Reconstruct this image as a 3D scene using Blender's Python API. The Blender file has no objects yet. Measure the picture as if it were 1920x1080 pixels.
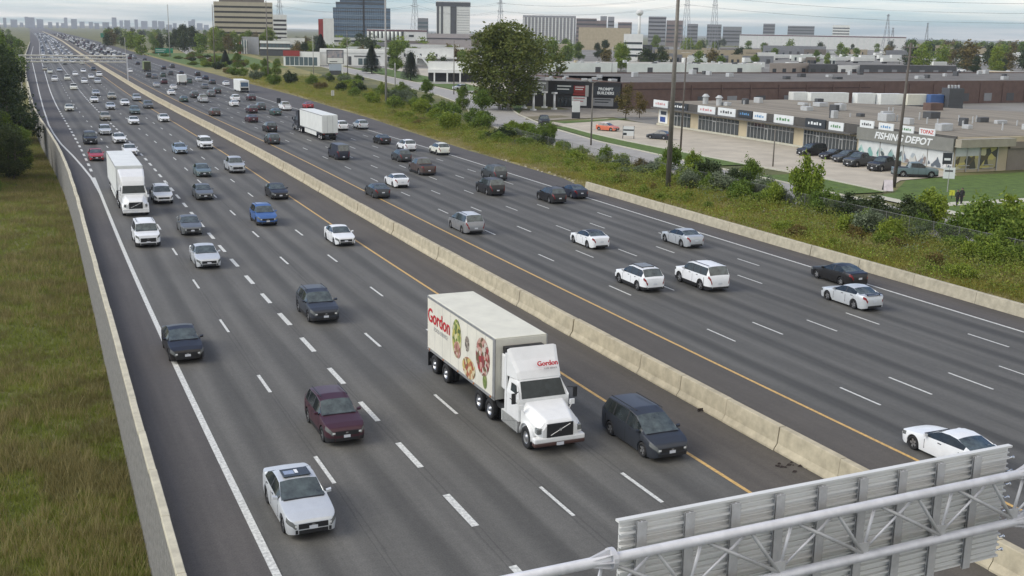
import bpy, bmesh, math, random
import numpy as np
from mathutils import Vector, Matrix

R = math.radians
SC = bpy.context.scene
COL = SC.collection
random.seed(7)

# ------------------------------------------------------------------ camera
F_PX, PITCH, ROLL, CAM_H, YAW = 2100.0, 0.224767, 0.016893, 17.63, 0.400862
fw = Vector((math.sin(YAW) * math.cos(PITCH), math.cos(YAW) * math.cos(PITCH), -math.sin(PITCH)))
rt = Vector((math.cos(YAW), -math.sin(YAW), 0.0))
upv = rt.cross(fw)
cr_, sr_ = math.cos(ROLL), math.sin(ROLL)
rt2 = rt * cr_ + upv * sr_
up2 = upv * cr_ - rt * sr_
cam_d = bpy.data.cameras.new('camera')
cam = bpy.data.objects.new('camera', cam_d)
COL.objects.link(cam)
cam.matrix_world = Matrix(((rt2.x, up2.x, -fw.x, 0), (rt2.y, up2.y, -fw.y, 0), (rt2.z, up2.z, -fw.z, CAM_H), (0, 0, 0, 1)))
cam_d.sensor_width = 36.0
cam_d.lens = F_PX / 1920 * 36
cam_d.clip_start = 0.5
cam_d.clip_end = 40000
SC.camera = cam

# ------------------------------------------------------------------ sky and sun (broken overcast, early afternoon)
SUN_EL, SUN_AZ = 38.0, -75.0
SKY_STRENGTH, CLOUD_STRENGTH, SUN_STRENGTH, EXPOSURE = 0.08, 0.86, 1.5, 0.72
world = bpy.data.worlds.new('World')
SC.world = world
world.use_nodes = True
wn, wl = world.node_tree.nodes, world.node_tree.links
wn.clear()
w_out = wn.new('ShaderNodeOutputWorld')
w_sky = wn.new('ShaderNodeTexSky'); w_sky.sky_type = 'NISHITA'; w_sky.sun_disc = False
w_sky.sun_elevation = R(SUN_EL); w_sky.sun_rotation = R(SUN_AZ); w_sky.air_density = 1.0; w_sky.dust_density = 0.4; w_sky.ozone_density = 3.0
w_b1 = wn.new('ShaderNodeBackground'); w_b1.inputs[1].default_value = SKY_STRENGTH
w_b2 = wn.new('ShaderNodeBackground'); w_b2.inputs[0].default_value = (1.0, 0.93, 0.825, 1); w_b2.inputs[1].default_value = CLOUD_STRENGTH
w_tc = wn.new('ShaderNodeTexCoord')
w_sep = wn.new('ShaderNodeSeparateXYZ'); wl.new(w_tc.outputs['Generated'], w_sep.inputs[0])
# project the view direction on a cloud deck so that cloud bands flatten towards the horizon
w_add = wn.new('ShaderNodeMath'); w_add.operation = 'ADD'; w_add.inputs[1].default_value = 0.035; wl.new(w_sep.outputs[2], w_add.inputs[0])
w_max = wn.new('ShaderNodeMath'); w_max.operation = 'MAXIMUM'; w_max.inputs[1].default_value = 0.03; wl.new(w_add.outputs[0], w_max.inputs[0])
w_dx = wn.new('ShaderNodeMath'); w_dx.operation = 'DIVIDE'; wl.new(w_sep.outputs[0], w_dx.inputs[0]); wl.new(w_max.outputs[0], w_dx.inputs[1])
w_dy = wn.new('ShaderNodeMath'); w_dy.operation = 'DIVIDE'; wl.new(w_sep.outputs[1], w_dy.inputs[0]); wl.new(w_max.outputs[0], w_dy.inputs[1])
w_cmb = wn.new('ShaderNodeCombineXYZ'); wl.new(w_dx.outputs[0], w_cmb.inputs[0]); wl.new(w_dy.outputs[0], w_cmb.inputs[1])
w_n = wn.new('ShaderNodeTexNoise'); w_n.inputs['Scale'].default_value = 0.16; w_n.inputs['Detail'].default_value = 6; w_n.inputs['Roughness'].default_value = 0.55
wl.new(w_cmb.outputs[0], w_n.inputs['Vector'])
w_r = wn.new('ShaderNodeMapRange'); w_r.inputs['From Min'].default_value = 0.40; w_r.inputs['From Max'].default_value = 0.66
w_r.inputs['To Min'].default_value = 0.0; w_r.inputs['To Max'].default_value = 0.95
wl.new(w_n.outputs['Fac'], w_r.inputs['Value'])
w_mx = wn.new('ShaderNodeMixShader')
w_tint = wn.new('ShaderNodeMix'); w_tint.data_type = 'RGBA'; w_tint.blend_type = 'MULTIPLY'; w_tint.inputs[0].default_value = 1.0; w_tint.inputs[7].default_value = (0.72, 0.97, 1.28, 1)
wl.new(w_sky.outputs[0], w_tint.inputs[6]); wl.new(w_tint.outputs[2], w_b1.inputs[0]); wl.new(w_r.outputs[0], w_mx.inputs[0])
wl.new(w_b1.outputs[0], w_mx.inputs[1]); wl.new(w_b2.outputs[0], w_mx.inputs[2])
wl.new(w_mx.outputs[0], w_out.inputs['Surface'])

sun_d = bpy.data.lights.new('sun', 'SUN'); sun_d.energy = SUN_STRENGTH; sun_d.angle = R(40); sun_d.color = (1.0, 0.94, 0.83)
sun = bpy.data.objects.new('sun', sun_d); COL.objects.link(sun)
sd = Vector((math.sin(R(SUN_AZ)) * math.cos(R(SUN_EL)), math.cos(R(SUN_AZ)) * math.cos(R(SUN_EL)), math.sin(R(SUN_EL))))
sun.rotation_euler = sd.to_track_quat('Z', 'Y').to_euler()
sun.location = sd * 100

vs = SC.view_settings
vs.view_transform = 'Standard'; vs.look = 'None'; vs.exposure = EXPOSURE; vs.gamma = 1.0; vs.use_curve_mapping = False
SC.render.film_transparent = False
SC.cycles.max_bounces = 6; SC.cycles.diffuse_bounces = 2; SC.cycles.glossy_bounces = 3; SC.cycles.transparent_max_bounces = 8
SC.cycles.volume_bounces = 0; SC.cycles.use_denoising = True

# ------------------------------------------------------------------ helpers: survey of the site
def gp(px, py, z=0.0):
    """ground point (X, Y) seen at a pixel of the 1920 x 1080 picture, for a point z above the road"""
    x = (px - 960) / F_PX; y = -(py - 540) / F_PX
    d = rt2 * x + up2 * y + fw
    k = (CAM_H - z) / -d.z
    return d.x * k, d.y * k

KN = np.array([-40, 0, 40, 90, 160, 260, 420, 700, 1200, 2200.])
KV = np.array([26.595, 25.659, 24.898, 24.442, 24.458, 23.13, 22.663, 23.065, 26.14, 25.42])
def _spl():
    n = len(KN); h = np.diff(KN); A = np.eye(n); b = np.zeros(n)
    for i in range(1, n - 1):
        A[i, i - 1] = h[i - 1]; A[i, i] = 2 * (h[i - 1] + h[i]); A[i, i + 1] = h[i]
        b[i] = 6 * ((KV[i + 1] - KV[i]) / h[i] - (KV[i] - KV[i - 1]) / h[i - 1])
    return np.linalg.solve(A, b)
KM = _spl()
def RX(u):
    """x of the left carriageway's yellow line and its slope at distance u along the freeway"""
    if u > 2200: return RX(2200)[0] + (u - 2200) * RX(2200)[1], RX(2200)[1]
    if u < -40: return RX(-40)[0] + (u + 40) * RX(-40)[1], RX(-40)[1]
    i = int(min(max(np.searchsorted(KN, u) - 1, 0), len(KN) - 2)); h = KN[i + 1] - KN[i]; x = u - KN[i]; y = KN[i + 1] - u
    v = KM[i] * y**3 / 6 / h + KM[i + 1] * x**3 / 6 / h + (KV[i] / h - KM[i] * h / 6) * y + (KV[i + 1] / h - KM[i + 1] * h / 6) * x
    d = -KM[i] * y**2 / 2 / h + KM[i + 1] * x**2 / 2 / h - (KV[i] / h - KM[i] * h / 6) + (KV[i + 1] / h - KM[i + 1] * h / 6)
    return float(v), float(d)
def RP(u, t):
    x, d = RX(u); n = math.sqrt(1 + d * d)
    return x + t / n, u - t * d / n
def RH(u):
    return math.atan2(1.0, RX(u)[1])      # heading (angle from +X) of the road
LW, RW, GAP, BAR = 3.75, 3.66, 8.79, 4.1  # lane widths, yellow to yellow, barrier axis
WALL = [(-60, 3.0), (120, 3.0), (140, 2.9), (160, 2.6), (178, 2.1), (195, 1.5), (212, .85), (229, 0.2), (247, -.3), (265, -0.7), (293, -1.1), (420, -2.6), (700, -3.5), (1200, -1.0), (6000, -1.0)]
def wallx(y):
    for (a, va), (b, vb) in zip(WALL, WALL[1:]):
        if y <= b: return va + (vb - va) * max(0, (y - a)) / (b - a)
    return WALL[-1][1]

# ------------------------------------------------------------------ helpers: materials
MATS = {}
def pm(name, col, rough=0.6, metal=0.0, var=0.0, vs=3.0, bump=0.0, bs=30.0, coat=0.0, spec=0.5, stretch=None, coord='Object', col2=None):
    if name in MATS: return MATS[name]
    m = bpy.data.materials.new(name); m.use_nodes = True
    n, l = m.node_tree.nodes, m.node_tree.links
    b = n['Principled BSDF']
    c = tuple(col) + (1,)
    b.inputs['Base Color'].default_value = c; b.inputs['Roughness'].default_value = rough; b.inputs['Metallic'].default_value = metal
    b.inputs['Coat Weight'].default_value = coat; b.inputs['Coat Roughness'].default_value = 0.08; b.inputs['Specular IOR Level'].default_value = spec
    if var or bump:
        tc = n.new('ShaderNodeTexCoord'); mp = n.new('ShaderNodeMapping'); l.new(tc.outputs[coord], mp.inputs[0])
        if stretch: mp.inputs['Scale'].default_value = stretch
    if var:
        t = n.new('ShaderNodeTexNoise'); t.inputs['Scale'].default_value = vs; t.inputs['Detail'].default_value = 6; t.inputs['Roughness'].default_value = 0.62
        l.new(mp.outputs[0], t.inputs['Vector'])
        r = n.new('ShaderNodeMapRange'); r.inputs['From Min'].default_value = 0.3; r.inputs['From Max'].default_value = 0.7
        l.new(t.outputs['Fac'], r.inputs['Value'])
        mx = n.new('ShaderNodeMix'); mx.data_type = 'RGBA'
        mx.inputs[6].default_value = tuple(x * (1 - var) for x in col) + (1,)
        mx.inputs[7].default_value = (tuple(col2) if col2 else tuple(min(1, x * (1 + var)) for x in col)) + (1,)
        l.new(r.outputs[0], mx.inputs[0]); l.new(mx.outputs[2], b.inputs['Base Color'])
    if bump:
        t2 = n.new('ShaderNodeTexNoise'); t2.inputs['Scale'].default_value = bs; t2.inputs['Detail'].default_value = 4
        l.new(mp.outputs[0], t2.inputs['Vector'])
        bp = n.new('ShaderNodeBump'); bp.inputs['Strength'].default_value = bump; bp.inputs['Distance'].default_value = 0.05
        l.new(t2.outputs['Fac'], bp.inputs['Height']); l.new(bp.outputs[0], b.inputs['Normal'])
    MATS[name] = m
    return m

def leafmat(name, cols, trans=0.25, rough=0.6):
    """foliage: every leaf (mesh island) takes its own tint between the given colours"""
    if name in MATS: return MATS[name]
    m = bpy.data.materials.new(name); m.use_nodes = True
    n, l = m.node_tree.nodes, m.node_tree.links
    b = n['Principled BSDF']; b.inputs['Roughness'].default_value = rough; b.inputs['Specular IOR Level'].default_value = 0.25
    g = n.new('ShaderNodeNewGeometry'); oi = n.new('ShaderNodeObjectInfo')
    tc = n.new('ShaderNodeTexCoord'); tn = n.new('ShaderNodeTexNoise'); tn.inputs['Scale'].default_value = 0.5; tn.inputs['Detail'].default_value = 2
    l.new(tc.outputs['Object'], tn.inputs['Vector'])
    a = n.new('ShaderNodeMath'); a.operation = 'MULTIPLY_ADD'; a.inputs[1].default_value = 0.5; l.new(g.outputs['Random Per Island'], a.inputs[0])
    a2 = n.new('ShaderNodeMath'); a2.operation = 'MULTIPLY_ADD'; a2.inputs[1].default_value = 0.9; a2.inputs[2].default_value = -0.32; l.new(tn.outputs['Fac'], a2.inputs[0])
    a3 = n.new('ShaderNodeMath'); a3.operation = 'MULTIPLY_ADD'; a3.inputs[1].default_value = 0.3; l.new(oi.outputs['Random'], a3.inputs[0]); l.new(a2.outputs[0], a3.inputs[2])
    l.new(a3.outputs[0], a.inputs[2])
    cr = n.new('ShaderNodeValToRGB'); l.new(a.outputs[0], cr.inputs[0])
    el = cr.color_ramp.elements
    while len(el) < len(cols): el.new(0.5)
    for i, c in enumerate(cols):
        el[i].position = i / (len(cols) - 1) if len(cols) > 1 else 0; el[i].color = tuple(c) + (1,)
    l.new(cr.outputs[0], b.inputs['Base Color'])
    t = n.new('ShaderNodeBsdfTranslucent'); l.new(cr.outputs[0], t.inputs[0])
    mx = n.new('ShaderNodeMixShader'); mx.inputs[0].default_value = trans
    l.new(b.outputs[0], mx.inputs[1]); l.new(t.outputs[0], mx.inputs[2])
    l.new(mx.outputs[0], n['Material Output'].inputs[0])
    MATS[name] = m
    return m

# ------------------------------------------------------------------ helpers: meshes and objects
class MB:
    def __init__(s): s.v = []; s.f = []; s.m = []; s.cm = 0
    def quad(s, a, b, c, d):
        i = len(s.v); s.v += [tuple(a), tuple(b), tuple(c), tuple(d)]; s.f.append((i, i + 1, i + 2, i + 3)); s.m.append(s.cm); return s
    def poly(s, pts):
        i = len(s.v); s.v += [tuple(p) for p in pts]; s.f.append(tuple(range(i, i + len(pts)))); s.m.append(s.cm); return s
    def box(s, x0, x1, y0, y1, z0, z1):
        i = len(s.v)
        s.v += [(x0, y0, z0), (x1, y0, z0), (x1, y1, z0), (x0, y1, z0), (x0, y0, z1), (x1, y0, z1), (x1, y1, z1), (x0, y1, z1)]
        for q in ((3, 2, 1, 0), (4, 5, 6, 7), (0, 1, 5, 4), (1, 2, 6, 5), (2, 3, 7, 6), (3, 0, 4, 7)):
            s.f.append(tuple(i + k for k in q)); s.m.append(s.cm)
        return s
    def prism(s, pts, z0, z1):
        """vertical prism over a polygon given counter-clockwise"""
        i = len(s.v); n = len(pts)
        s.v += [(p[0], p[1], z0) for p in pts] + [(p[0], p[1], z1) for p in pts]
        s.f.append(tuple(i + k for k in range(n - 1, -1, -1))); s.f.append(tuple(i + n + k for k in range(n))); s.m += [s.cm] * 2
        for k in range(n):
            j = (k + 1) % n; s.f.append((i + k, i + j, i + n + j, i + n + k)); s.m.append(s.cm)
        return s
    def loft(s, rings, cap=True, closed=True):
        i = len(s.v); n = len(rings[0])
        for r in rings: s.v += [tuple(p) for p in r]
        for a in range(len(rings) - 1):
            for k in range(n if closed else n - 1):
                j = (k + 1) % n
                s.f.append((i + a * n + k, i + a * n + j, i + (a + 1) * n + j, i + (a + 1) * n + k)); s.m.append(s.cm)
        if cap:
            s.f.append(tuple(i + k for k in range(n - 1, -1, -1))); s.f.append(tuple(i + (len(rings) - 1) * n + k for k in range(n))); s.m += [s.cm] * 2
        return s
    def tube(s, a, b, r0, r1=None, n=8, cap=True):
        a, b = Vector(a), Vector(b); r1 = r0 if r1 is None else r1
        d = (b - a).normalized(); q = d.to_track_quat('Z', 'Y'); x, y = q @ Vector((1, 0, 0)), q @ Vector((0, 1, 0))
        ring = lambda c, r: [c + x * (r * math.cos(2 * math.pi * k / n)) + y * (r * math.sin(2 * math.pi * k / n)) for k in range(n)]
        return s.loft([ring(a, r0), ring(b, r1)], cap)
    def mesh(s, name, smooth=False):
        me = bpy.data.meshes.new(name); me.from_pydata(s.v, [], s.f); me.update()
        if smooth: me.polygons.foreach_set('use_smooth', [True] * len(me.polygons))
        return me
    def build(s, name, mat=None, parent=None, smooth=False):
        me = s.mesh(name, smooth)
        ml = mat if isinstance(mat, (list, tuple)) else [mat]
        for m in ml:
            if m: me.materials.append(m)
        if len(ml) > 1: me.polygons.foreach_set('material_index', s.m)
        return link(name, me, parent)

def link(name, data, parent=None):
    o = bpy.data.objects.new(name, data); COL.objects.link(o)
    if parent is not None: o.parent = parent
    return o
def tag(o, label=None, cat=None, group=None, kind=None):
    if label: o['label'] = label
    if cat: o['category'] = cat
    if group: o['group'] = group
    if kind: o['kind'] = kind
    return o
def empty(name, loc=(0, 0, 0), rz=0.0):
    o = bpy.data.objects.new(name, None); o.empty_display_size = 0.3; COL.objects.link(o); o.location = loc; o.rotation_euler = (0, 0, rz); return o
def thing(name, label, cat, loc=(0, 0, 0), rz=0.0, group=None):
    return tag(empty(name, loc, rz), label, cat, group)
def kids(o): return [c for c in COL.objects if c.parent == o]
def copy_tree(o, children, parent=None):
    c = o.copy(); COL.objects.link(c)
    if parent is not None: c.parent = parent
    for ch in children.get(o, ()): copy_tree(ch, children, c)
    return c
def np_mesh(name, V, Fq, k, mat, smooth=False):
    me = bpy.data.meshes.new(name); V = np.asarray(V, np.float32); Fq = np.asarray(Fq, np.int32)
    me.vertices.add(len(V)); me.vertices.foreach_set('co', V.ravel())
    nf = len(Fq); me.loops.add(nf * k); me.loops.foreach_set('vertex_index', Fq.ravel())
    me.polygons.add(nf); me.polygons.foreach_set('loop_start', np.arange(nf, dtype=np.int32) * k); me.polygons.foreach_set('loop_total', np.full(nf, k, np.int32))
    me.update(calc_edges=True)
    if smooth: me.polygons.foreach_set('use_smooth', [True] * nf)
    if mat: me.materials.append(mat)
    return me
def bevel(o, w=0.02, seg=2):
    m = o.modifiers.new('bevel', 'BEVEL'); m.width = w; m.segments = seg; m.limit_method = 'ANGLE'; m.angle_limit = R(40); return o
_DG = None
def text_mesh(name, s, size, mat, loc, xdir, updir, parent=None, depth=0.02, align='CENTER', shear=0.0, sx=1.0, bold=0.0):
    cu = bpy.data.curves.new(name, 'FONT'); cu.body = s; cu.size = size; cu.align_x = align; cu.align_y = 'CENTER'; cu.extrude = depth; cu.shear = shear; cu.resolution_u = 3; cu.offset = bold
    o = bpy.data.objects.new('tmp', cu); COL.objects.link(o)
    dg = bpy.context.evaluated_depsgraph_get()
    me = bpy.data.meshes.new_from_object(o.evaluated_get(dg)); me.name = name
    bpy.data.objects.remove(o); bpy.data.curves.remove(cu)
    x = Vector(xdir).normalized(); z = x.cross(Vector(updir)).normalized(); y = z.cross(x)
    M = Matrix(((x.x * sx, y.x, z.x, loc[0]), (x.y * sx, y.y, z.y, loc[1]), (x.z * sx, y.z, z.z, loc[2]), (0, 0, 0, 1)))
    me.transform(M); me.materials.clear(); me.materials.append(mat)
    return link(name, me, parent)
# ------------------------------------------------------------------ ground, freeway, streets
def road_mat(name, base, oil, track, seed, lanes=True, brown=0.0):
    m = bpy.data.materials.new(name); m.use_nodes = True
    n, l = m.node_tree.nodes, m.node_tree.links; b = n['Principled BSDF']; b.inputs['Roughness'].default_value = 0.75; b.inputs['Specular IOR Level'].default_value = 0.3
    def math_(op, a, bb=None, c=None):
        x = n.new('ShaderNodeMath'); x.operation = op
        for i, q in enumerate((a, bb, c)):
            if q is None: continue
            if isinstance(q, (int, float)): x.inputs[i].default_value = q
            else: l.new(q, x.inputs[i])
        return x.outputs[0]
    def noise(vec, sc, det=5, rough=0.6):
        t = n.new('ShaderNodeTexNoise'); t.inputs['Scale'].default_value = sc; t.inputs['Detail'].default_value = det; t.inputs['Roughness'].default_value = rough
        l.new(vec, t.inputs['Vector']); return t.outputs['Fac']
    uv = n.new('ShaderNodeUVMap'); sp = n.new('ShaderNodeSeparateXYZ'); l.new(uv.outputs[0], sp.inputs[0])
    cb = n.new('ShaderNodeCombineXYZ'); l.new(math_('MULTIPLY', sp.outputs[0], 3.7), cb.inputs[0]); l.new(math_('ADD', sp.outputs[1], seed * 37.0), cb.inputs[1])
    st = n.new('ShaderNodeCombineXYZ'); l.new(math_('MULTIPLY', sp.outputs[0], 3.7), st.inputs[0]); l.new(math_('MULTIPLY', sp.outputs[1], 0.035), st.inputs[1])
    big = noise(cb.outputs[0], 0.12, 4); fine = noise(cb.outputs[0], 3.5, 6, 0.7); speck = noise(cb.outputs[0], 16.0, 3, 0.7); streak = noise(st.outputs[0], 1.3, 5, 0.65)
    v = math_('MULTIPLY_ADD', big, 0.35, 0.62)
    v = math_('MULTIPLY', v, math_('MULTIPLY_ADD', fine, 0.5, 0.75))
    v = math_('MULTIPLY', v, math_('MULTIPLY_ADD', speck, 1.1, 0.45))
    v = math_('MULTIPLY', v, math_('MULTIPLY_ADD', streak, 0.7, 0.65))
    if lanes:
        fr = math_('FRACT', sp.outputs[0])
        # oil-darkened middle of each lane, polished lighter wheel tracks
        dmid = math_('ABSOLUTE', math_('SUBTRACT', math_('ADD', fr, math_('MULTIPLY_ADD', streak, 0.16, -0.08)), 0.5))
        oilf = n.new('ShaderNodeMapRange'); oilf.interpolation_type = 'SMOOTHSTEP'; oilf.inputs['From Min'].default_value = 0.04; oilf.inputs['From Max'].default_value = 0.19
        oilf.inputs['To Min'].default_value = oil; oilf.inputs['To Max'].default_value = 1.0; l.new(dmid, oilf.inputs['Value'])
        dtr = math_('ABSOLUTE', math_('SUBTRACT', dmid, 0.25))
        trk = n.new('ShaderNodeMapRange'); trk.interpolation_type = 'SMOOTHSTEP'; trk.inputs['From Min'].default_value = 0.02; trk.inputs['From Max'].default_value = 0.13
        trk.inputs['To Min'].default_value = track; trk.inputs['To Max'].default_value = 1.0; l.new(dtr, trk.inputs['Value'])
        v = math_('MULTIPLY', math_('MULTIPLY', v, oilf.outputs[0]), trk.outputs[0])
        wob = math_('ADD', dmid, math_('MULTIPLY_ADD', noise(cb.outputs[0], 0.8, 4, 0.7), 0.02, -0.01))
        jn = n.new('ShaderNodeMapRange'); jn.inputs['From Min'].default_value = 0.462; jn.inputs['From Max'].default_value = 0.468; jn.inputs['To Min'].default_value = 1.0; jn.inputs['To Max'].default_value = 0.80; l.new(wob, jn.inputs['Value'])
        jn2 = n.new('ShaderNodeMapRange'); jn2.inputs['From Min'].default_value = 0.478; jn2.inputs['From Max'].default_value = 0.484; jn2.inputs['To Min'].default_value = 0.0; jn2.inputs['To Max'].default_value = 0.2; l.new(wob, jn2.inputs['Value'])
        v = math_('MULTIPLY', v, math_('ADD', jn.outputs[0], jn2.outputs[0]))
    # hairline scuffs and dried stains
    sc2 = n.new('ShaderNodeCombineXYZ'); l.new(math_('MULTIPLY_ADD', sp.outputs[1], 0.05, sp.outputs[0]), sc2.inputs[0]); l.new(math_('MULTIPLY', sp.outputs[1], 0.02), sc2.inputs[1])
    scf = noise(sc2.outputs[0], 7.0, 8, 0.8)
    sr = n.new('ShaderNodeMapRange'); sr.inputs['From Min'].default_value = 0.68; sr.inputs['From Max'].default_value = 0.8; sr.inputs['To Min'].default_value = 1.0; sr.inputs['To Max'].default_value = 1.6; l.new(scf, sr.inputs['Value'])
    v = math_('MULTIPLY', v, sr.outputs[0])
    c = n.new('ShaderNodeVectorMath'); c.operation = 'SCALE'; c.inputs[0].default_value = base; l.new(v, c.inputs['Scale'])
    l.new(c.outputs[0], b.inputs['Base Color'])
    bp = n.new('ShaderNodeBump'); bp.inputs['Strength'].default_value = 0.25; bp.inputs['Distance'].default_value = 0.02; l.new(speck, bp.inputs['Height']); l.new(bp.outputs[0], b.inputs['Normal'])
    return m

US = [-50, -30] + list(range(-20, 300, 5)) + list(range(300, 800, 20)) + list(range(800, 2400, 80)) + [2600, 3200, 4200, 6000]
def strip(name, tl, tr, mat, z, u0=-50, u1=6000, uvscale=1.0, uvoff=0.0, parent=None, nt=1, step=None):
    """sheet along the freeway between lateral offsets tl(u) and tr(u)"""
    f = lambda q, u: q(u) if callable(q) else q
    us = [u for u in US if u0 < u < u1]; us = [u0] + us + [u1]
    me = bpy.data.meshes.new(name); V = []; UV = []; Fc = []
    for u in us:
        for k in range(nt + 1):
            t = f(tl, u) + (f(tr, u) - f(tl, u)) * k / nt
            x, y = RP(u, t); V.append((x, y, z)); UV.append(((t - uvoff) / uvscale, u))
    for i in range(len(us) - 1):
        for k in range(nt):
            a = i * (nt + 1) + k; Fc.append((a, a + 1, a + nt + 2, a + nt + 1))
    me.from_pydata(V, [], Fc); me.materials.append(mat)
    ul = me.uv_layers.new(name='UVMap')
    for lp in me.loops: ul.data[lp.index].uv = UV[lp.vertex_index]
    o = link(name, me, parent)
    if parent is None: tag(o, kind='structure')
    return o

A_L = road_mat('asphalt_worn', (0.146, 0.141, 0.125), 0.77, 1.14, 1)
A_R = road_mat('asphalt_worn_right', (0.136, 0.132, 0.118), 0.70, 1.12, 5)
A_S = road_mat('asphalt_shoulder', (0.122, 0.112, 0.101), 1, 1, 9, lanes=False)
A_M = road_mat('asphalt_median_shoulder', (0.128, 0.115, 0.097), 1, 1, 13, lanes=False)
CONC = pm('concrete_barrier', (0.45, 0.395, 0.275), 0.85, var=0.22, vs=1.6, bump=0.3, bs=25)
CONC2 = pm('concrete_grey', (0.42, 0.38, 0.28), 0.85, var=0.22, vs=2.0, bump=0.25, bs=30)
KERB = pm('concrete_kerb', (0.50, 0.48, 0.38), 0.85, var=0.15, vs=2.0)
PAINT_W = pm('road_paint_white', (0.60, 0.60, 0.55), 0.6, var=0.38, vs=7.0)
PAINT_Y = pm('road_paint_yellow', (0.58, 0.37, 0.12), 0.6, var=0.32, vs=6.0)

# ground: one sheet to the horizon; lower by 4.5 m on the left of the retaining wall
GRASS_G = pm('ground_grass', (0.115, 0.140, 0.036), 0.95, var=0.45, vs=0.05, bump=0.6, bs=6, col2=(0.20, 0.185, 0.065))
gys = [-400, -60] + list(range(-20, 320, 20)) + [360, 420, 500, 600, 700, 850, 1100, 1600, 2500, 4000, 7000, 12000, 20000]
cols = [-20000, -8000, -2500, -900, -300, -120, -60, -30, -12, -5, -0.35, -0.05, 30, 58, 80, 120, 200, 350, 600, 1000, 1800, 3500, 8000, 22000]
V = []
for y in gys:
    w = wallx(y) + 0.42
    low = -4.5 if y < 330 else (-4.5 + 4.4 * min(1, (y - 330) / 400))
    for c in cols:
        x = w + c if c < 30 else c
        z = low if c < -0.2 else -0.10
        if c < -30: z = low * max(0, 1 + (c + 30) / 270) - 0.1
        V.append((x, y, z))
nc = len(cols); Fc = [(j * nc + i, j * nc + i + 1, (j + 1) * nc + i + 1, (j + 1) * nc + i) for j in range(len(gys) - 1) for i in range(nc - 1)]
me = bpy.data.meshes.new('ground'); me.from_pydata(V, [], Fc); me.materials.append(GRASS_G)
tag(link('ground', me), kind='structure')

RSH = [(-60, 33.7), (117, 33.7), (124, 35.3), (160, 35.6), (193, 37.0), (224, 39.0), (301, 41.5), (500, 41.0), (6000, 41.0)]
def rsh(u):
    for (a, va), (b, vb) in zip(RSH, RSH[1:]):
        if u <= b: return va + (vb - va) * max(0, u - a) / (b - a)
    return 41.0
def lsh(u): return wallx(u) + 0.3 - RX(u)[0]
strip('freeway_left', -5 * LW, 0, A_L, 0.0, uvscale=LW, nt=5)
strip('freeway_right', GAP, GAP + 6 * RW, A_R, 0.0, uvscale=RW, uvoff=GAP, nt=6)
strip('left_shoulder', lsh, -5 * LW, A_S, 0.0, uvscale=3.7, nt=2)
strip('median_shoulder', 0, GAP, A_M, 0.0, uvscale=3.7, nt=2)
strip('right_shoulder', GAP + 6 * RW, rsh, A_S, 0.0, uvscale=3.7, nt=2)

# painted lines
road_l = bpy.data.objects['freeway_left']; road_r = bpy.data.objects['freeway_right']
strip('edge_line', -5 * LW - 0.14, -5 * LW + 0.14, PAINT_W, 0.006, -50, 141, parent=road_l)
strip('edge_line', -5 * LW - 0.12, -5 * LW + 0.12, PAINT_W, 0.006, 256, 4000, parent=road_l)
strip('yellow_line', -0.09, 0.09, PAINT_Y, 0.006, -50, 4000, parent=road_l)
strip('yellow_line', GAP - 0.09, GAP + 0.09, PAINT_Y, 0.006, -50, 4000, parent=road_r)
strip('edge_line', GAP + 6 * RW - 0.1, GAP + 6 * RW + 0.1, PAINT_W, 0.006, -50, 4000, parent=road_r)
RAMP = [(125, 5.75), (141, 5.45), (153, 4.9), (166, 4.2), (183, 3.1), (200, 2.4), (218, 1.9), (261, 1.45), (318, 1.1), (480, 0.4), (700, -0.6), (1000, 1.5)]
mb = MB()
for (ya, xa), (yb, xb) in zip(RAMP, RAMP[1:]):
    mb.quad((xa - .13, ya, .009), (xa + .13, ya, .009), (xb + .13, yb, .009), (xb - .13, yb, .009))
mb.build('ramp_edge_line', PAINT_W, road_l)

def dash_line(t, u_ref, period, width, length, par, u0=-20, u1=300, far=1100):
    me = bpy.data.meshes.new('lane_dash')
    w = width / 2; me.from_pydata([(0, -w, 0), (length, -w + .01, 0), (length - .04, w, 0), (-.03, w - .01, 0)], [], [(0, 1, 2, 3)]); me.materials.append(PAINT_W)
    k = math.ceil((u0 - u_ref) / period); rest = MB()
    while True:
        u = u_ref + k * period; k += 1
        if u > far: break
        us = u - length + random.uniform(-.12, .12); x, y = RP(us, t); h = RH(us)
        if u < u1:
            o = link('lane_dash', me, par); o.location = (x, y, .006); o.rotation_euler = (0, 0, h); o.scale = (random.uniform(.95, 1.04), random.uniform(.88, 1.08), 1)
        else:
            c, s = math.cos(h), math.sin(h)
            rest.quad(*[(x + a * c - b * s, y + a * s + b * c, .006) for a, b in ((0, -w), (length, -w), (length, w), (0, w))])
    if rest.v: tag(rest.build('far_lane_dashes', PAINT_W, par), kind='stuff')
P12 = 12.2
dash_line(-4 * LW, 56.7, P12, .17, 3.1, road_l)
dash_line(-3 * LW, 56.8, P12 / 2, .30, 3.0, road_l, u1=260)
dash_line(-2 * LW, 62.7, P12, .17, 3.1, road_l)
dash_line(-1 * LW, 74.6, P12, .17, 3.1, road_l)
dash_line(-5 * LW, 150.0, P12 / 2, .32, 3.0, road_l, u0=144, u1=256, far=256)
for k, ur in enumerate((69.2, 82.1, 81.5, 81.8, 74.9)):
    dash_line(GAP + (k + 1) * RW, ur, P12 + .3, .15, 3.1, road_r)

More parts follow.
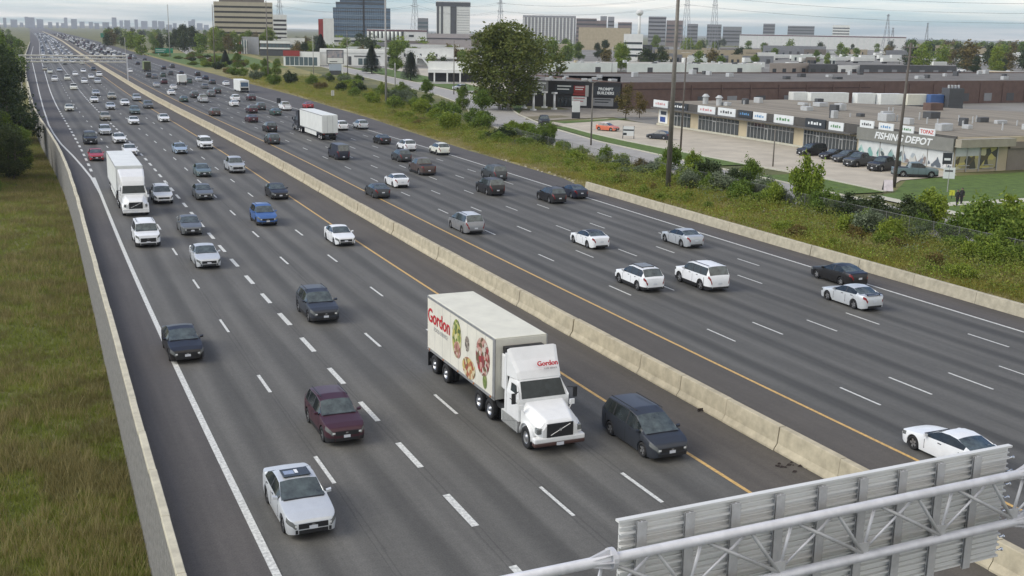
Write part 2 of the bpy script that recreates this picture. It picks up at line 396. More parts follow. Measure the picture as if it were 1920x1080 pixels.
# median concrete barrier: precast panels with recessed joints
med = thing('median_barrier', 'long tan concrete barrier between the two carriageways', 'barrier')
BP = [(-.40, 0), (-.40, .08), (-.24, .32), (-.17, 1.03), (-.15, 1.06), (.15, 1.06), (.17, 1.03), (.24, .32), (.40, .08), (.40, 0)]
def bar_piece(ua, ub, bt, par, name, mat, prof, n=1):
    rings = []
    for i in range(n + 1):
        u = ua + (ub - ua) * i / n
        rings.append([RP(u, bt + a) + (z,) for a, z in prof][::-1])
    m = MB(); m.loft([[tuple(p) for p in r] for r in rings]); return m.build(name, mat, par)
J0 = 37.9
u = J0 - 15 * 4.0
while u < 330:
    bar_piece(u + .022, u + 4.0 - .022, BAR + random.uniform(-.03, .03), med, 'panel', CONC, BP); u += 4.0
us = [u, 420, 520, 640, 800, 1000, 1300, 1700, 2200, 3000]
rings = [[RP(q, BAR + a) + (z,) for a, z in BP][::-1] for q in us]
tag(MB().loft(rings).build('far_panels', CONC, med), kind='stuff')
# low concrete wall along the right shoulder
rwall = thing('shoulder_wall', 'low pale concrete wall along the far right shoulder below the weeds', 'wall')
WP = [(-.10, 0), (-.04, .45), (0, .80), (.03, .83), (.28, .83), (.30, .80), (.32, -.05)]
u = 116.0
k = 0
while u > 0:
    taper = WP
    o = bar_piece(u - 6.0 + .02, u - .02, 33.75 + random.uniform(-.02, .02), rwall, 'panel', CONC2, taper); u -= 6.0

# retaining wall on the left with stone-faced panels and a concrete coping
WF = pm('retaining_wall_face', (0.20, 0.192, 0.172), 0.95, var=0.35, vs=3.0, bump=1.0, bs=9)
COPE = pm('coping_concrete', (0.52, 0.48, 0.36), 0.85, var=0.2, vs=1.5, bump=0.2, bs=20)
ret = thing('retaining_wall', 'long grey textured retaining wall with pale coping at the left shoulder', 'wall')
y = 33.7 - 4.55 * 6; JY = 4.55
while y < 330:
    ya, yb = y + .012, y + JY - .012; xa, xb = wallx(ya), wallx(yb); j = random.uniform(-.02, .02)
    m = MB(); m.loft([[(xa + .0 + j, ya, .72), (xa + .01 + j, ya, .9), (xa + .30 + j, ya, .9), (xa + .32 + j, ya, .72)], [(xb + .0 + j, yb, .72), (xb + .01 + j, yb, .9), (xb + .30 + j, yb, .9), (xb + .32 + j, yb, .72)]])
    bevel(m.build('coping', COPE, ret), .02, 1)
    m = MB(); m.loft([[(xa + .02, ya, -4.7), (xa + .02, ya, .717), (xa + .28, ya, .717), (xa + .28, ya, -4.7)], [(xb + .02, yb, -4.7), (xb + .02, yb, .717), (xb + .28, yb, .717), (xb + .28, yb, -4.7)]])
    m.build('wall_panel', WF, ret)
    y += JY
ys = [y, 420, 560, 700, 900, 1200]
m = MB(); m.loft([[(wallx(q), q, -4.7), (wallx(q), q, .9), (wallx(q) + .35, q, .9), (wallx(q) + .35, q, -4.7)] for q in ys])
tag(m.build('far_wall_panels', COPE, ret), kind='stuff')

# service road, kerbs, lawns and parking lots on the right
STREET = pm('street_asphalt', (0.33, 0.315, 0.285), 0.85, var=0.14, vs=0.4, bump=0.2, bs=30)
LOT = pm('parking_asphalt', (0.46, 0.41, 0.32), 0.85, var=0.16, vs=0.25, bump=0.2, bs=20)
LAWN = pm('mown_lawn', (0.085, 0.135, 0.020), 0.95, var=0.3, vs=0.8, bump=0.5, bs=15)
VERGE = pm('verge_soil_grass', (0.20, 0.20, 0.06), 0.95, var=0.4, vs=0.12, bump=0.6, bs=5, col2=(0.33, 0.28, 0.10))
YARD = pm('industrial_ground', (0.20, 0.19, 0.165), 0.9, var=0.35, vs=0.03)
def sheet(name, pts, z, mat, kind='structure', parent=None):
    m = MB(); m.poly([(p[0], p[1], z) for p in pts]); o = m.build(name, mat, parent)
    if parent is None: tag(o, kind=kind)
    return o
vl = [RP(q, rsh(q) - .02) for q in (0, 40, 80, 116.5, 117.5, 125, 160, 193, 224, 301, 400, 520, 700, 900)]
sheet('verge', vl + [(150, 900), (118, 600), (103, 420), (92, 325), (84, 270), (76, 210), (74, 170), (72.5, 140), (72.5, 70), (72.5, 0)], -0.03, VERGE)
# street polyline (near edge, far edge)
ST_N = [(75, 0), (75, 100), (75.3, 140), (76.5, 171), (80, 200), (88, 232), (97, 262), (104, 300), (112, 380), (125, 520), (145, 720)]
ST_F = [(84.5, 0), (84.5, 95), (85.2, 130), (86.5, 168), (90, 195), (97, 226), (106, 256), (114, 296), (122, 376), (135, 516), (155, 716)]
sheet('service_road', ST_N + ST_F[::-1], -0.02, STREET)
def kerb(name, pts, w=.22, z0=-.05, z1=.1):
    m = MB(); rings = []
    for i, p in enumerate(pts):
        a = Vector(pts[max(0, i - 1)]); b = Vector(pts[min(len(pts) - 1, i + 1)]); d = (b - a).normalized(); nn = Vector((-d.y, d.x)) * w / 2
        rings.append([(p[0] - nn.x, p[1] - nn.y, z0), (p[0] - nn.x, p[1] - nn.y, z1), (p[0] + nn.x, p[1] + nn.y, z1), (p[0] + nn.x, p[1] + nn.y, z0)][::-1])
    m.loft(rings); return tag(m.build(name, KERB), kind='structure')
kerb('street_kerb', ST_F[1:], .3)
kerb('near_street_kerb', ST_N[1:], .3)
# boulevard lawn between street and lot, cut by the driveways
sheet('boulevard_lawn', [(85.2, 132), (91.2, 132), (91.0, 166), (91.8, 182), (93.5, 196), (91.0, 196), (87.2, 168), (85.8, 140)], 0.035, LAWN)
sheet('boulevard_lawn_near', [(85, 103.5), (91.2, 103.5), (92.2, 121), (85.4, 121)], 0.035, LAWN)
sheet('boulevard_lawn_far', [(101, 236), (115, 262), (127, 300), (138, 376), (152, 516), (136.5, 516), (123.5, 376), (115.5, 296), (107.5, 256), (98.5, 230)], 0.03, LAWN)
sheet('corner_lawn', [(86, 70), (150, 70), (150, 116), (113, 113.5), (101.5, 111.5), (92, 102.8), (87, 101)], 0.03, LAWN)
sheet('sidewalk', [(85.6, 66), (87.5, 66), (88.6, 101.2), (86.7, 101.2)], 0.045, KERB)
sheet('crossing_path', [(88, 92.4), (135, 92.4), (135, 94.6), (88, 94.6)], 0.05, KERB)
sheet('parking_lot', [(91.3, 104), (101, 112), (112.5, 114.2), (114.3, 117.5), (114.3, 198), (112, 214), (94.5, 207), (92, 182), (91.2, 166), (91.3, 132), (92.3, 121)], -0.012, LOT)
kerb('lot_kerb', [(91.4, 103.8), (92.3, 121), (91.4, 132), (91.2, 166), (92, 182), (94.5, 200)], .5, -.05, .12)
sheet('front_yard', [(95, 211), (113, 217), (132, 217), (132, 241), (104, 241), (96, 225)], -0.008, pm('yard_gravel', (0.27, 0.24, 0.19), .95, var=.3, vs=.4))
sheet('island_lawn', [(97, 203.5), (116, 211.5), (116, 213.5), (96.5, 208)], 0.03, LAWN)
sheet('planting_bed', [(93, 214), (100, 216.5), (106, 219), (106, 224), (97, 222)], 0.0, pm('bed_soil', (0.16, 0.14, 0.08), .95, var=.4, vs=1.5))
sheet('industrial_yard', [(114, 198), (330, 198), (900, 300), (1800, 1500), (600, 1500), (150, 640), (128, 376), (118, 262)], -0.045, YARD)

for nm, pts in (('driveway', [(117, 312), (124, 312), (124.5, 322), (118, 322)]), ('driveway', [(121, 366), (137, 366), (138, 378), (122, 378)]), ('driveway', [(112, 268), (119, 268), (120, 279), (114, 279)])): sheet(nm, pts, 0.045, STREET)
sheet('dealer_lot', [(138, 376), (152, 516), (215, 516), (190, 330), (150, 300), (127, 300)], -0.02, LOT)
sheet('far_verge_lawn', [RP(520, 44), RP(640, 44), RP(800, 44), (130, 800), (118, 640), (108, 520)], -0.015, LAWN)
RAMPR = [(86, 640), (92, 760), (104, 900), (126, 1100), (160, 1400)]
sheet('far_ramp', [(x, y) for x, y in RAMPR] + [(x + 9, y - 2) for x, y in RAMPR[::-1]], 0.0, STREET)
# ------------------------------------------------------------------ vehicles
PAINTS = {}
def paint(c):
    P = dict(white=((.80, .81, .80), 0), silver=((.50, .52, .53), .35), pale_silver=((.62, .64, .64), .3), grey=((.15, .16, .165), .3), dark_grey=((.055, .06, .062), .2), black=((.013, .012, .012), 0),
             navy=((.016, .019, .034), .1), slate=((.038, .043, .052), .2), blue=((.05, .13, .34), .2), maroon=((.060, .020, .028), .2), red=((.36, .025, .03), 0), teal=((.14, .19, .19), .3), mid_grey=((.27, .275, .28), .3), beige=((.42, .39, .31), .25),
             pale_blue=((.36, .45, .54), .25), brown=((.09, .065, .055), .2), green=((.06, .10, .085), .2), cream=((.72, .72, .62), 0), orange=((.6, .16, .08), 0))[c]
    if c not in PAINTS: PAINTS[c] = pm('car_paint_' + c, P[0], .38, P[1], var=.06, vs=2, coat=.3 if max(P[0]) > .1 else .12)
    return PAINTS[c]
GLASS = pm('vehicle_glass', (.018, .023, .023), .08, 0, var=.5, vs=2.0, spec=.5)  # uneven tint stands in for varied reflections on the glass
WSH = pm('windscreen_glass', (.065, .082, .077), .07, 0, var=.6, vs=2.2, spec=.9, coat=.4)  # lighter mottled tint paints the uneven sky reflection into the colour
TYRE = pm('tyre_rubber', (.018, .018, .018), .85)
RIM = pm('wheel_alloy', (.42, .42, .42), .35, .7)
RIMD = pm('wheel_alloy_dark', (.05, .05, .05), .4, .5)
BLK = pm('black_plastic', (.018, .018, .019), .55)
CHROME = pm('bright_trim', (.62, .63, .64), .22, .9)
HEADL = pm('headlight_lens', (.20, .21, .20), .14, .3, coat=.6)
LAMPC = pm('headlight_reflector', (.85, .86, .82), .2, .2)
TAILL = pm('taillight_lens', (.22, .012, .014), .15, coat=.8)
PLATE = pm('licence_plate', (.66, .68, .70), .4)
UNDER = pm('underbody', (.012, .012, .012), .9)
GREEN_S = None

SPEC = {
 'sedan': dict(L=4.72, W=1.83, wr=.33, wb=2.72, fo=.92, top=[(2.36, .66), (2.30, .75), (1.85, .85), (1.05, .96), (.92, .98), (.10, 1.39), (-.40, 1.45), (-1.0, 1.39), (-1.72, 1.09), (-2.18, 1.06), (-2.30, 1.0), (-2.36, .80)], cowl=.92, rf=.10, rr=-1.0, rb=-1.72, sf=.80, sr=-1.48, bp=(-.42,)),
 'coupe': dict(L=4.55, W=1.80, wr=.33, wb=2.66, fo=.90, top=[(2.27, .62), (2.20, .72), (1.7, .82), (.95, .92), (.82, .95), (-.05, 1.35), (-.55, 1.39), (-1.0, 1.34), (-1.85, 1.05), (-2.12, 1.03), (-2.22, .98), (-2.27, .78)], cowl=.82, rf=-.05, rr=-1.0, rb=-1.85, sf=.70, sr=-1.55, bp=()),
 'hatch': dict(L=4.5, W=1.82, wr=.34, wb=2.68, fo=.92, top=[(2.25, .62), (2.18, .72), (1.75, .84), (1.0, .99), (.88, 1.01), (.12, 1.44), (-.45, 1.50), (-1.25, 1.42), (-1.98, 1.06), (-2.15, 1.0), (-2.25, .75)], cowl=.88, rf=.12, rr=-1.25, rb=-1.98, sf=.78, sr=-1.7, bp=(-.42,)),
 'suv': dict(L=4.68, W=1.88, wr=.36, wb=2.72, fo=.92, top=[(2.34, .74), (2.27, .86), (1.85, .97), (1.12, 1.07), (1.0, 1.10), (.28, 1.58), (-.30, 1.68), (-1.65, 1.62), (-2.13, 1.14), (-2.28, 1.02), (-2.34, .75)], cowl=1.0, rf=.28, rr=-1.65, rb=-2.13, sf=.86, sr=-1.85, bp=(-.35, -1.28)),
 'boxsuv': dict(L=4.85, W=1.95, wr=.38, wb=2.80, fo=.92, top=[(2.42, .82), (2.37, 1.0), (1.9, 1.10), (1.25, 1.16), (1.15, 1.18), (.60, 1.70), (.1, 1.80), (-1.95, 1.78), (-2.25, 1.20), (-2.36, 1.05), (-2.42, .75)], cowl=1.15, rf=.60, rr=-1.95, rb=-2.25, sf=1.0, sr=-2.0, bp=(-.25, -1.2)),
 'minivan': dict(L=5.08, W=1.97, wr=.34, wb=2.95, fo=.98, top=[(2.54, .68), (2.47, .82), (2.0, .97), (1.72, 1.04), (1.62, 1.07), (.62, 1.62), (0, 1.74), (-1.95, 1.70), (-2.34, 1.16), (-2.48, 1.0), (-2.54, .70)], cowl=1.62, rf=.62, rr=-1.95, rb=-2.34, sf=1.35, sr=-2.05, bp=(.05, -1.15)),
 'pickup': dict(L=5.75, W=2.02, wr=.40, wb=3.6, fo=.95, top=[(2.87, .88), (2.82, 1.08), (2.2, 1.18), (1.45, 1.24), (1.35, 1.26), (.78, 1.80), (.3, 1.92), (-.70, 1.90), (-.92, 1.32), (-.96, 1.22), (-2.80, 1.22), (-2.86, 1.15), (-2.875, .75)], cowl=1.35, rf=.78, rr=-.70, rb=-.92, sf=1.2, sr=-.72, bp=(.22,), bed=-.96),
 'van': dict(L=5.7, W=2.02, wr=.36, wb=3.5, fo=.95, top=[(2.85, .75), (2.80, .95), (2.35, 1.14), (2.15, 1.22), (2.08, 1.25), (1.35, 2.0), (.9, 2.14), (-2.62, 2.14), (-2.78, 1.30), (-2.83, 1.05), (-2.85, .6)], cowl=2.08, rf=1.35, rr=-2.62, rb=-2.78, sf=1.9, sr=.55, bp=()),
}
for _k, _s in SPEC.items(): _s['clad'] = _k in ('suv', 'boxsuv', 'pickup', 'van')
def interp(pts, x):
    # pts sorted by descending x
    if x >= pts[0][0]: return pts[0][1]
    for (xa, za), (xb, zb) in zip(pts, pts[1:]):
        if x >= xb: return za + (zb - za) * (xa - x) / (xa - xb)
    return pts[-1][1]

def car_loft(S, step):
    L, W, wr = S['L'], S['W'] / 2, S['wr']; h = L / 2
    axf = h - S['fo']; axr = axf - S['wb']; Rr = wr + .05
    top = S['top']; cowl, rf, rr, rb = S['cowl'], S['rf'], S['rr'], S['rb']; bed = S.get('bed')
    xs = set(p[0] for p in top) | {S['sf'], S['sr'], cowl, rf, rr, rb, h - .02, h - .06, h - .14, h - .26, h - .42, -h + .02, -h + .06, -h + .14, -h + .26, -h + .42}
    for b in S['bp']: xs |= {b - .045, b + .045}
    if step < .2:
        for ax in (axf, axr):
            for q in range(-5, 6): xs.add(ax + Rr * math.sin(q / 5 * math.pi / 2))
    else:
        for ax in (axf, axr): xs |= {ax - Rr, ax - Rr * .7, ax, ax + Rr * .7, ax + Rr}
    n = int(L / step)
    for i in range(1, n): xs.add(-h + L * i / n)
    xs = sorted(xs, reverse=True)
    o = [xs[0]]
    for x in xs[1:]:
        if o[-1] - x > .012: o.append(x)
    xs = o
    zc, zr = interp(top, cowl), interp(top, rb)
    rows = []
    for x in xs:
        zt = interp(top, x)
        # plan rounding
        d = min(h - x, x + h); w = W * (1 - .30 * (1 - math.sqrt(max(0, 1 - (1 - min(d, .55) / .55) ** 2))) - (.04 if abs(x) > h - 1 else 0) * (1 - min(d, 1)))
        if x >= cowl: belt = zt - .05
        elif x >= rb: belt = (zc - .05) + ((zr - .04) - (zc - .05)) * (cowl - x) / (cowl - rb); belt = min(belt, zt - .04)
        else: belt = zt - .05
        if bed and x < bed + .001: belt = zt - .03
        cab = rb <= x <= cowl
        if cab:
            k = 1.0
            if x > rf: k = (cowl - x) / (cowl - rf)
            elif x < rr: k = (x - rb) / (rr - rb)
            wt = w * (.87 + (.735 - .87) * k) if not S is SPEC['van'] else w * (.9 + (.82 - .9) * k)
            if S is SPEC['boxsuv']: wt = w * (.88 + (.79 - .88) * k)
        else: wt = w * (.88 if not (bed and x < bed) else .93)
        zb = .165
        for ax in (axf, axr):
            q = Rr * Rr - (x - ax) ** 2
            if q > 0: zb = max(zb, wr + math.sqrt(q) - .01)
        zb = min(zb, belt - .09); lowlip = .10 * max(0, 1 - d / .3)
        zb = max(zb, .165 + lowlip)
        z3 = max(.42, zb + .03); z4 = max(belt - .17, z3 + .02); z4 = min(z4, belt - .02)
        hgt = zt - belt
        if cab and hgt > .12:
            r6 = (.965 * w + (wt - .965 * w) * .90, belt + hgt * .86); r7 = (wt, zt - .045)
        else:
            r6 = (.95 * w, zt - .028); r7 = (wt, zt - .014)
        rows.append((x, [(0, zb), (.78 * w, zb), (.955 * w, zb), (w, z3), (.995 * w, z4), (.965 * w, belt), r6, r7, (.55 * wt, zt - .004), (0, zt + .006)]))
    return xs, rows, axf, axr

def car_classify(S, xm, j, lod):
    h = S['L'] / 2
    if j <= 1: return 'underbody'
    if j == 2 and S['clad'] and lod < 2: return 'sill_cladding'
    if j == 4 or (j == 3 and False):
        if xm > h - .40: return 'headlight'
        if xm < -h + .26: return 'taillight'
    if j == 5 and S['sr'] < xm < S['sf']:
        for b in S['bp']:
            if b - .05 < xm < b + .05: return 'window_pillar'
        return 'side_window'
    if j == 5 and S['rb'] < xm < S['cowl']:
        return 'body'
    if j >= 7:
        if S['rf'] < xm < S['cowl']: return 'windshield'
        if S['rb'] < xm < S['rr']: return 'rear_window'
        if S['rr'] <= xm <= S['rf']: return 'roof'
        if S.get('bed') and -h + .1 < xm < S['bed'] - .02: return 'bed_cover'
    return 'body'

CARMESH = {}
def car_meshes(kind, lod):
    """list of (part name, mesh, material or None for paint, parent part index)"""
    if (kind, lod) in CARMESH: return CARMESH[(kind, lod)]
    S = SPEC[kind]; step = (.16, .5, 2.0)[lod]; h = S['L'] / 2; W = S['W'] / 2
    xs, rows, axf, axr = car_loft(S, step)
    parts = {}
    def add(cl, pts):
        d = parts.setdefault(cl, ([], [], {})); idx = []
        for p in pts:
            k = (round(p[0], 4), round(p[1], 4), round(p[2], 4))
            if k not in d[2]: d[2][k] = len(d[0]); d[0].append(p)
            if d[2][k] not in idx: idx.append(d[2][k])
        if len(idx) > 2: d[1].append(tuple(idx))
    for i in range(len(rows) - 1):
        xa, ra = rows[i]; xb, rb_ = rows[i + 1]; xm = (xa + xb) / 2
        for j in range(9):
            cl = car_classify(S, xm, j, lod)
            for sgn in (1, -1):
                name = cl
                if cl in ('headlight', 'taillight'): name = cl + ('L' if sgn > 0 else 'R')
                if cl == 'window_pillar': name = cl + ('L' if sgn > 0 else 'R') + str(sum(1 for b in S['bp'] if xm < b + .05))
                if cl == 'sill_cladding': name = cl + ('L' if sgn > 0 else 'R')
                if cl == 'side_window':
                    seg = sum(1 for b in S['bp'] if xm < b) if lod == 0 else 0
                    name = cl + ('L' if sgn > 0 else 'R') + str(seg)
                p = [(xa, sgn * ra[j][0], ra[j][1]), (xa, sgn * ra[j + 1][0], ra[j + 1][1]), (xb, sgn * rb_[j + 1][0], rb_[j + 1][1]), (xb, sgn * rb_[j][0], rb_[j][1])]
                add(name, p if sgn < 0 else p[::-1])
    for x, r, flip in ((rows[0][0], rows[0][1], 0), (rows[-1][0], rows[-1][1], 1)):
        loop = [(x, y, z) for y, z in r[1:9]] + [(x, 0, r[9][1])] + [(x, -y, z) for y, z in r[8:0:-1]]
        add('body', loop if not flip else loop[::-1])
    out = []
    order = ['body', 'roof', 'windshield', 'rear_window'] + sorted(k for k in parts if k.startswith('side_window')) + sorted(k for k in parts if k.startswith(('window_pillar', 'sill_cladding'))) + ['bed_cover', 'headlightL', 'headlightR', 'taillightL', 'taillightR', 'underbody']
    gl = {'windshield', 'rear_window'}
    merged = MB()
    for k in order:
        if k not in parts: continue
        v, f, _ = parts[k]
        base = k.rstrip('LR0123')
        if base.startswith('side_window'): base = 'side_window'
        mat = None if base in ('body', 'roof') else WSH if base in ('windshield', 'rear_window') else GLASS if base in ('windshield', 'rear_window', 'side_window') else HEADL if base == 'headlight' else TAILL if base == 'taillight' else UNDER if base == 'underbody' else BLK
        if lod == 2 and base in ('windshield', 'rear_window', 'side_window', 'window_pillar'):
            o = len(merged.v); merged.v += v; merged.f += [tuple(a + o for a in q) for q in f]; continue
        me = bpy.data.meshes.new(base); me.from_pydata(v, [], f); me.update()
        if lod < 2: me.polygons.foreach_set('use_smooth', [True] * len(f)); me.set_sharp_from_angle(angle=R(38))
        me.materials.append(mat if mat else paint('white'))
        out.append((base, me, mat, 0))
    if lod == 2:
        me = merged.mesh('window_glass', False); me.materials.append(GLASS); out.append(('window_glass', me, GLASS, 0))
    # front and rear dress
    zf = S['top'][0][1]; fx = h; wf = rows[0][1][3][0]; bx = -h; wbk = rows[-1][1][3][0]
    def bxm(name, mat, *b):
        m = MB().box(*b); me = m.mesh(name); me.materials.append(mat); out.append((name, me, mat, 0))
    tall = kind in ('pickup', 'boxsuv', 'van')
    if lod < 2:
        bxm('grille', BLK, fx - .02, fx + .012, -.86 * wf, .86 * wf, zf - (.34 if tall else .22), zf - .025)
        bxm('lower_intake', BLK, fx - .02, fx + .010, -.85 * wf, .85 * wf, .27, .40)
        bxm('licence_plate', PLATE, fx + .008, fx + .022, -.15, .15, .41, .54)
        zr = S['top'][-1][1]
        bxm('licence_plate', PLATE, bx - .018, bx + .02, -.15, .15, zr - .18, zr - .05)
        bxm('rear_bumper', BLK, bx - .012, bx + .02, -.95 * wbk, .95 * wbk, .26, .40)
    if lod == 0:
        for s in (1, -1):
            bxm('headlamp_bulb', LAMPC, fx - .10, fx + .004, min(s * .86 * wf, s * 1.06 * wf), max(s * .86 * wf, s * 1.06 * wf), zf - .14, zf - .06)
            bxm('fog_lamp_recess', BLK, fx - .06, fx + .008, min(s * .90 * wf, s * 1.05 * wf), max(s * .90 * wf, s * 1.05 * wf), .28, .42)
        bxm('bonnet_seam', BLK, S['cowl'] + .0, S['cowl'] + .07, -W * .80, W * .80, interp(S['top'], S['cowl'] + .05) - .0, interp(S['top'], S['cowl'] + .05) + .022)
        for s in (1, -1):
            for sx_ in (S['sf'] - .02, *[b for b in S['bp'][:1]], S['sr'] + .25):
                zz = interp([(r[0], r[1][4][1]) for r in rows], sx_); bxm('door_seam', BLK, sx_ - .011, sx_ + .011, min(s * W * .985, s * (W + .002)), max(s * W * .985, s * (W + .002)), .34, zz + .02)
        bxm('badge', CHROME, fx + .006, fx + .02, -.06, .06, zf - .13, zf - .07)
        for s in (1, -1):
            m = MB(); mx = S['sf'] - .12; mz = interp([(r[0], r[1][5][1]) for r in rows], mx); my = W * .97
            m.loft([[(mx + .07, s * my, mz + .02), (mx + .07, s * (my + .17), mz + .04), (mx + .07, s * (my + .17), mz + .13), (mx + .07, s * my, mz + .10)], [(mx - .05, s * my, mz + .01), (mx - .05, s * (my + .19), mz + .03), (mx - .05, s * (my + .19), mz + .16), (mx - .05, s * my, mz + .12)]])
            me = m.mesh('mirror'); me.materials.append(paint('white')); out.append(('mirror', me, None, 0))
            if kind in ('suv', 'minivan', 'boxsuv'):
                m = MB(); zr_ = S['top'][6][1]
                m.tube((S['rf'] - .15, s * W * .66, zr_ + .03), (S['rr'] + .1, s * W * .66, zr_ + .02), .022, n=6); me = m.mesh('roof_rail'); me.materials.append(BLK); out.append(('roof_rail', me, BLK, 0))
            bs = [S['sf'] - .9] + ([S['sf'] - 1.85] if kind not in ('coupe', 'van') else [])
            for bxx in bs:
                zz = interp([(r[0], r[1][4][1]) for r in rows], bxx) + .05
                m = MB().box(bxx - .1, bxx + .1, s * W * .99 - .012, s * W * .99 + .02, zz, zz + .03); me = m.mesh('door_handle'); me.materials.append(BLK); out.append(('door_handle', me, BLK, 0))
    # wheels
    wr = S['wr']; nseg = (20, 12, 8)[lod]
    def wheel_meshes(s):
        t = MB(); pr = [(-.11, wr * .62), (-.11, wr * .93), (-.08, wr), (.08, wr), (.11, wr * .93), (.11, wr * .62)]
        rings = [[(r * math.cos(a), y, r * math.sin(a)) for y, r in pr] for a in [2 * math.pi * k / nseg for k in range(nseg)]]
        t.loft(rings + [rings[0]], cap=False)
        tm = t.mesh('tyre', True); tm.materials.append(TYRE)
        rm = MB(); y = s * .075
        c = [(wr * .66 * math.cos(2 * math.pi * k / nseg), y - s * .05, wr * .66 * math.sin(2 * math.pi * k / nseg)) for k in range(nseg)]
        rm.cm = 1; rm.poly(c if s < 0 else c[::-1]); rm.cm = 0
        if lod == 0:
            for k in range(5):
                a = 2 * math.pi * k / 5; ca, sa = math.cos(a), math.sin(a)
                q = [(-.05, .02), (.05, .02), (.055, wr * .66), (-.055, wr * .66)]
                pts = [(u * -sa + v * ca, y, u * ca + v * sa) for u, v in q]; rm.poly(pts if s > 0 else pts[::-1])
        else:
            c = [(wr * .5 * math.cos(2 * math.pi * k / nseg), y, wr * .5 * math.sin(2 * math.pi * k / nseg)) for k in range(nseg)]; rm.poly(c if s < 0 else c[::-1])
        me = rm.mesh('rim'); me.materials.append(RIM); me.materials.append(RIMD); me.polygons.foreach_set('material_index', rm.m)
        return tm, me
    wm = {s: wheel_meshes(s) for s in (1, -1)}
    wheels = [(ax, s * (W - .125), wr, wm[s]) for ax in (axf, axr) for s in (1, -1)]
    CARMESH[(kind, lod)] = (out, wheels)
    return CARMESH[(kind, lod)]

def set_mat(o, m):
    o.material_slots[0].link = 'OBJECT'; o.material_slots[0].material = m

NAMES = dict(sedan='sedan', coupe='coupe', hatch='hatchback', suv='suv', boxsuv='suv', minivan='minivan', pickup='pickup_truck', van='van')
CATS = dict(sedan='car', coupe='car', hatch='car', suv='suv', boxsuv='suv', minivan='minivan', pickup='pickup truck', van='van')
def place_vehicle(kind, colour, x, y, heading, label, group=None, lod=None, z=0.0, roof=None, scale=1.0, extra=None):
    d = math.hypot(x, y)
    if lod is None: lod = 0 if d < 185 else 1 if d < 330 else 2
    parts, wheels = car_meshes(kind, lod)
    o = thing(NAMES[kind], label, CATS[kind], (x, y, z), heading, group); o.scale = (scale,) * 3
    p = paint(colour)
    for name, me, mat, _ in parts:
        c = link(name, me, o)
        if mat is None: set_mat(c, paint(roof) if (roof and name == 'roof') else p)
    if lod < 2:
        for wx, wy, wz, (tm, rm) in wheels:
            w = bpy.data.objects.new('wheel', None); COL.objects.link(w); w.parent = o; w.location = (wx, wy, wz)
            link('tyre', tm, w); link('rim', rm, w)
    else:
        for wx, wy, wz, (tm, rm) in wheels:
            w = link('wheel', tm, o); w.location = (wx, wy, wz)
    return o
def on_road(px, py, kind, colour, label, away, group=None, **kw):
    """vehicle whose near bumper stands over a surveyed point; away = driving away from the camera"""
    x, y = gp(px, py, .12); L = SPEC[kind]['L']; h = RH(y)
    x += math.cos(h) * L / 2; y += math.sin(h) * L / 2
    kw.setdefault('scale', .97 + .06 * ((px * 7 + py * 13) % 10) / 10)
    return place_vehicle(kind, colour, x, y, h if away else h + math.pi, label, group, **kw)

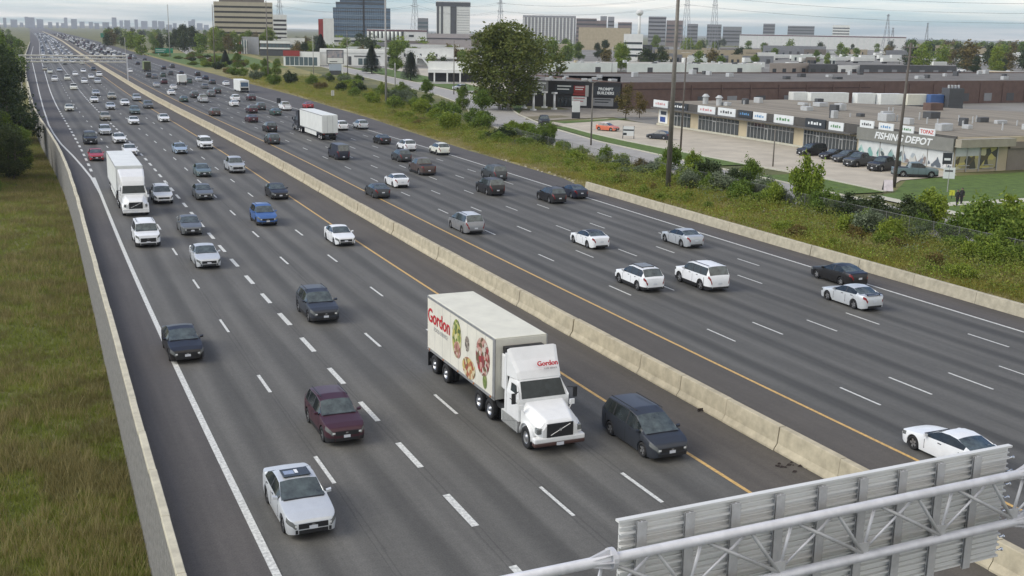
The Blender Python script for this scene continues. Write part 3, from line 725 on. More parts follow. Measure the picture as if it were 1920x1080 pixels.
APP = 'traffic coming towards the camera on the left carriageway'
REC = 'traffic driving away on the right carriageway'
near = [
 (588, 1004, 'sedan', 'pale_silver', 'silver old sedan with patched glass roof, nearest car in the left lanes'),
 (652, 832, 'suv', 'maroon', 'dark maroon SUV with lit headlights beside the thick dashed line'),
 (353, 678, 'sedan', 'black', 'black sedan driving on the white left edge line'),
 (612, 604, 'suv', 'slate', 'dark slate crossover behind and left of the food truck'),
 (1262, 862, 'minivan', 'slate', 'dark blue grey minivan with roof rails ahead of the food truck cab'),
 (393, 502, 'sedan', 'pale_silver', 'pale silver sedan behind the black edge-line sedan'),
 (650, 460, 'sedan', 'white', 'white sedan hugging the yellow line by the median'),
 (279, 462, 'boxsuv', 'white', 'square white SUV directly ahead of the white tractor trailer'),
 (362, 440, 'sedan', 'grey', 'grey sedan right behind the pale silver sedan'),
 (503, 422, 'suv', 'blue', 'bright blue crossover in the middle of the left lanes'),
 (527, 373, 'sedan', 'black', 'black sedan near the yellow line behind the blue crossover'),
 (308, 381, 'suv', 'white', 'white SUV alongside the white tractor trailer'),
 (386, 374, 'sedan', 'grey', 'charcoal grey sedan between the white SUV and the black sedan'),
 (384, 331, 'sedan', 'teal', 'grey teal sedan following the charcoal grey sedan'),
 (447, 324, 'pickup', 'silver', 'silver pickup beside the yellow line with dark lower bumper'),
 (341, 288, 'sedan', 'pale_blue', 'pale blue sedan behind the grey teal sedan'),
 (389, 279, 'boxsuv', 'white', 'white SUV on the yellow line behind the silver pickup'),
 (182, 301, 'sedan', 'red', 'red car half hidden behind the white tractor trailer'),
 (246, 291, 'sedan', 'white', 'white car half hidden behind the white trailer roof'),
 (171, 270, 'boxsuv', 'slate', 'dark square off-roader left of two white cars behind the trailer'),
 (199, 253, 'suv', 'pale_silver', 'pale silver SUV next to the dark square off-roader'),
 (226, 268, 'sedan', 'white', 'white sedan behind the trailer, right of the dark off-roader'),
 (199, 226, 'suv', 'beige', 'beige SUV alone in its lane behind the pale silver SUV'),
 (253, 233, 'sedan', 'white', 'white sedan below the green-grey car, fourth from the merge lane'),
 (310, 228, 'sedan', 'white', 'white sedan close to the yellow line in the middle distance'),
 (131, 208, 'sedan', 'cream', 'cream sedan alone beside the merge lane'),
 (255, 214, 'suv', 'teal', 'grey green SUV just behind the white sedan'),
 (280, 203, 'suv', 'grey', 'grey SUV next to the yellow line behind the lone white sedan'),
 (236, 198, 'sedan', 'white', 'white sedan left of the grey SUV'),
 (209, 205, 'sedan', 'pale_silver', 'pale silver sedan left of the white sedan'),
 (211, 186, 'suv', 'beige', 'beige SUV tucked behind another silver car'),
 (181, 179, 'sedan', 'silver', 'silver sedan leading a white sedan, third lane'),
 (178, 192, 'sedan', 'white', 'white sedan in front of a silver sedan, third lane'),
 (258, 189, 'suv', 'silver', 'silver SUV by the yellow line, foremost of its queue'),
 (139, 168, 'suv', 'cream', 'cream SUV near the merge lane at the far gantry side'),
]
for px, py, k, c, lab in near: on_road(px, py, k, c, lab, False, APP)
farL = [(103, 152, 'suv', 'white'), (127, 150, 'suv', 'cream'), (142, 142, 'suv', 'white'), (157, 136, 'sedan', 'white'), (187, 143, 'suv', 'white'), (172, 147, 'sedan', 'white'), (159, 156, 'suv', 'white'), (184, 156, 'suv', 'pale_silver'),
        (176, 132, 'sedan', 'dark_grey'), (112, 134, 'sedan', 'silver'), (94, 137, 'sedan', 'cream'), (85, 132, 'suv', 'beige')]
for px, py, k, c in farL:
    on_road(px, py, k, c, 'small %s %s just in front of the far overhead gantry' % (c.replace('_', ' '), CATS[k]), False, APP)

awayl = [
 (1858, 888, 'coupe', 'white', 'white coupe partly behind the overhead sign, nearest on the right side'),
 (1640, 581, 'sedan', 'pale_silver', 'silver sedan with rear spoiler beside the black sedan at the right edge'),
 (1612, 537, 'sedan', 'black', 'black sedan on the outer edge line behind the silver spoiler sedan'),
 (1350, 545, 'boxsuv', 'white', 'boxy white SUV driving away beside the white crossover'),
 (1229, 546, 'suv', 'white', 'white crossover with dark sunroof left of the boxy white SUV'),
 (1306, 464, 'sedan', 'silver', 'light silver sedan near the right edge, ahead of the boxy white SUV'),
 (1129, 466, 'sedan', 'white', 'white sedan with black roof driving away mid carriageway'),
 (893, 438, 'minivan', 'mid_grey', 'grey minivan with pale roof near the yellow line'),
 (1051, 381, 'suv', 'black', 'black SUV beside the navy sports sedan'),
 (1092, 372, 'sedan', 'navy', 'navy sports sedan at the start of the low shoulder wall'),
 (934, 366, 'boxsuv', 'black', 'black boxy SUV directly behind another dark SUV'),
 (940, 338, 'boxsuv', 'dark_grey', 'dark grey SUV ahead of the black boxy SUV'),
 (719, 371, 'sedan', 'dark_grey', 'dark grey sedan next to the white sedan, left lanes of right side'),
 (755, 351, 'sedan', 'white', 'white sedan right of the dark grey sedan, driving away'),
 (805, 328, 'pickup', 'brown', 'dark brown pickup with tonneau cover driving away'),
 (762, 303, 'suv', 'dark_grey', 'dark grey SUV just in front of the brown pickup'),
 (771, 283, 'suv', 'white', 'white SUV ahead of the dark grey SUV, right lanes'),
 (834, 290, 'suv', 'cream', 'cream SUV on the right edge line of the freeway'),
 (724, 270, 'sedan', 'black', 'black sedan left of the white SUV in the right lanes'),
 (645, 299, 'van', 'navy', 'dark navy cargo van behind the long white trailer'),
 (645, 244, 'suv', 'white', 'white SUV right beside the rear of the white trailer'),
 (683, 242, 'suv', 'silver', 'silver SUV in the outer lane right of the white trailer'),
 (516, 270, 'suv', 'dark_grey', 'dark grey SUV in the inner lane left of the white trailer'),
 (511, 247, 'suv', 'black', 'black SUV ahead of the dark grey inner-lane SUV'),
 (476, 229, 'sedan', 'maroon', 'dark red sedan following a maroon car, inner lanes'),
 (476, 212, 'suv', 'maroon', 'maroon SUV ahead of the dark red sedan'),
 (521, 216, 'sedan', 'green', 'dark green car beside the white pickup with a load'),
 (492, 206, 'suv', 'dark_grey', 'dark grey SUV behind the small motor coach'),
 (540, 207, 'pickup', 'white', 'white pickup carrying a dark load near the right edge'),
 (582, 203, 'sedan', 'red', 'red sedan half hidden in front of the white trailer truck'),
 (442, 199, 'sedan', 'white', 'white sedan behind another white car near the motor coach'),
 (444, 190, 'suv', 'white', 'white SUV immediately left of the motor coach'),
 (474, 188, 'suv', 'maroon', 'maroon SUV at the back corner of the motor coach'),
 (406, 217, 'suv', 'brown', 'brown SUV alone in the inner lane beside the median'),
 (426, 160, 'sedan', 'white', 'white sedan ahead of the motor coach by the grass'),
 (409, 175, 'suv', 'black', 'black SUV left of the motor coach'),
 (295, 163, 'sedan', 'silver', 'silver sedan in the inner lane near the median, far distance'),
 (309, 157, 'suv', 'maroon', 'maroon SUV in the inner lanes beside the silver sedan'),
 (327, 167, 'sedan', 'white', 'white sedan behind the white box truck'),
 (323, 178, 'sedan', 'white', 'white sedan hugging the median yellow line, far distance'),
 (347, 191, 'sedan', 'green', 'grey green sedan behind the white inner-lane sedan'),
 (367, 183, 'suv', 'dark_grey', 'dark grey SUV right of the grey green sedan'),
 (384, 192, 'pickup', 'silver', 'silver pickup among dark cars in mid carriageway'),
 (398, 181, 'suv', 'grey', 'grey SUV right of the silver pickup'),
 (386, 166, 'sedan', 'grey', 'grey sedan ahead of the silver pickup'),
]
for px, py, k, c, lab in awayl:
    on_road(px, py, k, c, lab, True, REC, roof='black' if 'black roof' in lab else 'pale_silver' if 'pale roof' in lab else None)
farR = [(356, 156, 'suv', 'green'), (374, 152, 'sedan', 'silver'), (387, 149, 'sedan', 'navy'), (400, 157, 'sedan', 'dark_grey'), (372, 142, 'suv', 'black'), (291, 147, 'sedan', 'grey'), (280, 145, 'suv', 'dark_grey'), (307, 144, 'suv', 'green'),
        (321, 141, 'suv', 'dark_grey'), (341, 140, 'sedan', 'black'), (308, 130, 'sedan', 'black'), (324, 127, 'suv', 'dark_grey'), (259, 121, 'sedan', 'black'), (245, 136, 'suv', 'white'), (272, 113, 'sedan', 'dark_grey'), (252, 108, 'suv', 'silver'), (233, 111, 'sedan', 'black'), (223, 106, 'sedan', 'grey'), (215, 104, 'suv', 'dark_grey'), (184, 107, 'sedan', 'silver')]
for px, py, k, c in farR:
    on_road(px, py, k, c, 'small %s %s far up the right carriageway before the grassy rise' % (c.replace('_', ' '), CATS[k]), True, REC)
# thick traffic further off, lane by lane
rng = random.Random(11)
cl = ['white', 'white', 'pale_silver', 'silver', 'grey', 'black', 'dark_grey', 'cream', 'maroon', 'slate']
for side in (0, 1):
    for lane in range(5 + side):
        u = (545 if side == 0 else 640) + rng.uniform(0, 30)
        while u < 2300:
            t = -LW * (lane + .5) if side == 0 else GAP + RW * (lane + .5)
            k = rng.choice(['sedan', 'suv', 'suv', 'sedan', 'minivan', 'boxsuv']); c = rng.choice(cl[:5] if side == 0 and rng.random() < .6 else cl)
            x, y = RP(u, t + rng.uniform(-.3, .3)); h = RH(u)
            place_vehicle(k, c, x, y, h if side else h + math.pi, 'tiny %s %s in the dense traffic beyond the far gantry, %s carriageway' % (c.replace('_', ' '), CATS[k], 'right' if side else 'left'), 'distant cars in the %s lanes' % ('right' if side else 'left'), lod=2)
            u += rng.uniform(16, 44) * (1 + (u - 560) / 700)
# parked and local cars
def at_px(px, py, kind, colour, heading, label, **kw):
    x, y = gp(px, py); return place_vehicle(kind, colour, x, y, R(heading), label, kw.pop('group', None), **kw)
PK = 'vehicles parked at the shopping plaza'
place_vehicle('pickup', 'teal', 105.6, 114.6, R(-28), 'long grey green pickup parked side-on in front of the storefront mural', PK)
place_vehicle('pickup', 'black', 106.6, 121.6, R(196), 'black pickup parked right beside the grey green pickup', PK)
place_vehicle('pickup', 'dark_grey', 106.8, 126.8, R(194), 'dark grey pickup, third from the right in the parked row', PK)
place_vehicle('suv', 'dark_grey', 108.4, 131.6, R(186), 'dark grey SUV parked between pickup and black sedan', PK)
place_vehicle('sedan', 'black', 109.2, 135.6, R(186), 'black sedan parked between two dark SUVs', PK)
place_vehicle('boxsuv', 'black', 108.9, 140.4, R(184), 'black SUV at the far end of the parked row', PK)
place_vehicle('hatch', 'slate', 99.0, 169.5, R(120), 'dark hatchback alone in the lot behind the tall light pole', PK)
x, y = gp(1139, 245); place_vehicle('hatch', 'orange', x, y, R(-62), 'red and white liveried car near the lot entrance', PK, roof='white')
x, y = gp(1020, 234); place_vehicle('pickup', 'black', x, y, R(250), 'black pickup driving on the service road', None)
x, y = gp(862, 168); place_vehicle('suv', 'pale_silver', x, y, R(195), 'pale silver SUV parked under the big tree', None)
x, y = gp(672, 151); place_vehicle('sedan', 'black', x, y, R(210), 'black car leaving the dealership driveway', None)
x, y = gp(398, 88); place_vehicle('suv', 'pale_blue', x, y, R(190), 'pale blue vehicle beyond the far grassy verge', None)
# ------------------------------------------------------------------ lorries, coach
TW = pm('truck_white_paint', (.80, .80, .77), .35, 0, var=.05, vs=1.5, coat=.4)
TRW = pm('trailer_white_panel', (.74, .75, .70), .45, 0, var=.08, vs=.8)
TRR = pm('trailer_roof_cream', (.68, .66, .54), .55, 0, var=.08, vs=1.0)
ALU = pm('aluminium', (.42, .42, .41), .45, .6, var=.15, vs=3)
FRAME = pm('truck_frame_black', (.02, .02, .02), .7)
TDK = pm('truck_dark_paint', (.02, .022, .03), .35, coat=.4)
RED = pm('print_red', (.50, .02, .03), .5)
GREYP = pm('print_grey', (.35, .35, .35), .5)
TGL = pm('truck_glass', (.03, .038, .038), .12, var=.4, vs=2, spec=.4)
BUMPR = pm('bumper_brown', (.065, .032, .026), .55, var=.3, vs=4)
def truck_wheel(par, x, y, r=.5, w=.28, dual=False):
    wh = bpy.data.objects.new('wheel', None); COL.objects.link(wh); wh.parent = par; wh.location = (x, y, r)
    s = 1 if y > 0 else -1; n = 20
    def ty(y0):
        pr = [(-w / 2, r * .58), (-w / 2, r * .94), (-w / 2 + .04, r), (w / 2 - .04, r), (w / 2, r * .94), (w / 2, r * .58)]
        rr = [[(q * math.cos(a), y0 + yy, q * math.sin(a)) for yy, q in pr] for a in [2 * math.pi * k / n for k in range(n)]]
        m = MB().loft(rr + [rr[0]], cap=False); m.build('tyre', TYRE, wh, True)
    ty(0)
    if dual: ty(-s * .33)
    m = MB(); c0 = -s * .02
    ring = lambda q, yy: [(q * math.cos(2 * math.pi * k / n), yy, q * math.sin(2 * math.pi * k / n)) for k in range(n)]
    rs = [ring(r * .6, s * .13), ring(r * .42, s * (.02 if dual else .08)), ring(r * .25, s * (.02 if dual else .12)), ring(r * .2, s * .16), ring(.01, s * .17)]
    m.loft(rs if s < 0 else rs, cap=False); m.build('rim', RIM, wh, True)
def part(par, name, mat, *boxes):
    m = MB()
    for b in boxes: m.box(*b)
    return m.build(name, mat, par)
def semi(label, loc, heading, cabmat, trail_len, trail_x, tractor_len, sleeper, roofmat, sidemat, gordon=False, tail_ax=None, visor_h=3.75):
    t = thing('semi_truck', label, 'truck', loc, heading)
    HW = 1.22
    # frame, cab, bonnet
    part(t, 'chassis', FRAME, (-tractor_len, -.6, -.45, .45, .55, .95), (-tractor_len, -1.9, -1.0, 1.0, .75, 1.05))
    m = MB(); m.loft([[(-1.75, -1.12, .75), (-1.75, 1.12, .75), (-1.75, 1.12, 1.55), (-1.75, .9, 1.86), (-1.75, -.9, 1.86), (-1.75, -1.12, 1.55)],
                      [(-.75, -1.08, .72), (-.75, 1.08, .72), (-.75, 1.08, 1.3), (-.75, .72, 1.66), (-.75, -.72, 1.66), (-.75, -1.08, 1.3)],
                      [(-.18, -.95, .70), (-.18, .95, .70), (-.18, .98, 1.12), (-.18, .60, 1.47), (-.18, -.60, 1.47), (-.18, -.98, 1.12)],
                      [(-.06, -.8, .72), (-.06, .8, .72), (-.06, .8, 1.05), (-.06, .55, 1.36), (-.06, -.55, 1.36), (-.06, -.8, 1.05)]][::-1])
    bevel(m.build('bonnet', cabmat, t), .06, 2)
    for s in (1, -1):
        m = MB(); arc = [(-1.02 + .62 * math.cos(a), .5 + .62 * math.sin(a)) for a in [math.pi * k / 10 for k in range(11)]]
        m.loft([[(x, s * 1.22, z), (x, s * .88, z), (x, s * .88, z + .06), (x, s * 1.22, z + .05)] for x, z in arc]); m.build('wheel_arch', cabmat, t, True)
        bevel(part(t, 'headlight', HEADL, (-.40, -.10, min(s * .72, s * 1.06), max(s * .72, s * 1.06), .88, 1.16)), .05, 2)
        part(t, 'step_tank', ALU, (-3.6, -1.85, min(s * .75, s * 1.2), max(s * .75, s * 1.2), .42, .95))
    part(t, 'grille', BLK, (-.10, -.02, -.62, .62, .74, 1.34))
    MB().tube((-.005, -.46, .84), (-.005, .46, 1.28), .022, n=6).build('grille_bar', CHROME, t); MB().tube((-.02, 0, 1.06), (.012, 0, 1.06), .07, n=12).build('badge', CHROME, t)
    bevel(part(t, 'bumper', cabmat, (-.35, -.01, -1.2, 1.2, .50, .74)), .06, 2); bevel(part(t, 'lower_bumper', BUMPR if gordon else cabmat, (-.35, .0, -1.2, 1.2, .34, .53)), .06, 2)
    part(t, 'licence_plate', PLATE, (0.0, .015, -.17, .17, .36, .50))
    cb = -1.75; ce = cb - (1.35 if not sleeper else 2.7)
    m = MB(); sec = lambda x, z1, w1: [(x, -HW, .95), (x, HW, .95), (x, HW, 2.0), (x, w1, z1 - .1), (x, w1 - .12, z1), (x, -w1 + .12, z1), (x, -w1, z1 - .1), (x, -HW, 2.0)]
    m.loft([sec(cb + .02, 1.95, 1.12), sec(cb - .45, 2.72, 1.05), sec(ce, 2.76, 1.08)]); bevel(m.build('cab', cabmat, t), .05, 2)
    # windscreen and side windows set 6 mm proud of the cab
    n = Vector((.77, 0, .47)).normalized() * .02
    m = MB(); a, b_ = (cb + .005, 1.06, 1.98), (cb - .405, .98, 2.65)
    m.quad(Vector((a[0], -a[1], a[2])) + n, Vector(a) + n, Vector(b_) + n, Vector((b_[0], -b_[1], b_[2])) + n); m.build('windshield', TGL, t)
    for s in (1, -1):
        y = s * (HW + .004); y2 = s * 1.145
        m = MB(); q = [(cb - .12, y, 1.75), (cb - .95, y, 1.75), (cb - .95, y2, 2.5), (cb - .48, y2, 2.5), (cb - .14, y, 2.0)]
        m.poly(q if s > 0 else q[::-1]); m.build('side_window', TGL, t)
        m = MB().box(cb + .05, cb + .13, min(s * 1.40, s * 1.58), max(s * 1.40, s * 1.58), 1.85, 2.32); m.tube((cb - .1, s * 1.2, 2.3), (cb + .08, s * 1.45, 2.3), .025, n=6); m.build('mirror', BLK, t)
        m = MB().box(-1.45, -1.38, min(s * 1.12, s * 1.34), max(s * 1.12, s * 1.34), 1.62, 1.85); m.tube((-1.35, s * 1.0, 1.3), (-1.4, s * 1.2, 1.65), .02, n=6); m.build('bonnet_mirror', cabmat, t)
        part(t, 'fuel_tank', ALU if not gordon else TRW, (cb - 1.9, cb - .15, min(s * .78, s * 1.2), max(s * .78, s * 1.2), .45, .98))
    # roof fairing
    fr = [(cb - .45, 2.74, 1.02), (cb - .62, 3.05, 1.05), (cb - 1.0, 3.45, 1.12), (ce - .02, visor_h, 1.2)]
    m = MB(); rr = []
    for x, z, w in fr: rr.append([(x, -w, 2.70), (x, w, 2.70), (x, w, z - .06), (x, w - .14, z), (x, -w + .14, z), (x, -w, z - .06)])
    m.loft(rr); bevel(m.build('roof_fairing', cabmat, t), .05, 2)
    for s in (1, -1):
        part(t, 'side_fairing', cabmat, (ce - (.18 if gordon else .55), ce - .02, min(s * 1.14, s * 1.22), max(s * 1.14, s * 1.22), 1.0, visor_h - .25))
    for s in (1, -1): truck_wheel(t, -1.02, s * 1.03, .5, .3)
    for x in (tractor_len * -1 + 1.9, -tractor_len + .55):
        for s in (1, -1): truck_wheel(t, x, s * 1.08, .5, .28, True)
    # trailer
    x1 = trail_x; x0 = trail_x - trail_len; W2, z0, z1 = 1.3, 1.18, 4.1
    b = part(t, 'trailer_box', sidemat, (x0, x1, -W2, W2, z0, z1 - .04)); bevel(b, .03, 1)
    bevel(part(t, 'trailer_roof', roofmat, (x0 + .01, x1 - .01, -W2 + .03, W2 - .03, z1 - .045, z1 + .005)), .02, 1)
    part(t, 'side_rail', ALU, (x0, x1, -W2 - .012, -W2 + .02, z0 - .02, z0 + .12), (x0, x1, W2 - .02, W2 + .012, z0 - .02, z0 + .12))
    part(t, 'top_rail', ALU, (x0 - .005, x1 + .005, -W2 - .01, -W2 + .03, z1 - .14, z1 - .03), (x0 - .005, x1 + .005, W2 - .03, W2 + .01, z1 - .14, z1 - .03))
    part(t, 'trailer_frame', FRAME, (x0 + .2, x1 - 1.2, -.6, .6, .85, z0 - .02), (x0 + .1, x0 + .25, -1.2, 1.2, .5, .65))
    for s in (1, -1):
        part(t, 'rear_door', TRW, (x0 - .035, x0 - .003, min(s * .03, s * 1.25), max(s * .03, s * 1.25), z0 + .08, z1 - .14))
        part(t, 'lock_rod', ALU, (x0 - .06, x0 - .036, s * .45 - .02, s * .45 + .02, z0 + .1, z1 - .2))
        part(t, 'taillight', TAILL, (x0 - .04, x0 - .01, min(s * .9, s * 1.2), max(s * .9, s * 1.2), z0 - .18, z0 - .05))
        part(t, 'landing_leg', ALU, (x1 - 2.7, x1 - 2.55, s * .7 - .07, s * .7 + .07, .35, z0))
        if not gordon: part(t, 'side_skirt', TRW, (x0 + 4.2, x1 - 3.2, s * 1.22 - .015, s * 1.22 + .015, .45, z0 - .04))
    for x in (x0 + (.75 if gordon else 1.3), x0 + (2.45 if gordon else 2.6)):
        for s in (1, -1): truck_wheel(t, x, s * 1.05, .5, .28, True)
    return t, x0, x1

# the food truck with printed side
gx, gy = gp(1052, 852); gx = 19.75
gh = RH(45) + math.pi
gor, g0, g1 = semi('white day-cab truck with short refrigerated trailer printed with food', (gx, 41.0, 0), gh, TW, 9.2, -4.25, 6.95, False, TRR, pm('trailer_cream_panel', (.72, .69, .58), .5, 0, var=.10, vs=.9), True, visor_h=3.95)
part(gor, 'cab_gap_shade', BLK, (-3.32, -3.13, -1.12, 1.12, 1.0, 3.6))  # black sheet standing in for the shade in the gap behind the cab
part(gor, 'front_frame', ALU, (g1 - .25, g1 + .015, -1.312, -1.27, 1.2, 4.06), (g1 - .25, g1 + .015, 1.27, 1.312, 1.2, 4.06))
bevel(part(gor, 'refrigeration_unit', TW, (g1, g1 + .42, -1.0, 1.0, 1.75, 3.45)), .1, 2)
part(gor, 'unit_grille', BLK, (g1 + .1, g1 + .44, -.95, .95, 3.1, 3.75))
yp = -1.318
text_mesh('lettering', 'Gordon', 1.02, RED, (g0 + 1.75, yp, 3.08), (1, 0, 0), (0, 0, 1), gor, .002, bold=.02)
text_mesh('lettering', 'FOOD SERVICE', .30, GREYP, (g0 + 2.05, yp, 2.50), (1, 0, 0), (0, 0, 1), gor, .002)
def foodmat(name, cols, sc):
    m = bpy.data.materials.new('print_' + name); m.use_nodes = True; n, l = m.node_tree.nodes, m.node_tree.links
    tc = n.new('ShaderNodeTexCoord'); v = n.new('ShaderNodeTexVoronoi'); v.inputs['Scale'].default_value = sc; l.new(tc.outputs['Object'], v.inputs['Vector'])
    s = n.new('ShaderNodeSeparateColor'); l.new(v.outputs['Color'], s.inputs[0]); r = n.new('ShaderNodeValToRGB'); l.new(s.outputs[0], r.inputs[0]); r.color_ramp.interpolation = 'CONSTANT'
    while len(r.color_ramp.elements) < len(cols): r.color_ramp.elements.new(.5)
    for i, c in enumerate(cols): r.color_ramp.elements[i].position = i / len(cols); r.color_ramp.elements[i].color = c + (1,)
    l.new(r.outputs[0], n['Principled BSDF'].inputs['Base Color']); n['Principled BSDF'].inputs['Roughness'].default_value = .5; return m
def food(px_, pz, a, b, name, cols, sc):
    mt = foodmat(name, cols, sc)
    m = MB(); m.poly([(px_ + a * math.cos(2 * math.pi * k / 24), yp, pz + b * math.sin(2 * math.pi * k / 24)) for k in range(24)]); m.build(name, mt, gor)
food(g0 + 4.35, 2.85, .62, .98, 'salad_picture', [(.20, .26, .06), (.42, .44, .14), (.60, .56, .30), (.10, .14, .04), (.45, .40, .10)], 5)
food(g0 + 4.45, 2.30, .46, .42, 'bacon_picture', [(.25, .06, .06), (.45, .22, .18), (.30, .18, .10), (.55, .40, .32)], 6)
bpy.data.objects['bacon_picture'].location.y = -.004
food(g0 + 5.75, 2.95, .27, .38, 'olive_picture', [(.08, .07, .06), (.26, .22, .18), (.40, .36, .30)], 8)
food(g0 + 7.75, 2.85, .85, .92, 'pepper_picture', [(.34, .04, .04), (.22, .05, .05), (.50, .30, .24), (.14, .10, .05), (.55, .50, .42)], 5.5)
food(g0 + 6.0, 1.80, .85, .52, 'pasta_picture', [(.34, .08, .05), (.55, .42, .14), (.20, .14, .06), (.42, .20, .08), (.60, .52, .32)], 5)
food(g0 + 8.05, 1.75, .25, .36, 'herb_picture', [(.14, .20, .05), (.30, .34, .12), (.20, .24, .08)], 7)
for k in range(1, 8): MB().box(g0 + 1.15 * k - .008, g0 + 1.15 * k + .008, -1.3035, -1.2995, 1.33, 3.94).build('panel_seam', pm('seam_grey', (.40, .40, .38), .6), gor)
for k in range(5): MB().box(g0 + .3 + 2.1 * k, g0 + .42 + 2.1 * k, -1.34, -1.313, 1.2, 1.27).build('marker_light', pm('marker_amber', (.45, .16, .03), .3), gor)
for s in (1, -1):
    MB().box(g0 + .02, g0 + .05, min(s * .75, s * 1.28), max(s * .75, s * 1.28), .25, 1.0).build('mud_flap', BLK, gor)
text_mesh('lettering', 'Gordon', .31, RED, (-2.32, .42, 3.32), (0, 1, 0), (-.55, 0, .83), gor, .015, bold=.008)
text_mesh('lettering', 'FOOD SERVICE', .095, GREYP, (-2.18, .50, 3.13), (0, 1, 0), (-.55, 0, .83), gor, .015)
# white tractor trailer coming down the left lanes
x, y = gp(252, 402); y = 110.4
semi('white sleeper tractor with long white trailer in the left lanes', (8.05, y, 0), RH(y) + math.pi, TW, 14.6, -6.3, 7.6, True, TRW, TRW, visor_h=4.0)
# white trailer driving away, dark tractor
semi('long white trailer pulled away by a dark tractor in the right carriageway', (43.25, 201.3, 0), RH(190), TDK, 15.6, -6.6, 7.6, True, TRW, TRW, visor_h=3.7)

def box_truck(label, px, py, length, h, w, bodymat, cabmat, rearmat, name='box_truck', cat='truck', zb=.9, window=None):
    x, y = gp(px, py); hd = RH(y); x += math.cos(hd) * length / 2; y += math.sin(hd) * length / 2
    t = thing(name, label, cat, (x, y, 0), hd); L2 = length / 2
    bevel(part(t, 'cargo_box' if not window else 'body', bodymat, (-L2, L2 - (1.9 if not window else 0), -w / 2, w / 2, zb if not window else .45, h)), .08, 2)
    if not window:
        m = MB(); m.loft([[(L2 - 1.85, -1, .6), (L2 - 1.85, 1, .6), (L2 - 1.85, 1, 2.3), (L2 - 1.85, -1, 2.3)], [(L2 - .7, -1, .6), (L2 - .7, 1, .6), (L2 - .7, .9, 2.2), (L2 - .7, -.9, 2.2)], [(L2 - .1, -1, .6), (L2 - .1, 1, .6), (L2, .95, 1.3), (L2, -.95, 1.3)]]); bevel(m.build('cab', cabmat, t), .06)
        part(t, 'chassis', FRAME, (-L2, L2 - .3, -.5, .5, .5, .85))
    part(t, 'rear_door', rearmat, (-L2 - .03, -L2 - .002, -w / 2 + .12, w / 2 - .12, zb + .1, h - .25))
    if window: part(t, 'rear_window', GLASS if window is True else window, (-L2 - .05, -L2 - .031, -w / 2 + .25, w / 2 - .25, h - 1.75, h - .55)); part(t, 'engine_grille', BLK, (-L2 - .06, -L2 - .032, -w / 2 + .2, w / 2 - .2, .7, h - 2.0))
    part(t, 'rear_bumper', BLK, (-L2 - .1, -L2 + .1, -w / 2 + .1, w / 2 - .1, .4, .62))
    for s in (1, -1): part(t, 'taillight', TAILL, (-L2 - .06, -L2 - .035, min(s * .8, s * 1.05), max(s * .8, s * 1.05), .95, 1.15))
    for wx in (L2 - 1.1, -L2 + 1.3):
        for s in (1, -1): truck_wheel(t, wx, s * (w / 2 - .2), .45, .26)
    return t
box_truck('small white box truck in the middle of the right carriageway', 343, 160, 6.5, 3.2, 2.4, TRW, TW, TRW)
BLUEG = pm('coach_rear_glass', (.10, .16, .24), .1, coat=.5)
box_truck('white motor coach with blue tinted rear window in the outer lane', 459, 174, 10.5, 3.4, 2.55, TRW, TW, TRW, 'coach', 'bus', window=BLUEG)
OLIVE = pm('refuse_truck_olive', (.14, .17, .06), .6, var=.3, vs=2)
box_truck('olive green refuse truck far up the right carriageway', 277, 135, 9.0, 4.0, 2.6, OLIVE, OLIVE, pm('refuse_rear_dark', (.05, .06, .03), .7, var=.3, vs=3), 'refuse_truck')
# load in the white pickup
lx, ly = gp(528, 205); ld = MB(); ld.tube((lx, ly + 3, 1.2), (lx, ly + 3, 2.3), .5, .45, 10); tag(ld.build('tarp_bundle', BLK), 'black bundle standing in the bed of the white pickup', 'bundle')
bpy.data.objects['tarp_bundle'].location = (0, 0, 0)

# sunroof panels on the nearest silver sedan, crossover sunroof
for o in list(COL.objects):
    lb = o.get('label', '') if o.parent is None else ''
    if 'patched glass roof' in lb:
        MB().box(-.75, .0, -.5, .5, 1.435, 1.464).build('glass_roof_panel', GLASS, o); MB().box(-.55, -.2, -.42, -.05, 1.46, 1.468).build('foil_patch', CHROME, o)
        MB().box(-.6, -.25, -.02, .1, 1.459, 1.467).build('foil_patch', paint('white'), o)
    if 'rear spoiler' in lb and 'beside the black' in lb: MB().box(-2.3, -2.02, -.62, .62, 1.15, 1.18).build('spoiler', paint('black'), o); [MB().box(-2.2, -2.1, s - .02, s + .02, 1.03, 1.149).build('spoiler_strut', paint('black'), o) for s in (-.5, .5)]
    if 'dark sunroof' in lb: MB().box(-1.2, .1, -.5, .5, 1.62, 1.70).build('sunroof', GLASS, o)

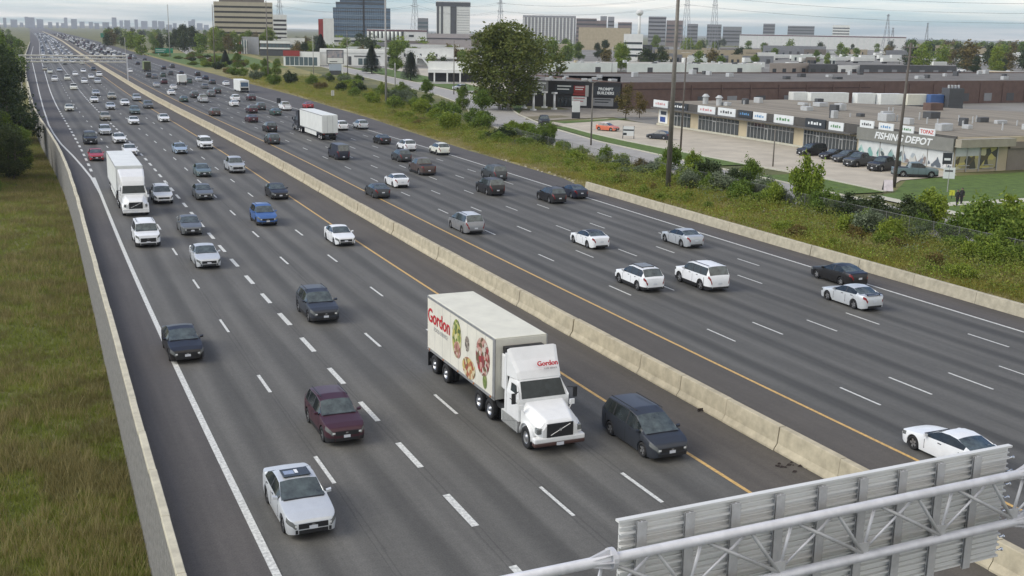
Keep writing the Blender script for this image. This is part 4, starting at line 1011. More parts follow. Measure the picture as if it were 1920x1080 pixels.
# ------------------------------------------------------------------ overhead sign gantry in the foreground
GALV = pm('galvanised_steel', (.62, .62, .63), .5, .25, var=.14, vs=2.5)
GALVD = pm('galvanised_bracket', (.50, .50, .49), .55, .3, var=.15, vs=3)
PLANK = pm('sign_plank_aluminium', (.66, .66, .63), .55, 0, var=.05, vs=.6)
gan = thing('sign_gantry', 'grey tubular steel truss gantry crossing the freeway in the foreground', 'gantry')
GY, ZT, ZB = 17.7, 7.8, 6.6
def chord(z, y=GY, r=.105, x0=-3.4, x1=46):
    m = MB(); m.tube((x0, y, z), (x1, y, z), r, n=16); return m.build('chord', GALV, gan, True)
chord(ZT); chord(ZB)
for xs_ in (9.55, 20.85, 32.1):
    for z in (ZT, ZB):
        m = MB()
        for k in range(8):
            a = 2 * math.pi * k / 8; ca, sa = math.cos(a), math.sin(a)
            m.loft([[(xs_ - .45, GY + .105 * ca - .01 * sa, z + .105 * sa + .01 * ca), (xs_ - .04, GY + .21 * ca, z + .21 * sa), (xs_ - .04, GY + .105 * ca, z + .105 * sa)], [(xs_ - .45, GY + .105 * ca + .012 * sa, z + .105 * sa - .012 * ca), (xs_ - .04, GY + .21 * ca + .012 * sa, z + .21 * sa - .012 * ca), (xs_ - .04, GY + .105 * ca + .012 * sa, z + .105 * sa - .012 * ca)]])
        m.tube((xs_ - .05, GY, z), (xs_ + .05, GY, z), .22, n=16); m.build('flange', GALV, gan)
SP = 2.26; XL = [9.1 - SP * 5 + SP * k for k in range(21)]
for k, xl in enumerate(XL):
    for dx, r in ((-1.62, .042), (-.55, .042)):
        MB().tube((xl + dx - .2, GY, ZT - .1), (xl, GY, ZB + .1), r, n=8).build('diagonal', GALVD, gan, True)
    MB().tube((xl + .28, GY + .04, ZT - .1), (xl + .02, GY + .02, ZB + .12), .036, n=8).build('diagonal', GALV, gan, True)
    MB().tube((xl + 1.45, GY + .08, ZT - .1), (xl + .05, GY + .04, ZB + .12), .028, n=8).build('diagonal', GALV, gan, True)
    MB().box(xl - .16, xl + .16, GY - .02, GY + .02, ZB + .1, ZB + .34).build('gusset', GALVD, gan)
# gantry columns beyond the frame edges carry it
for cx in (-3.2, 45.6):
    zb = -4.5 if cx < 0 else 0
    for dy in (0,): MB().tube((cx, GY + dy, zb), (cx, GY + dy, ZT + .3), .24, n=14).build('column', GALV, gan, True)
    MB().box(cx - .6, cx + .6, GY - 1.8, GY + .6, zb, zb + .35).build('footing', CONC2, gan)
sign = thing('overhead_sign', 'back of a big aluminium road sign hung on the foreground gantry', 'sign')
SY, SX0, SX1, SZ0, SZ1 = 18.34, 10.08, 20.78, 5.40, 8.20
nz = 10; hz = (SZ1 - SZ0) / nz
pmesh = {}
xsplit = [SX0, 13.9, SX1]
for i in range(nz):
    z = SZ0 + i * hz
    for a, b in zip(xsplit, xsplit[1:]):
        m = MB(); m.box(a + .008, b - .008, SY, SY + .03, z + .010, z + hz - .010)
        m.box(a + .008, b - .008, SY - .085, SY - .001, z + .010, z + .055); m.box(a + .008, b - .008, SY - .05, SY - .001, z + hz * .5, z + hz * .5 + .03)
        m.build('plank', PLANK, sign)
MB().box(SX0 - .05, SX1 + .05, SY - .07, SY + .06, SZ1 + .003, SZ1 + .05).build('top_trim', PLANK, sign)
bx = SX0 + .45
while bx < SX1:
    m = MB(); m.box(bx - .11, bx + .11, SY - .16, SY - .145, SZ0 - .05, SZ1 - .02); m.box(bx - .012, bx + .012, SY - .144, SY - .10, SZ0 - .05, SZ1 - .02); m.box(bx - .11, bx + .11, SY - .099, SY - .0865, SZ0 - .05, SZ1 - .02)
    m.build('bracket', GALVD, sign); bx += 1.14
for i in range(8):
    z = SZ0 + .15 + i * .34
    m = MB(); m.tube((SX1 + .02, SY - .03, z), (SX1 + .13, SY - .03, z), .02, n=6); m.tube((SX1 + .13, SY - .03, z), (SX1 + .16, SY - .03, z), .045, n=8); m.build('clamp_bolt', CHROME, sign)

GA = R(2.3); gc = Vector((15.4, 18.1, 0))
for o in (gan, sign):
    o.rotation_euler = (0, 0, GA); o.location = gc - Matrix.Rotation(GA, 3, 'Z') @ gc
# second gantry far up the left carriageway
fg = thing('sign_gantry', 'pale truss gantry over the far left lanes with three horizontal chords', 'gantry')
FY = 392
for z in (5.9, 6.9, 7.9): MB().tube((-3.6, FY, z), (28.6, FY, z), .22, n=8).build('chord', pm('gantry_pale', (.62, .60, .52), .6, var=.1, vs=1), fg)
for k in range(16): MB().tube((-3.4 + 2 * k, FY, 5.9), (-2.4 + 2 * k, FY, 7.9), .07, n=5).build('diagonal', GALV, fg); MB().tube((-2.4 + 2 * k, FY, 7.9), (-1.4 + 2 * k, FY, 5.9), .07, n=5).build('diagonal', GALV, fg)
for cx in (-3.6, 27.5 + .9): MB().tube((cx, FY, -4 if cx < 0 else 0), (cx, FY, 8.2), .25, n=8).build('column', GALV, fg)

# ------------------------------------------------------------------ poles, signs by the road
STEEL = pm('pole_steel_brown', (.17, .155, .13), .6, .2, var=.2, vs=2)
WOOD = pm('pole_wood', (.11, .095, .08), .85, var=.3, vs=4, stretch=(3, 3, .3))
GREYPOLE = pm('pole_weathered_grey', (.36, .35, .33), .7, var=.15, vs=2)
def pole(name, label, px, py, h, r0, r1, mat, lean=(0, 0), arm=None, heads=0, cat='pole', group=None, xy=None):
    x, y = xy or gp(px, py); t = thing(name, label, cat, (x, y, -.05), 0, group)
    MB().tube((0, 0, 0), (lean[0] * h, lean[1] * h, h), r0, r1, 10).build('shaft', mat, t, True)
    if arm == 'cross':
        for q in (h - .6, h - 1.7): MB().box(lean[0] * h - .06, lean[0] * h + .06, -1.2, 1.2, q, q + .12).build('cross_arm', mat, t)
        for q in (-1.0, -.4, .4, 1.0): MB().tube((lean[0] * h, q, h - .48), (lean[0] * h, q, h - .2), .05, n=6).build('insulator', GREYPOLE, t)
    if arm == 'twin':
        for s in (1, -1):
            MB().tube((lean[0] * h, 0, h - .1), (lean[0] * h + s * 1.3, 0, h + .35), .05, n=6).build('lamp_arm', mat, t)
            bevel(MB().box(lean[0] * h + s * 1.3 - .35, lean[0] * h + s * 1.3 + .35, -.16, .16, h + .3, h + .45).build('lamp_head', GREYPOLE, t), .04)
    if arm == 'high':
        for k in range(8):
            a = k * math.pi / 4; MB().box(.9 * math.cos(a) - .25, .9 * math.cos(a) + .25, .9 * math.sin(a) - .25, .9 * math.sin(a) + .25, h - .3, h).build('lamp_head', GREYPOLE, t)
    return t
pole('light_mast', 'tall brown high-mast light pole rising from the bushes', 1252, 356, 27, .32, .17, STEEL, (.008, 0))
pole('light_mast', 'tall pale light mast beside the willow, left of the big tree', 724, 196, 27, .30, .16, GREYPOLE)
pole('light_mast', 'tall thin light mast in front of the beige office', 403, 129, 27, .28, .15, STEEL, (-.002, 0))
pole('light_mast', 'tall thin light mast right of the beige office block', 503, 147, 27, .28, .15, STEEL)
pole('light_mast', 'thin far light mast standing in the median beyond the gantry', 265, 152, 14, .09, .06, GREYPOLE, cat='pole', xy=RP(386, BAR + 1.0))
pole('light_mast', 'thin light mast among the hazy towers above the far traffic', 0, 0, 30, .3, .2, GREYPOLE, xy=RP(700, 52))
pole('utility_pole', 'dark wooden utility pole at the lot kerb behind the light mast', 1276, 279, 14.2, .17, .11, WOOD, (.015, 0))
pole('utility_pole', 'leaning wooden utility pole with crossarms before the fishing store', 1676, 350, 17.2, .23, .13, WOOD, (.035, .0), 'cross')
pole('lamp_post', 'twin-head lamp post on the service road before the black shopfronts', 1108, 272, 10.0, .15, .1, STEEL, (0, 0), 'twin', cat='street lamp')
pole('lamp_post', 'short dark lamp post in the parking lot beside the bushes', 1449, 312, 5.2, .1, .08, STEEL, cat='street lamp')
pole('utility_pole', 'slim dark pole next to the digital billboard', 652, 154, 17, .16, .1, STEEL)
pole('utility_pole', 'slim pole left of the digital billboard', 588, 138, 15, .17, .1, GREYPOLE)
pole('utility_pole', 'thin dark pole in front of the arched white dealership', 851, 177, 15, .16, .1, STEEL, cat='pole')
pole('utility_pole', 'short pinkish post beside the conifer near the dealership', 741, 168, 8, .18, .14, GREYPOLE)
pole('utility_pole', 'thin pole above the white long shed roof', 1147, 140, 12, .15, .1, GREYPOLE, (0, 0), 'cross')
# speed sign on the verge
x, y = gp(624, 190); t = thing('road_sign', 'small white rectangular road sign on the right verge', 'sign', (x, y, 0), R(20))
MB().tube((0, 0, 0), (0, 0, 2.6), .05, n=6).build('post', WOOD, t); MB().box(-.45, .45, -.03, -.0, 1.4, 2.7).build('panel', pm('sign_white', (.66, .66, .60), .5), t)
# big green guide sign beyond the verge
GRN = pm('guide_sign_green', (.01, .20, .12), .45, var=.08, vs=.5); WHT = pm('sign_print_white', (.72, .74, .72), .5)
x, y = gp(308, 103); t = thing('guide_sign', 'large green freeway guide sign with white lettering on the far verge', 'sign', (x, y, 0), R(-8))
for s in (-3.5, 0, 3.5): MB().tube((s, .2, -.3), (s, .2, 3.2), .12, n=8).build('post', GALV, t)
MB().box(-5.4, 5.4, -.06, .06, 1.2, 4.1).build('panel', GRN, t); MB().box(-5.0, 1.0, -.075, -.062, 3.0, 3.3).build('lettering', WHT, t); MB().box(-5.0, 0.0, -.075, -.062, 2.1, 2.4).build('lettering', WHT, t); MB().box(3.1, 5.3, -.08, -.062, 2.6, 4.0).build('shield_panel', pm('guide_sign_light', (.05, .30, .16), .45), t)
x, y = RP(1250, 46); t = thing('guide_sign', 'distant green overhead guide sign above the far right lanes', 'sign', (x, y, 0), 0)
MB().tube((4, 0, 0), (4, 0, 8), .25, n=8).build('post', GALV, t); MB().box(-6, 4, -.3, -.1, 5, 9.5).build('panel', GRN, t)
# debris on the median shoulder
TYR = pm('shredded_tyre', (.03, .022, .018), .9)
x, y = gp(1318, 772); m = MB(); m.loft([[(x - .25 + .1 * k, y + .12 * math.sin(k), .02), (x - .2 + .1 * k, y + .2 + .1 * math.sin(k), .02), (x - .2 + .1 * k, y + .15, .14)] for k in range(5)]); tag(m.build('tyre_shred', TYR), 'black tyre shred lying beside the median barrier', 'debris')
x, y = gp(1486, 876); m = MB(); rg = random.Random(3)
for k in range(14):
    a, b = x + rg.uniform(-.6, .6), y + rg.uniform(-.5, .5); s = rg.uniform(.04, .16); m.poly([(a - s, b, .01), (a, b - s * .6, .015), (a + s, b, .03), (a, b + s * .5, .06)])
tag(m.build('crumbled_debris', TYR), 'dark crumbled litter at the foot of the median barrier', 'debris', kind='stuff')
# ------------------------------------------------------------------ buildings
def yh(px): return 59.9 + (px - 960) * 0.0169
def gpd(px, d):
    x = (px - 960) / F_PX; v = rt2 * x + up2 * ((540 - yh(px)) / F_PX) + fw; h = Vector((v.x, v.y)).normalized() * d
    return h.x, h.y
def hitx(px, py, X0):
    x = (px - 960) / F_PX; y = -(py - 540) / F_PX; d = rt2 * x + up2 * y + fw; k = X0 / d.x
    return d.y * k, CAM_H + d.z * k
def hity(px, py, Y0):
    x = (px - 960) / F_PX; y = -(py - 540) / F_PX; d = rt2 * x + up2 * y + fw; k = Y0 / d.y
    return d.x * k, CAM_H + d.z * k
def hitl(px, py, a, b):
    """along-line distance and height where the ray of a pixel meets the vertical plane through ground points a, b"""
    x = (px - 960) / F_PX; y = -(py - 540) / F_PX; d = rt2 * x + up2 * y + fw
    ax = Vector((b[0] - a[0], b[1] - a[1])); L = ax.length; ax /= L; n = Vector((-ax.y, ax.x)); k = (a[0] * n.x + a[1] * n.y) / (d.x * n.x + d.y * n.y)
    return (d.x * k - a[0]) * ax.x + (d.y * k - a[1]) * ax.y, CAM_H + d.z * k
BGLASS = pm('window_glass', (.035, .045, .05), .08, spec=.8)
BMUL = pm('window_frame_grey', (.42, .42, .40), .5)
ROOFG = pm('roof_gravel_grey', (.150, .138, .118), .95, var=.25, vs=.12, bump=.2, bs=3)
ROOFB = pm('roof_gravel_brown', (.235, .205, .155), .95, var=.28, vs=.5, stretch=(.06, 1, 1), bump=.2, bs=3)
ROOFL = pm('roof_pale', (.42, .40, .34), .9, var=.2, vs=.15)
BRICK = pm('brick_brown', (.135, .088, .072), .9, var=.18, vs=.6, bump=.15, bs=12)
WALLW = pm('wall_white', (.78, .78, .73), .7, var=.08, vs=.3)
WALLP = pm('wall_pale_green', (.72, .76, .69), .7, var=.08, vs=.3)
WALLT = pm('wall_tan', (.46, .39, .26), .8, var=.12, vs=.4)
WALLB = pm('wall_brown_grey', (.22, .19, .155), .8, var=.12, vs=.5)
WALLK = pm('wall_black', (.022, .021, .022), .6, var=.15, vs=.6)
WALLD = pm('wall_dark_grey', (.075, .078, .08), .7, var=.12, vs=.5)
WALLG = pm('wall_mid_grey', (.24, .245, .25), .75, var=.12, vs=.4)
WALLR = pm('wall_red', (.28, .035, .03), .7, var=.1, vs=.4)
UNIT = pm('rooftop_unit', (.45, .46, .45), .6, var=.1, vs=2)
class Frame:
    pass
def bldg(name, label, p0, p1, depth, h, wall, roof=None, parapet=.5, cat='building', base=-.1, poly=None):
    a, b = Vector(p0), Vector(p1); d = b - a; L = d.length; rz = math.atan2(d.y, d.x)
    t = thing(name, label, cat, (a.x, a.y, 0), rz)
    if poly:      # irregular plan, world corners counter-clockwise
        c, s = math.cos(-rz), math.sin(-rz); q = [((x - a.x) * c - (y - a.y) * s, (x - a.x) * s + (y - a.y) * c) for x, y in poly]
        MB().prism(q, base, h).build('wall', wall, t); cx = sum(k[0] for k in q) / len(q); cy = sum(k[1] for k in q) / len(q)
        MB().prism([(cx + (x - cx) * .985, cy + (y - cy) * .985) for x, y in q], h + .002, h + .06).build('roof', roof or ROOFG, t)
        MB().box(0, L, 0, .3, h + .001, h + parapet).build('parapet', wall, t); return t, L
    MB().box(0, L, 0, depth, base, h).build('wall', wall, t)
    e = .3
    MB().box(e, L - e, e, depth - e, h + .002, h + .06).build('roof', roof or ROOFG, t)
    if parapet:
        for bx_ in ((0, L, 0, e), (0, L, depth - e, depth), (0, e, e, depth - e), (L - e, L, e, depth - e)):
            MB().box(*bx_, h + .001, h + parapet).build('parapet', wall, t)
    return t, L
def win(t, x0, x1, z0, z1, mat=None, name='window', y=-.05, th=.049):
    return MB().box(x0, x1, y, y + th, z0, z1).build(name, mat or BGLASS, t)
def unit(t, x, y, z, sx, sy, sz, mat=None, name='rooftop_unit'):
    bevel(MB().box(x - sx / 2, x + sx / 2, y - sy / 2, y + sy / 2, z, z + sz).build(name, mat or UNIT, t), .05, 1)
def pxb(name, label, pl, pr, depth, h, wall, roof=None, **k):
    a, b = gp(*pl), gp(*pr); fa, fb = 1 + depth / math.hypot(*a), 1 + depth / math.hypot(*b)
    return bldg(name, label, a, b, depth, h, wall, roof, poly=[a, b, (b[0] * fb, b[1] * fb), (a[0] * fa, a[1] * fa)], **k)

# --- strip plaza with the fishing store
PX0 = 114.6
plz, PL = bldg('strip_plaza', 'long single storey strip plaza with shop signs and brown gravel roof', (PX0, 197), (PX0, 117.2), 54, 4.6, WALLT, ROOFB, parapet=.25, poly=[(PX0, 197), (PX0, 117.2), (186, 117.2), (172, 155), (146, 199)])
PA, PB = (PX0, 197), (PX0, 117.2)
FASC = pm('fascia_dark', (.075, .07, .062), .7, var=.15, vs=1)
CANO = pm('canopy_edge', (.10, .095, .085), .7)
MB().box(-.3, PL + .3, -.30, -.02, 3.55, 4.86).build('fascia', FASC, plz)
MB().box(-.4, hitl(1609, 260, PA, PB)[0], -1.6, -.31, 3.30, 3.52).build('canopy', CANO, plz)
MB().box(-.2, PL - 18, -.22, -.002, 0, .35).build('base_course', KERB, plz)
def storefront(xa, xb, n, door=None):
    w = (xb - xa) / n
    for i in range(n):
        win(plz, xa + i * w + .06, xa + (i + 1) * w - .06, .38, 2.95, BGLASS, 'window_pane', -.06, .05)
        MB().box(xa + i * w - .05, xa + i * w + .05, -.09, -.003, .30, 3.05).build('mullion', BMUL, plz)
    MB().box(xa, xb, -.085, -.061, 2.28, 2.36).build('transom', BMUL, plz)
    if door is not None:
        dx = xa + door * w; MB().box(dx, dx + w, -.13, -.095, .05, 2.3).build('door', BMUL, plz); MB().box(dx + .15, dx + w - .15, -.14, -.131, .3, 2.15).build('door_glass', BGLASS, plz)
for a, b, n, dr in ((1258, 1293, 6, 1), (1309, 1384, 11, 4), (1401, 1488, 13, 5), (1508, 1555, 8, 4), (1556, 1608, 8, 3)):
    xa = hitl(a, 250, PA, PB)[0]; xb = hitl(b, 262, PA, PB)[0]; storefront(xa, xb, n, dr)
# mural panel at the left end
xa, xb = hitl(1225, 220, PA, PB)[0], hitl(1252, 220, PA, PB)[0]
MB().box(max(.3, xa), xb, -.06, -.004, .45, 3.1).build('poster_panel', WALLW, plz)
MB().box(max(.3, xa) + .6, xb - .8, -.08, -.061, .7, 1.7).build('poster_picture', pm('print_blue', (.03, .07, .25), .5, var=.3, vs=1.5), plz)
MB().box(max(.3, xa) + .8, xb - .5, -.08, -.061, 2.1, 2.8).build('poster_picture', pm('print_dark', (.05, .06, .08), .5, var=.3, vs=1.5), plz)
SIGNW = pm('shop_sign_white', (.70, .72, .70), .5, var=.05, vs=1)
SIGND = pm('shop_sign_dark', (.03, .035, .04), .5, var=.1, vs=1)
INK = {'red': pm('sign_ink_red', (.50, .05, .05), .5), 'dark': pm('sign_ink_dark', (.06, .06, .06), .5), 'blue': pm('sign_ink_blue', (.10, .25, .45), .5), 'green': pm('sign_ink_green', (.08, .22, .08), .5), 'white': WHT, 'pink': pm('sign_ink_pink', (.55, .25, .25), .5)}
def shop_sign(x0, x1, y0, y1, mat, ink, tall=1.0, txt=None):
    xm = (x0 + x1) / 2; sa = hitl(x0, (y0 + y1) / 2, PA, PB)[0]; sb = hitl(x1, (y0 + y1) / 2, PA, PB)[0]
    zt = hitl(xm, y0 + 2, PA, PB)[1]; zb = hitl(xm, y1 - 1, PA, PB)[1]; zb = max(zb, 3.54)
    box = MB().box(sa, sb, -.46, -.302, zb, zt).build('shop_sign', mat, plz)
    zc = (zb + zt) / 2; hh = zt - zb
    if txt: text_mesh('lettering', txt, hh * .75, INK[ink], ((sa + sb) / 2, -.465, zc), (1, 0, 0), (0, 0, 1), box, .004, bold=.02, sx=1.1); return
    n = 5; w = (sb - sa) * .7 / n
    for i in range(n):
        q = sa + (sb - sa) * .15 + i * w; MB().box(q, q + w * (.5 + .3 * ((i * 7) % 3) / 2), -.475, -.461, zc - hh * .16, zc + hh * (.10 + .08 * (i % 2))).build('lettering', INK[ink], box)
for s in ((1229, 1256, 186, 203, SIGNW, 'pink'), (1265, 1293, 192, 209, SIGND, 'white'), (1312, 1345, 197, 214, SIGNW, 'pink'), (1350, 1383, 201, 219, SIGNW, 'dark'), (1388, 1414, 205, 221, SIGND, 'blue'), (1416, 1441, 209, 226, SIGNW, 'blue'), (1455, 1492, 214, 233, SIGNW, 'green'), (1514, 1552, 221, 243, SIGND, 'white'), (1558, 1586, 227, 247, SIGNW, 'green')):
    shop_sign(*s)
# fishing store front
fa, fb = hitl(1611, 260, PA, PB)[0], PL
FISHB = pm('store_band_grey', (.20, .20, .175), .7, var=.12, vs=.8)
MB().box(fa, fb + .2, -.55, -.31, 2.75, 4.55).build('store_band', FISHB, plz)
text_mesh('lettering', 'FISHING DEPOT', 1.35, WHT, ((fa + fb) / 2, -.57, 3.62), (1, 0, 0), (0, 0, 1), plz, .02, shear=.25, bold=.035, sx=1.2)
MUW = pm('mural_white', (.58, .60, .58), .6, var=.1, vs=1.2); wq = (fb - fa) / 4
mcols = [[(.18, .36, .32), (.34, .50, .46), (.10, .22, .20), (.55, .58, .56)], [(.20, .34, .32), (.08, .10, .10), (.50, .52, .48), (.30, .40, .38)], [(.16, .20, .24), (.34, .38, .40), (.22, .18, .16), (.50, .50, .46)], [(.55, .56, .54), (.42, .44, .44), (.10, .12, .14), (.60, .60, .58)]]
for i in range(4):
    pn = MB().box(fa + i * wq + .08, fa + (i + 1) * wq - .08, -.12, -.003, .25, 2.72).build('mural_panel', MUW, plz)
    MB().poly([(fa + i * wq + .2 + (wq - .4) * k / 8, -.124, .3 if False else (1.3 + .7 * math.sin(k * 1.7 + i))) for k in range(9)] + [(fa + (i + 1) * wq - .2, -.124, .3), (fa + i * wq + .2, -.124, .3)]).build('mural_picture', foodmat('mural_scene', mcols[i], 1.6), pn)
# roof-standing signs over the store
for x0, x1, y0, y1, mt, ik, tx in ((1617, 1643, 224, 241, SIGNW, 'dark', None), (1652, 1680, 229, 246, SIGNW, 'blue', None), (1692, 1718, 234, 250, SIGNW, 'green', None), (1728, 1758, 239, 255, SIGNW, 'red', 'TOPAZ')):
    shop_sign(x0, x1, y0, y1, mt, ik, txt=tx)
# camera-facing end: canopy, picture windows, brown wing
ec = 0.0
MB().box(PL + .002, PL + 1.4, -.3, 9.5, 3.4, 4.5).build('end_fascia', pm('fascia_stone', (.34, .31, .24), .75, var=.1, vs=1), plz)
for i, (a, b) in enumerate(((.15, 4.4), (4.6, 7.6))):
    pn = MB().box(PL + .003, PL + .08, a, b, .3, 3.35).build('picture_window', MUW if i == 0 else WALLD, plz)
    MB().box(PL + .081, PL + .09, a + .1, b - .1, .35, 2.1 if i == 0 else 3.2).build('window_picture', foodmat('window_scene', [(.50, .44, .14), (.10, .08, .04), (.36, .32, .16), (.06, .06, .04), (.58, .54, .34)], 1.1), pn)
for q in (.1, 2.2, 4.5, 7.7): MB().box(PL + .081, PL + .15, q - .06, q + .06, 0, 3.38).build('mullion', BMUL, plz)
for a in (.6, 4.9):
    for z in (.35, .8): MB().box(PL + .25, PL + .32, a, a + 2.0, z, z + .08).build('railing', BMUL, plz)
MB().box(PL + .003, PL + .4, 9.6, 40, 3.0, 3.9).build('wing_fascia', WALLB, plz)
for q in (14, 17.5, 23): MB().box(PL + .003, PL + .07, q, q + 1.6, .1, 2.6).build('wing_door', pm('door_rust', (.20, .09, .06), .7), plz)
MB().box(PL + .003, PL + .06, 9.6, 40, -.05, 2.98).build('wing_wall', WALLB, plz)
# roof furniture
for px, py in ((1271, 186), (1285, 186)):
    m = MB(); m.tube((0, 0, 0), (0, 0, 1.4), .55, n=10); m.tube((0, 0, 1.4), (0, 0, 1.9), .8, .3, n=10)
    o = m.build('vent_cowl', UNIT, plz); a = hitl(px, py, PA, PB); o.location = (a[0] + (2 if px == 1271 else 4.0), 5, 4.66)
rr = random.Random(5)
for k in range(26): unit(plz, rr.uniform(6, PL - 4), rr.uniform(6, 30), 4.66, rr.uniform(.7, 2.2), rr.uniform(.7, 2.2), rr.uniform(.5, 1.3), UNIT if k % 3 else WALLD)
for k in range(20):
    m = MB().tube((0, 0, 0), (0, 0, rr.uniform(.6, 1.2)), .12, n=6); o = m.build('roof_vent', UNIT, plz); o.location = (rr.uniform(6, PL - 4), rr.uniform(5, 30), 4.66)
h0, h1 = gp(1655, 207, 4.66), gp(1768, 207, 4.66); MB().box(197 - h0[1], 197 - h1[1], h1[0] - PX0 - 3, h1[0] - PX0, 4.66, 6.0).build('roof_hut', BRICK, plz)

# --- black shop building and brick warehouse
BA, BB = gp(966, 197.5), gp(1163, 204.5)
blk, BL = bldg('black_shop_building', 'black fronted shop building with sign boards and grey gravel roof', BA, BB, 46, 5.9, WALLK, ROOFG, parapet=.35, poly=[BA, BB, (BB[0] * 1.17, BB[1] * 1.17), (BA[0] * 1.15, BA[1] * 1.15)])
def bsign(x0, x1, y0, y1, mat, name='sign_board', txt=None, ink=None, yy=-.12, nb=0):
    sa = hitl(x0, (y0 + y1) / 2, BA, BB)[0]; sb = hitl(x1, (y0 + y1) / 2, BA, BB)[0]; xm = (x0 + x1) / 2
    zt, zb = hitl(xm, y0, BA, BB)[1], hitl(xm, y1, BA, BB)[1]
    b = MB().box(sa, sb, yy, yy + .1, zb, zt).build(name, mat, blk)
    if txt:
        for i, tx in enumerate(txt): text_mesh('lettering', tx, (zt - zb) * .40, ink, ((sa + sb) / 2, yy - .01, zt - (zt - zb) * (.29 + .42 * i)), (1, 0, 0), (0, 0, 1), b, .01, bold=.03, sx=1.05)
    for i in range(nb):
        MB().box(sa + (sb - sa) * .12, sb - (sb - sa) * (.12 + .1 * i), yy - .02, yy - .001, zt - (zt - zb) * (.25 + .32 * i), zt - (zt - zb) * (.12 + .32 * i)).build('lettering', ink, b)
    return b
bsign(1109, 1163, 162, 180, SIGND, txt=['PROMPT', 'BUILDERS'], ink=WHT)
bsign(1041, 1075, 158, 176, SIGND, nb=2, ink=WHT); bsign(1076, 1098, 161, 174, WALLR, nb=2, ink=WHT); bsign(1074, 1100, 175, 179, WALLR, 'red_stripe')
bsign(997, 1028, 152, 172, WALLG, nb=3, ink=WHT); bsign(972, 988, 152, 166, SIGNW); bsign(965, 970, 168, 179, SIGNW)
bsign(1098, 1104, 160, 181, BMUL, 'pilaster', yy=-.3)
bsign(1072, 1100, 181, 198, SIGNW, 'window_poster', nb=2, ink=INK['pink']); bsign(1110, 1150, 184, 199, WALLG, 'shop_window', nb=2, ink=BGLASS)
for a, b in ((1046, 1050), (1052, 1057), (1059, 1064), (1066, 1071)): bsign(a, b, 181, 199, BGLASS, 'window_pane')
for k in range(9): unit(blk, rr.uniform(3, BL - 3), rr.uniform(4, 30), 5.97, rr.uniform(.6, 1.6), rr.uniform(.6, 1.6), rr.uniform(.4, 1.0))
brk, BKL = bldg('brick_warehouse', 'long brown brick warehouse with flat grey roof behind the plaza', (BB[0] + .3, BB[1] + .1), (340, 252), 62, 5.9, BRICK, ROOFG, parapet=.4)
MB().box(0, 78, -.08, -.002, 4.5, 4.75).build('brick_course', pm('brick_dark', (.07, .042, .036), .9), brk)
for k in range(20): MB().box(20 + 9 * k, 20.3 + 9 * k, -.25, -.003, .2, 5.6).build('downpipe', BRICK, brk); MB().box(22 + 9 * k, 25 + 9 * k, -.06, -.004, .6, 2.8).build('loading_door', WALLG if k % 2 else WALLD, brk)
for k in range(22): unit(brk, rr.uniform(4, 190), rr.uniform(6, 56), 5.97, rr.uniform(.8, 2.6), rr.uniform(.8, 2.2), rr.uniform(.5, 1.5), UNIT if k % 3 else WALLD)
xq, yq = gp(1777, 208); t = thing('dust_collector', 'dark slate louvred tower with pale pipes on its top', 'tower', (xq, yq, 0), R(-12))
MB().box(0, 4.0, 0, 3.6, -.1, 5.6).build('casing', WALLD, t)
for k in range(6): MB().box(-.05, 4.05, -.06, -.003, .6 + .85 * k, 1.1 + .85 * k).build('louvre', WALLD, t)
for k in range(4): MB().tube((.6 + k * .9, 1.5, 5.6), (.6 + k * .9, 1.5, 6.4), .3, n=8).build('duct', UNIT, t)
# white storage trailers parked behind the plaza
TG = 'white storage trailers parked between plaza and brick warehouse'
def storage_trailer(px0, px1, py, label, mat=None, h=3.9, grp=TG, tail=False):
    a, b = Vector(gp(px0, py)), Vector(gp(px1, py)); d = b - a; t = thing('storage_trailer', label, 'trailer', (a.x, a.y, 0), math.atan2(d.y, d.x), grp); L = d.length
    bevel(MB().box(0, L, 0, 2.6, 1.1, h).build('box', mat or TRW, t), .05, 1)
    MB().box(0, L, -.02, -.002, 1.1, 1.25).build('side_rail', ALU, t); MB().box(L * .02, L * .98, .4, 2.2, .8, 1.09).build('frame', FRAME, t)
    for q in (.12, .2): MB().tube((L * q, -.01, .5), (L * q, 2.5, .5), .5, n=12).build('wheel', TYRE, t)
    MB().box(L * .8 - .1, L * .8 + .1, .4, .6, -.02, 1.0).build('landing_leg', ALU, t)
storage_trailer(1486, 1518, 202, 'white storage trailer, leftmost behind the plaza roof')
storage_trailer(1519, 1590, 203, 'long white storage trailer, second from the left behind the plaza roof')
storage_trailer(1606, 1640, 204, 'white storage trailer left of the gap behind the plaza')
storage_trailer(1650, 1692, 205, 'white storage trailer right of the gap, just left of the leaning pole')
storage_trailer(1700, 1742, 206, 'pale storage trailer with lettering right of the leaning pole', TRR)
storage_trailer(1743, 1768, 207, 'blue sided storage container beside the louvred tower', pm('container_blue', (.06, .12, .28), .5, var=.1, vs=1))

